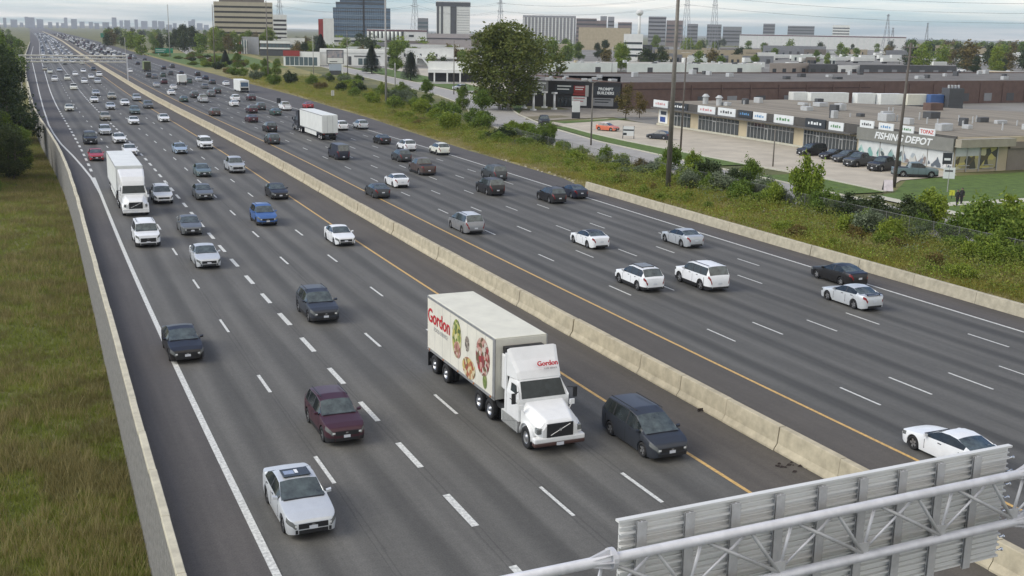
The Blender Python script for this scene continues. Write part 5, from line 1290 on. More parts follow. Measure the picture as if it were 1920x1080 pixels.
# --- white sheds and industrial units further back
def shed(label, pl, pr, depth, h, wall, roof, nd=0, dm=None, nm='industrial_building', **k):
    t, L = pxb(nm, label, pl, pr, depth, h, wall, roof, **k)
    for i in range(nd):
        q = L * (i + .5) / nd; win(t, q - 1.3, q + 1.3, .3, 3.0 if h > 3.6 else 2.2, dm or BGLASS, 'door' if i % 2 else 'window')
    return t, L
rr = random.Random(9)
t, L = shed('long pale shed with dark roof line, left of the yellow-green tree', (1010, 138), (1157, 138.5), 40, 4.3, WALLP, ROOFL, 2, WALLD)
for k in range(10): unit(t, rr.uniform(3, L - 3), rr.uniform(5, 34), 4.36, 1.5, 1.5, rr.uniform(.5, 1.2), UNIT if k % 2 else WALLT)
t, L = shed('long pale green shed right of the yellow-green tree', (1175, 139), (1427, 140), 45, 4.3, WALLP, ROOFL, 3, WALLD)
for k in range(14): unit(t, rr.uniform(3, L - 3), rr.uniform(5, 40), 4.36, 1.6, 1.6, rr.uniform(.5, 1.3), UNIT if k % 2 else WALLD)
shed('tan office with dark windows left of the slate workshops', (1442, 141), (1515, 140), 24, 5.0, pm('wall_beige_pink', (.36, .31, .26), .8, var=.1, vs=.4), ROOFL, 4)
shed('dark slate workshop left of the small white unit', (1515, 141), (1570, 141), 30, 4.6, WALLD, ROOFG, 3, BGLASS)
shed('small white unit between two dark slate workshops', (1570, 141.5), (1611, 141.5), 30, 4.3, WALLW, ROOFG, 2, WALLD)
shed('dark slate workshop right of the small white unit', (1611, 142), (1792, 144), 34, 4.6, WALLD, ROOFG, 7, WALLG)
shed('beige low building at the right picture edge with roof units', (1832, 152), (1990, 160), 30, 4.0, WALLT, ROOFL, 0)
shed('dark grey windowless block behind the pale sheds', (1176, 113), (1222, 113), 25, 10, WALLD, ROOFG)
shed('brown low workshop below the dark grey block', (1195, 118), (1248, 118), 20, 4.0, WALLB, ROOFG, 4)
shed('cream low unit with windows behind the shed on the left', (1030, 107), (1064, 107), 22, 9.0, pm('wall_cream', (.52, .46, .33), .8, var=.1, vs=.4), ROOFL, 2, WALLD)
shed('cream range of units in the middle distance', (1228, 107), (1400, 108), 40, 5.5, WALLT, ROOFG, 9, BGLASS)
shed('grey range of units right of the cream range', (1290, 118), (1450, 120), 30, 4.5, WALLG, ROOFL, 8, WALLD)
t, L = shed('huge white warehouse on the horizon at the right', (1386, 89.6), (1697, 94.9), 150, 19.6, WALLW, ROOFG, 0)
for k in range(28): MB().box(L * k / 28 - .4, L * k / 28 + .4, -.15, -.003, .2, 19).build('wall_rib', WALLP, t)
MB().box(0, L, -.2, -.003, 18.2, 19.6).build('dark_trim', pm('trim_maroon', (.13, .06, .07), .7), t)
shed('blue grey flat roofed depot before the huge white warehouse', (1430, 101), (1548, 103), 60, 8, WALLG, pm('roof_blue_grey', (.16, .19, .22), .8, var=.15, vs=.1), 8, WALLD)
shed('cream square block at the right horizon, left of two', (1714, 106), (1744, 106), 30, 12, WALLT, ROOFL)
shed('cream square block at the right horizon, right of two', (1752, 107), (1775, 107), 26, 11, WALLT, ROOFL)
t, L = shed('cream building over dark ground floor at the right horizon', (1776, 110), (1848, 111), 40, 11, WALLT, ROOFG)
MB().box(.3, L - .3, -.12, -.003, .1, 4.6).build('dark_ground_floor', WALLK, t); MB().box(0, L, -.2, -.003, 10.4, 11.3).build('dark_trim', WALLD, t)
shed('slate grey depot among the parked white trailers', (1660, 111), (1712, 111), 30, 7, WALLG, ROOFG, 3, WALLD)
shed('pale office by the right edge beyond the trees', (1890, 118), (1960, 119), 30, 8, WALLW, ROOFL, 3)
# parked trailers in the far yards
YG = 'white trailers parked in the far industrial yards'
k = 0
for px0, px1, py in ((1452, 1480, 112), (1485, 1500, 113), (1505, 1522, 111), (1530, 1546, 113), (1552, 1566, 112), (1578, 1612, 111), (1614, 1640, 113), (1648, 1668, 113), (1672, 1690, 112), (1722, 1760, 119), (1764, 1800, 120), (1804, 1820, 120), (1880, 1905, 122), (1560, 1590, 117), (1600, 1640, 118), (1655, 1690, 119)):
    storage_trailer(px0, px1, py, 'white trailer parked in the yards before the huge white warehouse', TRW, 4.0, YG)
for i in range(14):
    x, y = gp(rr.uniform(1470, 1900), rr.uniform(132, 152)); place_vehicle(rr.choice(['sedan', 'suv', 'van']), rr.choice(['white', 'silver', 'blue', 'dark_grey', 'grey']), x, y, rr.uniform(0, 6.28), 'small vehicle parked in the yards behind the brick warehouse', 'cars parked behind the brick warehouse', lod=2)

for k in range(26):
    px0 = rr.uniform(1240, 1880); py = rr.uniform(101, 132); w_ = rr.uniform(14, 46)
    storage_trailer(px0, px0 + rr.uniform(12, 26), py, 'white trailer parked in the yards before the huge white warehouse', TRW, 4.0, YG)
for k in range(20):
    px0 = rr.uniform(1235, 1880); py = rr.uniform(98, 121); w_ = rr.uniform(16, 50)
    t, L = pxb('industrial_building', 'low shed among the far yards right of the tall mast', (px0, py), (px0 + w_, py + .3), 22, rr.uniform(3.6, 5.6), rr.choice([WALLW, WALLT, WALLG, WALLD, WALLB, WALLP]), rr.choice([ROOFL, ROOFG, ROOFL])); t['group'] = 'low sheds in the far yards'
    for i in range(3): win(t, L * (.15 + .3 * i), L * (.15 + .3 * i) + 1.8, .2, 2.6, WALLD if i % 2 else BGLASS, 'door' if i % 2 else 'window')
for k in range(16):
    px0 = rr.uniform(1005, 1420); py = rr.uniform(99, 117); w_ = rr.uniform(16, 44)
    t, L = pxb('industrial_building', 'low shed in the rows behind the two long pale sheds', (px0, py), (px0 + w_, py + .3), 24, rr.uniform(4, 6.5), rr.choice([WALLW, WALLT, WALLG, WALLB, WALLT]), rr.choice([ROOFL, ROOFG])); t['group'] = 'low sheds behind the pale sheds'
    for i in range(3): win(t, L * (.15 + .3 * i), L * (.15 + .3 * i) + 1.8, .2, 2.6, WALLD if i % 2 else BGLASS, 'door' if i % 2 else 'window')
# --- mid-left: dealerships and office blocks
GLB = pm('showroom_glass', (.10, .14, .15), .1, spec=.8)
t, L = pxb('dealership', 'white car dealership with red fascia and showroom glass left of the billboard', (532, 123), (600, 124.5), 30, 6.2, WALLW, ROOFL)
MB().box(0, L * .45, -.5, -.003, 4.6, 7.2).build('fascia', WALLR, t)
for i in range(7): win(t, 1 + i * 2.3, 3 + i * 2.3, .3, 4.2, GLB, 'window_pane')
t, L = pxb('dealership', 'white flat dealership building behind the billboard', (600, 122), (722, 124), 34, 7.6, WALLW, ROOFL)
for q in (4, 14): win(t, q, q + 1.6, .3, 4.5, WALLD, 'door')
for q in range(4): win(t, 19 + 2.6 * q, 21.2 + 2.6 * q, .4, 3.6, GLB, 'window_pane')
MB().box(17, 30, -.25, -.003, 4.4, 4.9).build('dark_line', WALLD, t)
MB().box(0, L, -.3, -.003, 6.2, 7.6).build('fascia', WALLW, t)
t, L = pxb('dealership', 'white showroom with arched gateway right of the conifers', (735, 121.5), (852, 122.5), 40, 8.0, WALLW, ROOFL)
for i in range(6): win(t, 2 + 4.2 * i, 3 + 4.2 * i, 4.2, 5.8, WALLD, 'window')
MB().box(12, L, -6, -.003, 3.4, 4.2).build('canopy', WALLW, t)
t, L = pxb('dealership', 'white canopied showroom beside the big tree', (803, 153.5), (897, 155), 30, 6.4, WALLW, ROOFL)
MB().box(0, L, -2.5, -.003, 3.3, 4.4).build('canopy', WALLW, t); MB().box(0, L, -.1, -.004, .2, 3.2).build('dark_glazing', WALLK, t)
for q in (2, 6.5, 11): MB().box(q, q + .5, -2.4, -1.9, -.05, 3.28).build('pillar', WALLW, t)
for lab, a, b, by, hh, wm in (('white low unit left of the spruce', 690, 742, 116, 7.0, WALLW), ('pale low unit with dark roof line behind the spruces', 640, 735, 110, 6.8, WALLP), ('grey low unit below the silo block', 700, 800, 105, 8.5, WALLG), ('white low unit right below the silo block', 790, 870, 112, 7.2, WALLW), ('cream low unit behind the white showroom', 850, 900, 118, 7.0, WALLT)):
    t, L = pxb('low_office', lab, (a, by), (b, by + .4), 34, hh, wm, ROOFL); MB().box(0, L, -.25, -.003, hh - 2.6, hh - 1.7).build('dark_line', WALLD, t)
    for i in range(int(L / 5)): win(t, 1 + 5 * i, 3.4 + 5 * i, .4, 3.0, BGLASS if i % 3 else WALLD, 'window')
# white leaning arch
x, y = gp(800, 142); t = thing('gateway_arch', 'white slanting arch at the dealership entrance', 'arch', (x, y, 0), R(-20))
m = MB(); m.loft([[(-4, 0, 9), (-3.6, 0, 9.2), (-3.6, 1, 9.2), (-4, 1, 9)], [(0, 0, 4.5), (.9, 0, 4.5), (.9, 1, 4.5), (0, 1, 4.5)], [(2, 0, 0), (3.2, 0, 0), (3.2, 1, 0), (2, 1, 0)]]); m.build('leg', TW, t)
m = MB(); m.loft([[(-4.3, 0, 9.1), (-3.8, 0, 9.3), (-3.8, 1, 9.3), (-4.3, 1, 9.1)], [(-4.8, 0, 0), (-4.2, 0, 0), (-4.2, 1, 0), (-4.8, 1, 0)]]); m.build('leg', TW, t)
t, L = pxb('dealership', 'grey and red dealership with white portal at the far verge', (440, 100), (486, 102), 30, 11, WALLG, ROOFG)
MB().box(0, 4, -.6, -.003, 0, 11.3).build('white_portal', WALLW, t); MB().box(4.6, 8, -.5, -.003, 0, 10.6).build('red_panel', WALLR, t); MB().box(9, 15, -.3, -.003, 4, 9).build('glazing', GLB, t)
for q in (9, 12, 15): MB().box(q, q + .5, -.5, -.301, 0, 9.4).build('pillar', WALLW, t)
t, L = pxb('low_office', 'dark low office with white fascia right of the red dealership', (488, 104), (545, 105), 40, 9, WALLD, ROOFG)
MB().box(0, L, -.6, -.003, 4.2, 5.2).build('fascia', WALLW, t); MB().box(0, L, -.4, -.003, 7.8, 9.4).build('fascia', WALLW, t)
for i in range(9): win(t, 1 + i * 2.4, 2.6 + i * 2.4, 5.4, 7.4, GLB, 'window_pane')
t, L = pxb('low_office', 'white low office left of the dark conifer', (528, 98), (572, 98.5), 40, 10, WALLW, ROOFG); MB().box(0, L, -.3, -.003, 3, 5).build('window_band', BGLASS, t)
t, L = pxb('low_office', 'pale flat office above the white dealership roof', (608, 100), (722, 101), 50, 11.0, WALLW, ROOFL); MB().box(0, L, -.3, -.003, 8.6, 9.6).build('window_band', BGLASS, t); MB().box(0, L, -.3, -.003, 4.2, 5.6).build('window_band', BGLASS, t)
t, L = pxb('low_office', 'dusky red flat office beyond the willow', (745, 108), (860, 108), 40, 8.5, pm('wall_dusky_red', (.30, .23, .21), .8, var=.15, vs=.4), ROOFL); MB().box(0, L, -.3, -.003, 6.4, 8.6).build('fascia', WALLW, t)
def tower(name, label, px0, px1, ytop, d, wall, depth=None, roof=None, base=0):
    a, b = Vector(gpd(px0, d)), Vector(gpd(px1, d)); h = CAM_H + (yh((px0 + px1) / 2) - ytop) * d / F_PX
    t, L = bldg(name, label, a, b, depth or (b - a).length * .6, h, wall, roof or ROOFG, parapet=.8)
    return t, L, h
def bands(t, L, h, floor, mat, z0=3, th=1.4, depth=None, name='window_band', side=None):
    z = z0
    while z + th < h - .6:
        MB().box(.4, L - .4, -.08, -.003, z, z + th).build(name, mat, t)
        if side: MB().box(-.08, -.003, .4, side - .4, z, z + th).build(name, mat, t)
        z += floor
BEIGE = pm('office_beige', (.47, .42, .31), .8, var=.08, vs=.2)
t, L, h = tower('office_block', 'beige office block with long dark window bands and green roof box', 402, 512, 9.5, 900, BEIGE, 30)
bands(t, L, h, 3.86, pm('band_glass_brown', (.05, .045, .035), .2), 5.0, 1.45, side=30)
MB().box(4, L - 6, 3, 20, h, h + 5).build('penthouse', WALLB, t); MB().box(6, L - 9, 2.5, 20.5, h + 3.2, h + 6.2).build('copper_roof', pm('copper_green', (.22, .36, .28), .7, var=.1, vs=.5), t)
t, L, h = tower('office_block', 'small white banded office right of the beige block', 512, 538, 31, 1000, WALLW, 20); bands(t, L, h, 3.6, WALLK, 5, 1.6)
t, L, h = tower('office_block', 'white tile-fronted block at the left foot of the glass tower', 606, 626, 38, 800, WALLW, 16)
t, L, h = tower('office_block', 'red brick block at the left foot of the glass tower', 597, 606, 39, 805, WALLR, 14)
GT = pm('curtain_glass_blue', (.10, .15, .21), .12, .1, spec=.8, var=.25, vs=.15)
gt_p0, gt_p1 = Vector(gpd(625, 1000)), Vector(gpd(732, 1000)); dv = gt_p1 - gt_p0; GL_ = dv.length
t = thing('glass_office_tower', 'blue glass office tower with stepped shoulders', 'building', (gt_p0.x, gt_p0.y, 0), math.atan2(dv.y, dv.x))
def zt_(px, y, d): return CAM_H + (yh(px) - y) * d / F_PX
steps = [(0, GL_, zt_(678, 18, 1000)), (.05 * GL_, .93 * GL_, zt_(678, 8, 1000)), (.12 * GL_, .93 * GL_, zt_(678, -6, 1000)), (.2 * GL_, .85 * GL_, zt_(678, -16, 1000))]
zp = -.1
for i, (a, b, z) in enumerate(steps):
    MB().box(a, b, i * 1.5, 28 - i * 1.5, zp, z).build('glass_volume', GT, t)
    MB().box(a - .15, b + .15, i * 1.5 - .15, 28.1 - i * 1.5, z - .5, z + .25).build('parapet_band', WALLD, t); zp = z + .26
    k = 0
GTM = pm('curtain_mullion', (.20, .25, .30), .4, .3)
for k in range(27): q = GL_ * k / 26; MB().box(q - .09, q + .09, -.12, -.002, 0, steps[0][2]).build('mullion', GTM, t)
z = 3.2
while z < steps[-1][2] - 1:
    i = 0
    while z > steps[i][2] - .6 and i < 3: i += 1
    MB().box(steps[i][0], steps[i][1], i * 1.5 - .10, i * 1.5 - .002, z, z + .9).build('spandrel', WALLD if int(z / 3.2) % 2 else GTM, t); z += 3.2
MB().box(GL_ * .52, GL_ * .55, -.2, -.13, 0, steps[2][2]).build('dark_rib', WALLK, t)
t, L, h = tower('apartment_tower', 'white and black striped apartment tower left of the big tree', 818, 881, 7, 1400, WALLW, 22)
MB().box(-.6, L + .6, -.6, 22.4, h - 5, h - .2).build('dark_crown', WALLD, t)
for a, b in ((.02, .08), (.14, .20), (.42, .60)): MB().box(L * a, L * b, -.4, -.003, 3, h - 5.1).build('dark_stripe', WALLD, t)
for z in range(6, int(h) - 6, 3): MB().box(L * .62, L * .98, -.15, -.003, z, z + .8).build('balcony_band', pm('band_pale', (.5, .5, .48), .7), t)
t, L, h = tower('office_block', 'grey glass block with slanted top left of the striped tower', 783, 803, 37, 1000, WALLG, 16); bands(t, L, h, 3.2, GLB, 4, 1.6)
t, L, h = tower('industrial_building', 'white block with row of tall white silos on its front', 688, 800, 57, 900, WALLW, 30); su = L / 30
MB().box(-.2, L + .2, -.3, -.003, -.05, h - 7.8).build('lower_wall', WALLB, t); MB().box(-.3, L + .3, -.4, -.31, h - .7, h + .4).build('red_trim', pm('trim_maroon', (.13, .06, .07), .7), t)
for k in range(8): MB().tube(((2.6 + 2 * k) * su, -1.2, h - 7.6), ((2.6 + 2 * k) * su, -1.2, h - 1.0), .62 * su, n=10).build('silo', WALLP, t, True)
MB().box(su, 18.4 * su, -.35, -.31, h - 7.6, h - .9).build('dark_recess', WALLD, t); MB().box(21 * su, 23.5 * su, -.35, -.31, h - 4.8, h - 3.2).build('window', BGLASS, t)
t, L, h = tower('low_office', 'pale parapet building right of the silo block', 801, 884, 65, 950, pm('wall_pink_grey', (.42, .38, .36), .8, var=.1, vs=.2), 30); MB().box(0, L, -.3, -.003, h - 3.5, h - 2.6).build('dark_line', WALLD, t)
APT = pm('apartment_grey', (.30, .30, .31), .8, var=.08, vs=.1); APTB = pm('apartment_brown', (.24, .19, .17), .8, var=.08, vs=.1)
t, L, h = tower('apartment_slab', 'wide grey apartment slab with vertical white piers', 980, 1079, 32, 1700, APT, 18)
for k in range(15): MB().box(L * k / 15 + 1, L * k / 15 + 2.6, -.5, -.003, 2, h - 2).build('pier', WALLW, t); 
for z in range(8, int(h) - 2, 3): MB().box(0, L, -.3, -.004, z, z + .5).build('balcony_band', WALLB, t)
for lab, a, b, y, d, mt in (('brown apartment slab right of the wide grey slab', 1080, 1118, 37, 1800, APTB), ('brown low apartment block behind the tan roof', 1112, 1136, 41, 1850, APTB), ('slim grey apartment tower with roof aerials', 1125, 1137, 33, 1900, APT), ('slim grey apartment tower right of the aerials', 1139, 1151, 34, 1950, APT),
                            ('brown stepped apartment block left of the water tower', 1158, 1184, 44, 1700, APTB), ('grey apartment block right of the water tower', 1215, 1248, 34, 1900, APT), ('reddish apartment block right of the grey block', 1249, 1280, 41, 1800, APTB),
                            ('small pale block behind the transmission tower', 1288, 1308, 47, 2000, WALLG), ('flat pale block right of the transmission tower', 1325, 1352, 48, 2100, WALLG), ('low blue grey block on the right skyline', 1355, 1390, 52, 2100, WALLG), ('small dark topped block left of the warehouse', 1430, 1452, 47, 2300, WALLG), ('pale twin block above the warehouse roof', 1476, 1526, 51, 2600, WALLG), ('pale stepped block above the warehouse roof', 1560, 1592, 50, 2600, WALLW)):
    t, L, h = tower('apartment_block', lab, a, b, y, d, mt, 18)
    for z in range(6, int(h) - 2, 6): MB().box(.5, L - .5, -.3, -.003, z, z + 2.4).build('window_band', WALLD, t)
t, L, h = tower('industrial_building', 'wide tan warehouse below the apartment blocks', 1085, 1182, 54, 1250, WALLT, 60)
t, L, h = tower('industrial_building', 'white office with dark windows under the water tower', 1170, 1206, 66, 760, WALLW, 20); bands(t, L, h, 4, BGLASS, 3, 1.4)
# water tower
x, y = gpd(1198, 1900); t = thing('water_tower', 'white spheroid water tower on a slim stem', 'water tower', (x, y, 0))
zc = CAM_H + (yh(1198) - 26) * 1900 / F_PX
MB().tube((0, 0, 0), (0, 0, zc - 3), 2.6, 2.2, 14).build('stem', WALLW, t, True)
m = MB(); m.loft([[(r * math.cos(2 * math.pi * k / 16), r * math.sin(2 * math.pi * k / 16), zc + z) for k in range(16)] for r, z in ((2.2, -5), (4.6, -3.4), (6, -1.2), (6.2, .5), (5.4, 2.6), (3.4, 4.1), (.2, 4.7))]); m.build('tank', WALLW, t, True)
# hazy skyline of towers far to the left
HZT = pm('far_tower_grey', (.30, .33, .37), .8)  # pale blue-grey puts extra haze of distance into the wall colour
rr = random.Random(21); px = 6
while px < 392:
    w = rr.uniform(5, 13); yt = yh(px) - rr.choice([2, 3, 4, 6, 8, 10, 14]) * rr.uniform(.7, 1.1)
    if 195 < px < 300: yt -= 5
    t, L, h = tower('distant_tower', 'hazy distant tower on the skyline above the far freeway', px, px + w, yt, rr.uniform(5200, 6800), HZT, 30)
    t['group'] = 'hazy towers on the far left skyline'; px += w + rr.uniform(-1, 9)
# digital billboard, plaza furniture
x, y = gp(629, 140); t = thing('billboard', 'tall digital billboard with sky picture and white lower panels', 'billboard', (x, y, 0), R(-10))
MB().box(-3.3, 3.3, 0, .6, 4.2, 9.6).build('frame', WALLD, t); MB().box(-3.0, 3.0, -.08, -.003, 6.6, 9.3).build('screen', pm('billboard_picture', (.25, .36, .46), .5, var=.5, vs=.6, col2=(.55, .45, .42)), t); MB().box(-3.0, 3.0, -.08, -.003, 4.4, 6.5).build('lower_panel', WALLW, t); MB().box(-2.4, 2.4, 0, .5, 1.6, 4.1).build('pedestal_panel', pm('panel_pale_blue', (.42, .48, .54), .6), t); MB().box(-2.3, 2.3, .05, .45, -.1, 1.6).build('base', WALLD, t); MB().box(2.5, 3.0, 0, .5, -.1, 4.1).build('leg', WALLW, t); MB().box(-2.2, .8, -.1, -.081, 4.9, 5.2).build('lettering', INK['dark'], t)
CG = 'white garden columns in front of the black shops'
for px, py, hh, lb in ((983, 203, 3.9, 'leftmost'), (1000, 207, 4.0, 'second'), (1021, 202, 3.9, 'third'), (1039, 205, 4.0, 'rightmost')):
    x, y = gp(px, py); t = thing('garden_column', 'white classical column, %s of the four before the black shops' % lb, 'column', (x, y, 0), R(25), CG)
    MB().box(-.5, .5, -.5, .5, -.05, .35).build('plinth', TW, t); MB().tube((0, 0, .35), (0, 0, hh - .4), .30, .25, 12).build('shaft', TW, t, True); MB().box(-.5, .5, -.5, .5, hh - .4, hh).build('capital', TW, t)
x, y = gp(1080, 222); t = thing('pylon_sign', 'white and black roadside pylon sign before the black shops', 'sign', (x, y, 0), R(-15))
MB().box(-.85, .85, 0, .5, -.05, 1.3).build('base', SIGND, t); MB().box(-.8, .8, .05, .45, 1.3, 3.6).build('panel', SIGNW, t)
x, y = gp(1178, 260); t = thing('sale_board', 'framed white notice board with dark print at the lot kerb', 'sign', (x, y, 0), R(-30))
for s in (-.95, .95): MB().tube((s, 0, 0), (s, 0, 2.2), .06, n=6).build('post', BLK, t)
MB().box(-1.0, 1.0, -.05, .05, .5, 2.1).build('panel', SIGNW, t); MB().box(-.9, .9, -.06, -.051, 1.35, 1.6).build('lettering', SIGND, t); MB().box(-.9, -.3, -.06, -.051, .6, 1.0).build('lettering', SIGND, t)
x, y = gp(1664, 358); t = thing('sandwich_board', 'white and pink sandwich board beside the leaning pole', 'sign', (x, y, 0), R(-30))
m = MB(); m.loft([[(-.55, -.5, .05), (.55, -.5, .05), (.55, -.45, .05), (-.55, -.45, .05)], [(-.5, 0, 1.3), (.5, 0, 1.3), (.5, .05, 1.3), (-.5, .05, 1.3)]]); m.build('front_panel', pm('board_white_pink', (.62, .56, .57), .5, var=.2, vs=2), t)
m = MB(); m.loft([[(-.55, .55, .05), (.55, .55, .05), (.55, .5, .05), (-.55, .5, .05)], [(-.5, .05, 1.3), (.5, .05, 1.3), (.5, .1, 1.3), (-.5, .1, 1.3)]]); m.build('back_panel', SIGND, t)
x, y = gp(1776, 360); t = thing('lease_sign', 'white notice panel on a post at the lawn edge', 'sign', (x, y, 0), R(-35))
MB().tube((0, 0, 0), (0, 0, 3.1), .05, n=6).build('post', GREYPOLE, t); MB().box(-.65, .65, -.04, .04, 1.6, 2.9).build('panel', SIGNW, t); MB().box(-.5, .4, -.05, -.041, 2.4, 2.6).build('lettering', INK['dark'], t)
x, y = gp(1777, 335); t = thing('banner_sign', 'dark banner above the white notice panel', 'sign', (x + 3, y + 3.5, 0), R(-35)); MB().tube((0, .1, 0), (0, .1, 3.0), .05, n=6).build('post', GREYPOLE, t); MB().box(-.6, .6, -.03, .03, 1.4, 2.9).build('panel', SIGND, t); MB().box(-.4, .4, -.05, -.031, 1.9, 2.2).build('lettering', WHT, t)
x, y = gp(1784, 373); t = thing('yellow_marker', 'small bright yellow sign at the footpath', 'sign', (x, y, 0), R(-30)); MB().tube((0, 0, 0), (0, 0, .8), .04, n=6).build('post', BLK, t); MB().box(-.28, .28, -.03, .03, .4, 1.0).build('panel', pm('marker_yellow', (.62, .62, .06), .5), t)
# two people on the footpath
def person(label, x, y, rz, ht=1.72, stride=.12):
    t = thing('person', label, 'person', (x, y, .05), rz)
    k = ht / 1.72
    V = [(0, 0, .95), (0, 0, 1.15), (0, 0, 1.38), (0, 0, 1.48), (.02, 0, 1.60), (0, .18, 1.40), (-.03, .24, 1.15), (.03, .24, .90), (0, -.18, 1.40), (.03, -.24, 1.15), (-.02, -.24, .90), (0, .09, .90), (stride * .6, .10, .50), (stride, .10, .08), (stride + .14, .10, .03), (0, -.09, .90), (-stride * .2, -.10, .50), (-stride, -.10, .08), (-stride + .13, -.10, .03)]
    E = [(0, 1), (1, 2), (2, 3), (3, 4), (2, 5), (5, 6), (6, 7), (2, 8), (8, 9), (9, 10), (0, 11), (11, 12), (12, 13), (13, 14), (0, 15), (15, 16), (16, 17), (17, 18)]
    rad = [.15, .15, .16, .06, .11, .07, .05, .04, .07, .05, .04, .10, .075, .05, .045, .10, .075, .05, .045]
    me = bpy.data.meshes.new('body'); me.from_pydata([(a * k, b * k, c * k) for a, b, c in V], E, []); me.materials.append(pm('dark_clothes', (.014, .014, .016), .85))
    o = link('body', me, t); md = o.modifiers.new('skin', 'SKIN')
    for i, sv in enumerate(me.skin_vertices[0].data): sv.radius = (rad[i] * k, rad[i] * k); sv.use_root = (i == 0)
    o.modifiers.new('sub', 'SUBSURF').levels = 1; o.modifiers['sub'].render_levels = 2
    m = MB(); m.loft([[(r * math.cos(a) + .03, r * math.sin(a), 1.60 * k + z) for a in [2 * math.pi * q / 10 for q in range(10)]] for r, z in ((.02, -.12), (.08, -.08), (.105, 0), (.09, .08), (.03, .125))]); m.build('face', pm('skin_tone', (.30, .19, .13), .6), t, True)
    m = MB(); m.loft([[(r * math.cos(a) + .012, r * math.sin(a), 1.60 * k + z) for a in [2 * math.pi * q / 10 for q in range(10)]] for r, z in ((.113, .03), (.11, .09), (.05, .14), (.01, .145))]); m.build('hair', BLK, t, True)
    for s in (.24, -.24): MB().box(-.03, .05, s * k - .03, s * k + .03, .78 * k, .90 * k).build('hand', pm('skin_tone', (.30, .19, .13), .6), t)
    return t
x, y = gp(1794, 386); person('person in dark clothes on the footpath, left of the pair', x, y, R(200))
x, y = gp(1802, 383); t = person('person in dark clothes carrying a pale bag, right of the pair', x, y, R(200), 1.75)
b = MB().box(-.08, .08, -.42, -.27, .55, .95).build('shopping_bag', SIGNW); tag(b, 'pale bag held by the right-hand person on the footpath', 'bag'); b.location = (x, y, .05); b.rotation_euler = (0, 0, R(200))
# transmission towers and lines
LAT = pm('lattice_steel', (.30, .31, .32), .6, .3)
def pylon(label, px, d, ytop, arms=3, w=7, rz=.5):
    x, y = gpd(px, d); h = CAM_H + (yh(px) - ytop) * d / F_PX
    t = thing('transmission_tower', label, 'pylon', (x, y, 0), rz); wd = lambda z: w / 2 * max(0, 1 - z / h) ** 1.2 + .5
    r = .14 * max(1, d / 900)
    for sx, sy in ((1, 1), (1, -1), (-1, 1), (-1, -1)):
        m = MB()
        for i in range(8):
            z0, z1 = h * i / 8, h * (i + 1) / 8; m.tube((sx * wd(z0), sy * wd(z0), z0), (sx * wd(z1), sy * wd(z1), z1), r, n=4, cap=False)
        m.build('leg', LAT, t)
    for i in range(10):
        z0, z1 = h * i / 10, h * (i + 1) / 10; m = MB()
        for s in (1, -1):
            m.tube((-wd(z0), s * wd(z0), z0), (wd(z1), s * wd(z1), z1), r * .6, n=3, cap=False); m.tube((wd(z0), s * wd(z0), z0), (-wd(z1), s * wd(z1), z1), r * .6, n=3, cap=False)
        m.build('bracing', LAT, t)
    for i in range(arms):
        z = h * (.97 - .14 * i); a = 5.5 + 1.5 * (i % 2); m = MB()
        for s in (1, -1): m.tube((0, 0, z + 1), (s * a, 0, z), r, r * .5, n=4); m.tube((s * .7, .7, z - .8), (s * a, 0, z), r * .7, n=3); m.tube((s * .7, -.7, z - .8), (s * a, 0, z), r * .7, n=3)
        m.build('cross_arm', LAT, t)
    return t, (x, y, h)
pys = [pylon('lattice pylon behind the beige office block', 525, 1100, -18)[1], pylon('lattice pylon right of the glass tower', 778, 1050, -22)[1], pylon('lattice pylon above the big tree', 938, 1150, -8)[1], pylon('lattice pylon just right of the tall light mast', 1286, 1000, -28)[1], pylon('lattice pylon behind, right of its neighbour', 1338, 1080, -26)[1], pylon('small dark lattice mast above the warehouse', 1662, 1500, 31, 1, 9)[1], pylon('small far pylon on the right skyline', 1737, 2600, 46)[1], pylon('squat far pylon beside the lattice mast', 1673, 2300, 54, 2)[1]]
WIRE = pm('power_cable', (.10, .10, .11), .6)
def wire(a, b, sag, label, r=.05):
    m = MB(); n = 14; P = [Vector(a).lerp(Vector(b), i / n) - Vector((0, 0, sag * 4 * (i / n) * (1 - i / n))) for i in range(n + 1)]
    for p, q in zip(P, P[1:]): m.tube(p, q, r, n=4, cap=False)
    tag(m.build('power_cable', WIRE), label, 'cable', 'power cables across the sky')
right_far = gpd(2300, 900)
for i in range(3):
    for s in (-1, 1):
        for j, (A, B) in enumerate(((pys[1], pys[2]), (pys[2], pys[3]), (pys[0], pys[1]))):
            z = .97 - .14 * i; wire((A[0] + s * 5, A[1] + s * 2, A[2] * z), (B[0] + s * 5, B[1] + s * 2, B[2] * z), 6, 'thin power cable strung between lattice pylons', .06)
        A = pys[3]; wire((A[0] + s * 5, A[1] + s * 2, A[2] * (.97 - .14 * i)), (right_far[0] + s * 5, right_far[1], 46 - 6 * i), 8, 'thin power cable running from the pylon out to the right edge', .05)
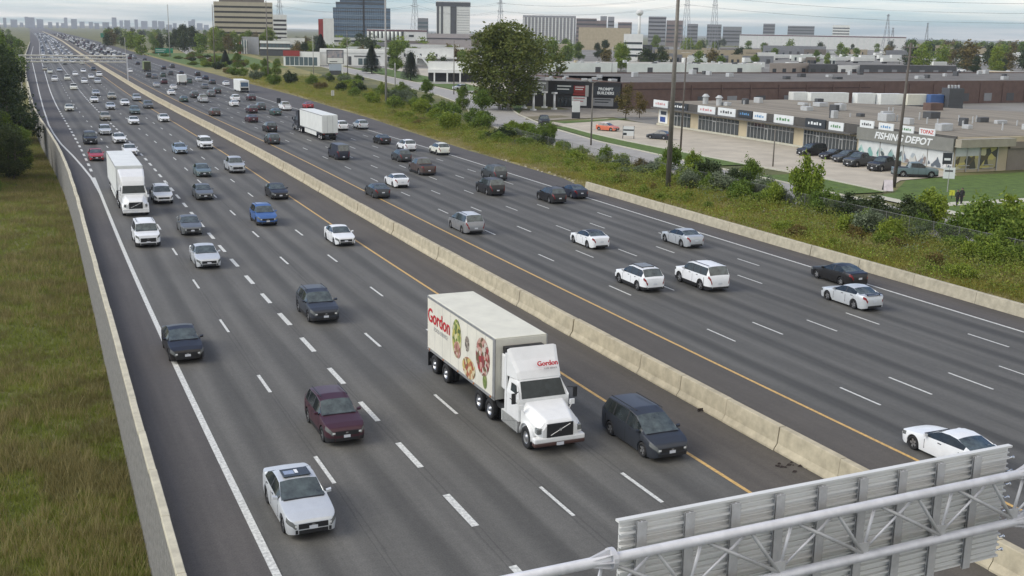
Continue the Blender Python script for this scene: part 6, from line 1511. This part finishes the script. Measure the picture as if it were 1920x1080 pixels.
# ------------------------------------------------------------------ vegetation
NR = np.random.default_rng(4)
def leaf_cloud(name, lobes, n, size, mat, shell=.55, droop=0.0, flat=.5):
    """many small leaf faces spread through lobes (cx, cy, cz, rx, ry, rz)"""
    lob = np.array(lobes, float); vol = lob[:, 3] * lob[:, 4] * lob[:, 5]; pick = NR.choice(len(lob), n, p=(vol ** .75) / (vol ** .75).sum())
    d = NR.normal(size=(n, 3)); d /= np.linalg.norm(d, axis=1)[:, None]
    r = NR.random(n) ** (1 / 3.) * (1 - shell) + shell * np.clip(NR.normal(.88, .12, n), .3, 1.1)
    P = lob[pick, :3] + d * r[:, None] * lob[pick, 3:]
    P = P[P[:, 2] > .05]; n = len(P)
    # clump: leaves gather on twigs
    nt = max(6, n // 14); tw = P[NR.integers(0, n, nt)]; k = NR.integers(0, nt, n); P = np.where((NR.random(n) < .75)[:, None], tw[k] + NR.normal(scale=size * 1.6, size=(n, 3)), P)
    P[:, 2] = np.maximum(P[:, 2], .05)
    a = NR.normal(size=(n, 3)); a[:, 2] *= flat; a /= np.linalg.norm(a, axis=1)[:, None]
    b = NR.normal(size=(n, 3)); b -= (a * b).sum(1)[:, None] * a; b /= np.linalg.norm(b, axis=1)[:, None]
    if droop: a[:, 2] -= droop; a /= np.linalg.norm(a, axis=1)[:, None]
    s = size * NR.uniform(.6, 1.35, n)[:, None]
    V = np.stack([P - a * s, P - b * s * .55, P + a * s, P + b * s * .55], 1).reshape(-1, 3)
    return np_mesh(name, V, np.arange(4 * n).reshape(n, 4), 4, mat)
def branches(name, segs, mat):
    m = MB()
    for a, b, r0, r1 in segs: m.tube(a, b, r0, r1, 7)
    me = m.mesh(name, True); me.materials.append(mat); return me
BARK = pm('bark_grey', (.13, .11, .09), .95, var=.3, vs=4, bump=.4, bs=12)
BARKP = pm('bark_pale', (.42, .39, .34), .9, var=.25, vs=3)
LG = leafmat('leaves_green', [(0.059, 0.107, 0.017), (0.132, 0.200, 0.029), (0.252, 0.305, 0.044)])
LY = leafmat('leaves_yellow_green', [(0.092, 0.147, 0.015), (0.186, 0.253, 0.029), (0.315, 0.349, 0.047)])
LD = leafmat('leaves_dark', [(0.021, 0.038, 0.012), (0.046, 0.070, 0.021), (0.094, 0.114, 0.039)])
LS = leafmat('leaves_sage', [(0.077, 0.107, 0.055), (0.155, 0.193, 0.107), (0.289, 0.319, 0.204)])
LO = leafmat('leaves_autumn_olive', [(0.078, 0.072, 0.021), (0.156, 0.124, 0.036), (0.260, 0.182, 0.058)])
LC = leafmat('needles_dark', [(0.014, 0.026, 0.016), (0.033, 0.047, 0.029), (0.062, 0.077, 0.050)], .1)
LB = leafmat('leaves_olive_dark', [(.045, .068, .014), (.105, .135, .027), (.195, .205, .048)])
LGW = leafmat('weed_leaves_green', [(.09, .12, .020), (.17, .20, .035), (.30, .29, .07)])
LGOLD = leafmat('flowers_gold', [(.22, .18, .02), (.36, .30, .03)])
LRUST = leafmat('weeds_rust', [(0.130, 0.078, 0.036), (0.208, 0.130, 0.060), (0.260, 0.169, 0.096)])
def lobes_bush(rng, R_=1.0, H=1.0, n=7):
    L = [(0, 0, H * .45, R_ * .62, R_ * .62, H * .45)]
    for k in range(n):
        a = rng.uniform(0, 6.28); q = rng.uniform(.25, .68) * R_; L.append((q * math.cos(a), q * math.sin(a), rng.uniform(.3, .78) * H, R_ * rng.uniform(.22, .42), R_ * rng.uniform(.22, .42), H * rng.uniform(.16, .30)))
    for k in range(3):
        a = rng.uniform(0, 6.28); q = rng.uniform(0, .4) * R_; L.append((q * math.cos(a), q * math.sin(a), rng.uniform(.75, 1.0) * H, R_ * .14, R_ * .14, H * .2))
    return L
VR = random.Random(31)
BUSH = []
for i in range(5):
    lb = lobes_bush(VR, 1.0, 1.0)
    sg = []
    for k in range(6):
        a = VR.uniform(0, 6.28); sg.append(((0, 0, 0), (.35 * math.cos(a), .35 * math.sin(a), .55), .035, .012))
    BUSH.append((lb, branches('stems', sg, BARK)))
BUSHM = {}
def bush(kind, label, x, y, rad, h, z=-.05, group=None, nl=4600):
    i = VR.randrange(5); key = (kind, i)
    if key not in BUSHM: BUSHM[key] = leaf_cloud('foliage', BUSH[i][0], nl, .052, {'g': LG, 'y': LY, 'd': LD, 's': LS, 'o': LO}[kind])
    t = thing('shrub', label, 'shrub', (x, y, z), VR.uniform(0, 6.28), group); t.scale = (rad, rad, h * .8)
    link('foliage', BUSHM[key], t); link('stems', BUSH[i][1], t); return t
def tree_proto(seed, H, crown, mat, nl, size, trunks=1, bark=None, base=.28, spread=1.0, lean=.05, flat=.6):
    g = random.Random(seed); sg = []; L = []
    for q in range(trunks):
        a0 = g.uniform(0, 6.28); bx = 0 if trunks == 1 else 1.2 * math.cos(q * 2.1); by = 0 if trunks == 1 else 1.2 * math.sin(q * 2.1)
        tx, ty = bx * 2 + g.uniform(-lean, lean) * H, by * 2 + g.uniform(-lean, lean) * H
        r = H * .018; mid = (bx * 1.4 + tx * .1, by * 1.4 + ty * .1, H * base); top = (tx, ty, H * .85)
        sg += [((bx, by, 0), mid, r, r * .75), (mid, top, r * .75, r * .15)]
        for k in range(9):
            f = g.uniform(.05, .85); p = Vector(mid).lerp(Vector(top), f); a = g.uniform(0, 6.28); ln = crown * g.uniform(.35, .85) * (1 - f * .55) * spread
            e = p + Vector((ln * math.cos(a), ln * math.sin(a), ln * g.uniform(.15, .7))); sg.append((p, e, r * .35, r * .08))
            L.append((e.x, e.y, min(e.z, H * .93), crown * g.uniform(.18, .36), crown * g.uniform(.18, .36), crown * g.uniform(.14, .28)))
        L.append((tx * .6, ty * .6, H * .7, crown * .5, crown * .5, H * .18)); L.append((bx, by, H * max(base, .16) + crown * .2, crown * .55, crown * .55, crown * .42)); L.append((tx, ty, H * .88, crown * .32, crown * .32, H * .12))
    return branches('trunk', sg, bark or BARK), leaf_cloud('crown', L, nl, size, mat, .6, flat=flat)
TREES = {}
def tree(kind, label, x, y, s=1.0, z=-.1, group=None, sz=None, name='tree'):
    tr, crn = TREES[kind]; t = thing(name, label, 'tree', (x, y, z), VR.uniform(0, 6.28), group); t.scale = (s, s, sz or s)
    link('trunk', tr, t); link('crown', crn, t); return t
TREES['big'] = tree_proto(3, 20, 11.0, LB, 21000, .33, 3, BARKP, .16, 1.15, .09)
TREES['green1'] = tree_proto(5, 10, 4.2, LG, 6500, .21, base=.08); TREES['green2'] = tree_proto(6, 10, 4.6, LG, 6500, .21, base=.06)
TREES['yellow1'] = tree_proto(7, 10, 4.4, LY, 5200, .24, base=.1); TREES['olive1'] = tree_proto(8, 10, 4.0, LO, 2600, .22); TREES['dark1'] = tree_proto(9, 10, 4.6, LD, 5200, .25, base=.08)
TREES['leftdark'] = tree_proto(12, 13, 5.5, LD, 16000, .17, 2, base=.12); TREES['leftgreen'] = tree_proto(13, 9, 4.2, LG, 12000, .14, 1, base=.1)
TREES['small'] = tree_proto(15, 6, 2.4, LO, 1900, .15); TREES['willow'] = tree_proto(17, 11, 4.6, LG, 7000, .24, base=.1, flat=1.4)
for k, mt in (('far1', LG), ('far2', LD), ('far3', LY), ('far4', LO)): TREES[k] = tree_proto(20 + len(k) + ord(k[-1]), 10, 5.0, mt, 900, .55, base=.1)
def conifer(seed, H, R_):
    g = random.Random(seed); V = []; n = 0
    m = MB()
    for k in range(5200):
        f = g.random() ** .8; z = H * (.06 + .94 * f); r = R_ * (1 - f) ** .85 * g.uniform(.35, 1.05) + .1; a = g.uniform(0, 6.28); ln = .5 + .4 * (1 - f); ca, sa = math.cos(a), math.sin(a); w = .16
        dz = -ln * g.uniform(.1, .5)
        m.quad((r * ca - ln * .5 * ca, r * sa - ln * .5 * sa, z - dz * .5), (r * ca + w * -sa, r * sa + w * ca, z), (r * ca + ln * .5 * ca, r * sa + ln * .5 * sa, z + dz * .5), (r * ca - w * -sa, r * sa - w * ca, z + .05))
    me = m.mesh('crown'); me.materials.append(LC)
    return branches('trunk', [((0, 0, 0), (0, 0, H * .95), H * .02, .03)], BARK), me
TREES['conifer'] = conifer(2, 10, 3.9)

x, y = gp(940, 197); tree('big', 'big broad green tree with several pale trunks by the service road', 100.6, 243, 1.16, sz=1.0)
for kd, lb, px, py, s in (('green1', 'leafy roadside tree below the big tree', 905, 234, .68), ('green2', 'low bushy tree left of the leafy roadside tree', 868, 205, .55), ('green1', 'rounded green tree right of the tall pale mast', 800, 196, .62), ('green2', 'green bushy tree at the foot of the tall pale mast', 755, 190, .5),
                          ('conifer', 'dark spruce in front of the white dealership', 697, 138, 1.15), ('conifer', 'broad dark spruce near the dealership arch', 770, 150, 1.0), ('willow', 'tall loose willow behind the two spruces', 742, 134, 1.2), ('conifer', 'dark conifer above the white low office', 602, 118, 1.5), ('dark1', 'dark tree left of the dark conifer', 572, 112, 1.0),
                          ('small', 'thin autumn tree before the brick wall', 1173, 223, 1.25), ('small', 'smaller thin autumn tree beside the plaza corner', 1199, 221, .95), ('dark1', 'dark tree group left of the red dealership', 345, 93, 1.9), ('dark1', 'dark tree at the right of the far tree group', 362, 92, 1.8), ('dark1', 'dark tree at the left of the far tree group', 330, 91, 1.5), ('yellow1', 'yellow green tree in front of the beige office', 425, 95, 1.9), ('yellow1', 'yellow tree crown beside the beige office windows', 455, 92, 2.1), ('olive1', 'olive tree below the beige office', 484, 95, 1.8), ('green1', 'green tree on the left of the beige office foot', 406, 97, 1.7),
                          ('conifer', 'small roadside spruce on the far verge', 423, 124, .75), ('green1', 'green tree behind the verge shrubs near the office', 445, 128, .7), ('green2', 'leafy verge tree left of the dealership lawn', 520, 142, .65), ('green1', 'leafy verge tree at the end of the dealership lawn', 498, 138, .6),
                          ('yellow1', 'yellow green tree between the two pale sheds', 1164, 132, 1.35), ('dark1', 'dark green tree behind the left pale shed', 1135, 108, 1.3), ('dark1', 'dark tree right of the left pale shed roof', 1120, 109, 1.1), ('green2', 'round green tree below the apartment blocks', 1230, 100, 1.7), ('yellow1', 'yellowing tree right of the tall mast', 1312, 98, 1.2), ('yellow1', 'second yellowing tree right of the tall mast', 1340, 98, 1.1), ('green1', 'green tree right of the cream block', 1085, 112, 1.2), ('green1', 'small tree at the end of the pale green shed', 1415, 130, .8),
                          ('yellow1', 'golden olive tree before the right horizon', 1866, 138, 1.5), ('dark1', 'dark conifer-like tree left of the golden tree', 1828, 137, .9), ('dark1', 'low dark tree under the golden tree', 1880, 136, .8), ('green1', 'green tree among the yard trailers', 1530, 118, .9), ('yellow1', 'yellowish tree among the yard trailers', 1550, 122, .8), ('dark1', 'lone dark tree before the huge white warehouse', 1598, 98, 1.0), ('green2', 'green tree right of the big tree crown', 1035, 126, 1.4)):
    x, y = gp(px, py); tree(kd, lb, x, y, s)
# left embankment trees
for kd, lb, x, y, s in (('leftdark', 'tall dark tree at the left picture edge, middle of three', -7.6, 205, 1.45), ('leftdark', 'dark tree at the left edge nearest the retaining wall', -5.6, 236, 1.4), ('leftgreen', 'bright green lower tree at the left picture edge', -8.6, 166, 1.15), ('leftgreen', 'green tree behind the dark trees on the left', -8.5, 290, 2.2), ('leftdark', 'dark tree further back on the left embankment', -10.5, 262, 1.5), ('leftgreen', 'far green tree at the left edge by the ramp', -11, 380, 2.3), ('leftdark', 'far dark tree at the left edge by the ramp', -13, 460, 1.7), ('leftgreen', 'undergrowth tree at the foot of the retaining wall', -2.6, 190, .75), ('leftdark', 'low dark thicket tree beside the wall foot', -4.4, 178, .6)):
    tree(kd, lb, x, y, s, z=-4.6)
for k in range(12): tree(VR.choice(['dark1', 'green1', 'green2']), 'tree of the belt further left of the embankment', VR.uniform(-48, -16), VR.uniform(150, 520), VR.uniform(1.0, 1.7), z=-4.6, group='tree belt left of the embankment')
# treelines towards the horizon
rr = random.Random(77)
def far_trees(n, x0, x1, d0, d1, label, group, s0=.8, s1=1.5):
    for k in range(n):
        px = rr.uniform(x0, x1); d = rr.uniform(d0, d1); x, y = gpd(px, d); tree(rr.choice(['far1', 'far2', 'far3', 'far4', 'far1', 'far2']), label, x, y, rr.uniform(s0, s1), group=group)
far_trees(70, 1690, 1935, 700, 1900, 'tree in the wooded belt along the right horizon', 'trees of the right horizon belt', 1.0, 1.7)
far_trees(40, 1280, 1690, 900, 2600, 'tree between the distant blocks in the right half', 'distant trees between the industrial blocks')
far_trees(70, 540, 1080, 620, 1500, 'tree between the offices in the left half', 'distant trees among the offices')
far_trees(60, 195, 400, 700, 2600, 'tree on the rise beyond the far right lanes', 'distant trees beyond the far lanes', .8, 1.4)
far_trees(30, 548, 900, 560, 800, 'tree standing between the low units left of the big tree', 'trees between the low units', .5, .95)
far_trees(18, 1060, 1440, 560, 1000, 'tree behind the pale sheds', 'trees behind the pale sheds', .6, 1.1)
far_trees(26, -60, 32, 620, 1900, 'tree on the left side of the far freeway', 'distant trees left of the far lanes', .8, 1.4)
# shrubs along the fence
SG = 'shrubs along the freeway fence'
for px, py, r, h, kd, lb in (
    (1440, 372, 2.3, 2.7, 's', 'sage grey shrub left of the leaning pole'), (1405, 342, 1.8, 3.6, 'g', 'upright green shrub behind the sage grey shrub'), (1512, 392, 2.6, 6.0, 'y', 'tall yellow green sapling clump left of the leaning pole'), (1545, 402, 2.2, 3.0, 'g', 'green shrub at the right of the tall sapling clump'), (1590, 412, 2.4, 3.0, 'd', 'dark green shrub under the sandwich board'), (1640, 417, 2.6, 3.0, 'd', 'dark green shrub below the leaning pole'), (1625, 440, 2.2, 2.6, 's', 'sage shrub low in front of the dark shrubs'), (1700, 430, 2.5, 3.6, 'd', 'dark shrub left of the tall bright shrub'), (1740, 428, 2.5, 4.4, 'y', 'tall bright green shrub left of the footpath gap'), (1845, 462, 3.2, 5.2, 'g', 'large green shrub right of the footpath gap'), (1890, 466, 3.0, 5.0, 'y', 'large yellow green shrub at the right picture edge'), (1925, 478, 3.0, 4.6, 'g', 'green shrub cut by the right picture edge'),
    (1290, 352, 2.0, 2.6, 's', 'sage shrub just right of the tall mast base'), (1325, 345, 2.2, 3.6, 'd', 'dark shrub right of the tall mast'), (1345, 362, 2.2, 2.8, 's', 'sage shrub in front of the dark shrub by the mast'), (1230, 330, 2.0, 2.4, 's', 'sage shrub left of the tall mast base'), (1205, 322, 1.8, 2.0, 'o', 'brownish shrub left of the mast'), (1255, 318, 1.6, 4.2, 'g', 'slim green shrub directly behind the mast'), (1380, 358, 2.2, 3.2, 'd', 'dark shrub between mast and sage shrub'), (1300, 322, 1.8, 3.0, 'y', 'light green shrub behind the mast shrubs'),
    (1135, 306, 1.6, 2.8, 'g', 'green shrub at the fence right of the lamp post'), (1090, 292, 1.3, 1.8, 'y', 'small light green shrub at the lamp post foot'), (1165, 312, 1.4, 2.2, 'y', 'light green shrub on the fence line right of the lamp post'), (1060, 280, 1.2, 1.6, 'g', 'small green shrub left of the lamp post'), (1030, 262, 1.8, 3.4, 'g', 'tall green shrub beside the service road pickup'), (985, 250, 2.2, 2.4, 'y', 'yellow green shrub left of the service road pickup'), (960, 245, 1.8, 2.2, 'y', 'light green shrub under the leafy roadside tree'),
    (830, 222, 3.0, 4.2, 'g', 'green thicket left of the roadside tree'), (790, 215, 3.2, 4.0, 'y', 'yellow green thicket below the tall pale mast'), (740, 205, 3.0, 3.6, 'g', 'green thicket around the tall pale mast base'), (700, 195, 2.8, 3.0, 'y', 'yellow green thicket left of the mast base'), (665, 182, 2.6, 3.2, 'g', 'green shrub behind the white road sign'), (640, 172, 2.4, 3.0, 'd', 'dark shrub left behind the white road sign'), (600, 168, 2.8, 2.6, 'o', 'olive weeds clump beyond the white road sign'), (585, 160, 2.6, 4.2, 'g', 'green shrub on the verge near the billboard'),
    (545, 158, 3.2, 4.6, 'd', 'dark green thicket above the motor coach'), (515, 160, 3.0, 4.2, 'g', 'green thicket right behind the motor coach'), (480, 150, 3.0, 3.8, 's', 'sage thicket beyond the motor coach'), (455, 142, 3.2, 3.6, 'g', 'green thicket left of the sage thicket'), (430, 138, 2.6, 3.0, 'o', 'olive scrub on the far verge'), (500, 146, 3.0, 5.0, 'g', 'tall green thicket near the verge trees'), (760, 222, 2.4, 1.8, 'y', 'low yellow shrub on the verge slope'), (850, 240, 2.2, 1.8, 'g', 'low green shrub against the chain fence'), (905, 258, 1.8, 1.5, 'y', 'low yellow green shrub on the verge'),
    (1860, 500, 2.0, 2.2, 'y', 'low light shrub on the slope by the right edge'), (1790, 470, 1.6, 1.6, 'g', 'low green shrub before the fence post'), (1905, 500, 1.8, 2.0, 'g', 'low green shrub right of the light slope shrub'), (1660, 460, 1.6, 1.5, 'y', 'low light weeds clump left of the fence')):
    x, y = gp(px, py); bush(kd, lb, x, y, r, h, group=SG)
for k in range(46):
    yy = VR.uniform(165, 420); xx = np.interp(yy, [143, 165, 190, 213, 272, 326, 396, 430], [72.3, 73.2, 75, 77, 85.6, 93, 101, 106]) + VR.uniform(-7, 2.5)
    bush(VR.choice('ggygyds'), 'shrub in the dense thicket along the far part of the fence', float(xx), yy, VR.uniform(1.5, 3.0), VR.uniform(1.6, 4.2), group='thicket along the far fence')
for k in range(34):
    uu = VR.uniform(430, 800); xx, yy = RP(uu, VR.uniform(47, 75)); bush(VR.choice('ggydo'), 'shrub on the rise right of the far lanes', xx, yy, VR.uniform(2.0, 4.0), VR.uniform(1.6, 4.0), group='shrubs on the far rise')
for k in range(72):
    yy = VR.uniform(30, 175); xx = 72.6 + VR.uniform(-4.5, 1.8)
    if 92 < yy < 97: continue
    bush(VR.choice('gygysyd'), 'low shrub in the weedy belt beside the near fence', xx, yy, VR.uniform(.9, 2.0), VR.uniform(.9, 2.9), group='low shrubs beside the near fence')
for k in range(40):
    yy = 48 + VR.random() ** 1.4 * 190; xx = RP(yy, rsh(yy))[0] + VR.uniform(3.5, 10)
    bush(VR.choice('yyygo'), 'low weed clump on the open verge between wall and fence', xx, yy, VR.uniform(.6, 1.5), VR.uniform(.7, 1.7), group='weed clumps on the verge')
for kd, lb, x, y, s in (('leftdark', 'dark low tree filling the gap beside the bright green tree', -8.0, 182, .8), ('leftgreen', 'green low tree between dark tree and wall foot', -5.4, 204, .9), ('leftdark', 'dark tree overlapping the bright green lower tree', -10.2, 176, 1.1), ('leftgreen', 'light green young tree below the dark trees', -6.6, 157, .5)): tree(kd, lb, x, y, s, z=-4.6)
for k in range(9):
    px = 402 + 12.5 * k; x, y = gpd(px, VR.uniform(790, 860)); tree(['yellow1', 'green1', 'olive1', 'yellow1'][k % 4], 'tree in the yellowing row before the beige office block', x, y, VR.uniform(1.35, 1.8), group='yellowing row before the beige office')
for k in range(14):
    x, y = gpd(VR.uniform(598, 740), VR.uniform(830, 960)); tree(VR.choice(['far1', 'far2', 'far3']), 'tree at the foot of the glass office tower', x, y, VR.uniform(.9, 1.35), group='trees at the foot of the glass tower')
# grass, weeds: uncounted ground cover
def tufts(name, n, sampler, hmin, hmax, wid, mat, blades=5, z=0.0, lean=.45):
    P = sampler(n); n = len(P); P = np.repeat(P, blades, 0); m = len(P)
    P[:, :2] += NR.normal(scale=.07, size=(m, 2)); h = NR.uniform(hmin, hmax, m); a = NR.uniform(0, 6.283, m); ln = NR.normal(scale=lean, size=(m, 2)) * h[:, None]
    wv = np.stack([np.cos(a), np.sin(a)], 1) * wid * NR.uniform(.5, 1.3, m)[:, None]
    V = np.zeros((m, 3, 3)); V[:, 0, :2] = P[:, :2] - wv; V[:, 1, :2] = P[:, :2] + wv; V[:, 0, 2] = V[:, 1, 2] = P[:, 2]; V[:, 2, :2] = P[:, :2] + ln; V[:, 2, 2] = P[:, 2] + h
    return np_mesh(name, V.reshape(-1, 3), np.arange(3 * m).reshape(m, 3), 3, mat)
def noise2(x, y, s, seed):
    g = np.random.default_rng(seed); T = g.random((64, 64)); u = (x / s) % 63; v = (y / s) % 63; i = u.astype(int); j = v.astype(int); fu = u - i; fv = v - j; fu = fu * fu * (3 - 2 * fu); fv = fv * fv * (3 - 2 * fv)
    return (T[i, j] * (1 - fu) + T[i + 1, j] * fu) * (1 - fv) + (T[i, j + 1] * (1 - fu) + T[i + 1, j + 1] * fu) * fv
WX = np.vectorize(wallx)
def left_field(seed, thr=(0, 1), p=1.0):
    def f(n):
        y = 32 + (NR.random(n) ** 1.5) * 230; x = WX(y) - .05 - NR.random(n) * (8 + y * .045)
        k = noise2(x + 200, y, 2.2, seed) * .6 + noise2(x + 200, y, .8, seed + 1) * .4; m = (k >= thr[0]) & (k < thr[1])
        return np.stack([x[m], y[m], np.full(m.sum(), -4.55)], 1)
    return f
GG = leafmat('grass_green', [(0.117, 0.160, 0.025), (0.195, 0.239, 0.042), (0.286, 0.306, 0.062)], .3); GB = leafmat('grass_dry', [(0.139, 0.129, 0.044), (0.217, 0.192, 0.070), (0.296, 0.275, 0.116)], .3)
GP_ = leafmat('grass_pale', [(0.239, 0.204, 0.078), (0.359, 0.306, 0.130), (0.448, 0.393, 0.195)], .3)
tag(link('field_grass', tufts('field_grass', 60000, left_field(1, (.0, .62)), .18, .5, .022, GG)), 'tall green grass on the low ground left of the retaining wall', 'grass', kind='stuff')
tag(link('field_grass', tufts('field_grass', 26000, left_field(5, (.48, 1)), .45, .95, .020, GP_, 4, lean=.3)), 'pale seeding grass on the low ground left of the retaining wall', 'grass', kind='stuff')
tag(link('field_grass', tufts('field_grass', 60000, left_field(1, (.54, 1)), .2, .7, .020, GB)), 'dry brown grass on the low ground left of the retaining wall', 'grass', kind='stuff')
xe = np.vectorize(lambda u: RP(u, rsh(u))[0])
def verge(seed, lo, hi, thr, ymax=420):
    def f(n):
        y = 38 + (NR.random(n) ** 1.6) * (ymax - 38); x0 = xe(y) + .25; x1 = np.interp(y, [30, 140, 170, 210, 270, 325, 420], [72.4, 72.4, 73.5, 75.5, 84, 92, 103]); q = NR.random(n); m0 = (q > lo) & (q < hi); x = x0 + q * (x1 - x0)
        k = noise2(x, y, 3.0, seed) * .6 + noise2(x, y, 1.0, seed + 1) * .4; m = m0 & (k > thr[0]) & (k < thr[1])
        return np.stack([x[m], y[m], np.full(m.sum(), -.04)], 1)
    return f
GV = leafmat('verge_grass_green', [(0.163, 0.168, 0.028), (0.263, 0.252, 0.045), (0.400, 0.348, 0.085)], .3)
tag(link('verge_grass', tufts('verge_grass', 70000, verge(3, .05, 1, (0, .60)), .25, .75, .035, GV)), 'rank green grass on the freeway verge', 'grass', kind='stuff')
tag(link('verge_grass', tufts('verge_grass', 60000, verge(3, 0, .8, (.45, 1)), .2, .6, .03, GP_)), 'pale dry grass on the freeway verge', 'grass', kind='stuff')
def weeds(name, label, n, smp, r, mat, leaves, size, h):
    P = smp(n); n = len(P); P = np.repeat(P, leaves, 0); m = len(P); P = P + NR.normal(size=(m, 3)) * np.array([r, r, 0]); P[:, 2] += NR.random(m) * h
    a = NR.normal(size=(m, 3)); a /= np.linalg.norm(a, axis=1)[:, None]; b = NR.normal(size=(m, 3)); b -= (a * b).sum(1)[:, None] * a; b /= np.linalg.norm(b, axis=1)[:, None]; s = size * NR.uniform(.5, 1.4, m)[:, None]
    V = np.stack([P - a * s, P - b * s * .5, P + a * s, P + b * s * .5], 1).reshape(-1, 3)
    tag(link(name, np_mesh(name, V, np.arange(4 * m).reshape(m, 4), 4, mat)), label, 'weeds', kind='stuff')
weeds('green_weeds', 'leafy green weeds covering the freeway verge', 3600, verge(8, .15, 1, (.0, .60)), .45, LGW, 40, .085, 1.3)
weeds('yellow_green_weeds', 'light green weeds covering the freeway verge', 4200, verge(9, .08, 1, (.0, .58)), .4, LY, 36, .08, 1.15)
weeds('goldenrod', 'yellow goldenrod flowers scattered on the verge', 900, verge(12, .25, .95, (.52, 1)), .3, LGOLD, 30, .06, .9)
weeds('rusty_weeds', 'rust coloured dock weeds on the verge', 1000, verge(15, .25, .9, (.58, 1)), .5, LRUST, 36, .08, .8)
weeds('sage_weeds', 'greyish weeds along the fence', 900, verge(18, .5, 1, (.5, 1)), .5, LS, 40, .09, 1.0)
# stones at the verge edge before the wall starts
for k in range(26):
    u = 119 + k * 1.1 + rr.uniform(-.3, .3); x, y = RP(u, rsh(u) + rr.uniform(.0, .9)); s = rr.uniform(.08, .24); m = MB(); m.loft([[(r_ * s * math.cos(a) * rr.uniform(.8, 1.2), r_ * s * math.sin(a) * rr.uniform(.8, 1.2), z_ * s) for a in [6.283 * q / 7 for q in range(7)]] for r_, z_ in ((.9, -.3), (1, .3), (.5, .8))])
    o = m.build('stone', CONC2); o.location = (x, y, -.02); tag(o, 'pale rubble stone at the verge edge where the shoulder wall starts', 'stone', 'rubble stones at the verge edge')

# ------------------------------------------------------------------ chain link fence
def linkmat():
    m = bpy.data.materials.new('chain_link'); m.use_nodes = True; n, l = m.node_tree.nodes, m.node_tree.links
    b = n['Principled BSDF']; b.inputs['Base Color'].default_value = (.16, .165, .15, 1); b.inputs['Metallic'].default_value = .4; b.inputs['Roughness'].default_value = .5
    tc = n.new('ShaderNodeTexCoord'); mp = n.new('ShaderNodeMapping'); mp.inputs['Rotation'].default_value = (R(45), 0, 0); mp.inputs['Scale'].default_value = (14, 14, 14); l.new(tc.outputs['Object'], mp.inputs[0])
    sp = n.new('ShaderNodeSeparateXYZ'); l.new(mp.outputs[0], sp.inputs[0]); outs = []
    for q in (1, 2):
        f = n.new('ShaderNodeMath'); f.operation = 'FRACT'; l.new(sp.outputs[q], f.inputs[0]); g = n.new('ShaderNodeMath'); g.operation = 'LESS_THAN'; g.inputs[1].default_value = .10; l.new(f.outputs[0], g.inputs[0]); outs.append(g)
    mx = n.new('ShaderNodeMath'); mx.operation = 'MAXIMUM'; l.new(outs[0].outputs[0], mx.inputs[0]); l.new(outs[1].outputs[0], mx.inputs[1])
    l.new(mx.outputs[0], b.inputs['Alpha']); return m
LINK = linkmat(); FENM = pm('fence_steel_dull', (.22, .22, .20), .6, .3, var=.2, vs=2)
fen = thing('chain_link_fence', 'grey chain link fence running along the verge beside the service road', 'fence')
FL = [(73.2, 40), (72.9, 70), (72.4, 100), (72.3, 143), (73.2, 165), (75.0, 190), (77.0, 213), (85.6, 272), (93, 326), (101, 396)]
pts = []
for (xa, ya), (xb, yb) in zip(FL, FL[1:]):
    n = max(1, round(math.hypot(xb - xa, yb - ya) / 3.0))
    for i in range(n): pts.append((xa + (xb - xa) * i / n, ya + (yb - ya) * i / n))
pts.append(FL[-1])
for p, q in zip(pts, pts[1:]):
    MB().tube((p[0], p[1], -.05), (p[0], p[1], 1.9), .03, n=6).build('post', FENM, fen)
    MB().tube((p[0], p[1], 1.82), (q[0], q[1], 1.82), .018, n=5, cap=False).build('top_rail', FENM, fen)
    m = MB().quad((p[0], p[1], 0), (q[0], q[1], 0), (q[0], q[1], 1.8), (p[0], p[1], 1.8)); m.build('mesh_panel', LINK, fen)

# ------------------------------------------------------------------ air
HAZE = 0.000085
hb = MB().box(-9000, 9500, -300, 9500, -6, 135).build('haze', None)
hm = bpy.data.materials.new('haze_air'); hm.use_nodes = True; n, l = hm.node_tree.nodes, hm.node_tree.links; n.clear()
ho = n.new('ShaderNodeOutputMaterial'); hv = n.new('ShaderNodeVolumePrincipled'); hv.inputs['Color'].default_value = (.93, .96, 1, 1); hv.inputs['Density'].default_value = HAZE; hv.inputs['Anisotropy'].default_value = .2
l.new(hv.outputs[0], ho.inputs['Volume']); hb.data.materials.append(hm); tag(hb, kind='stuff')
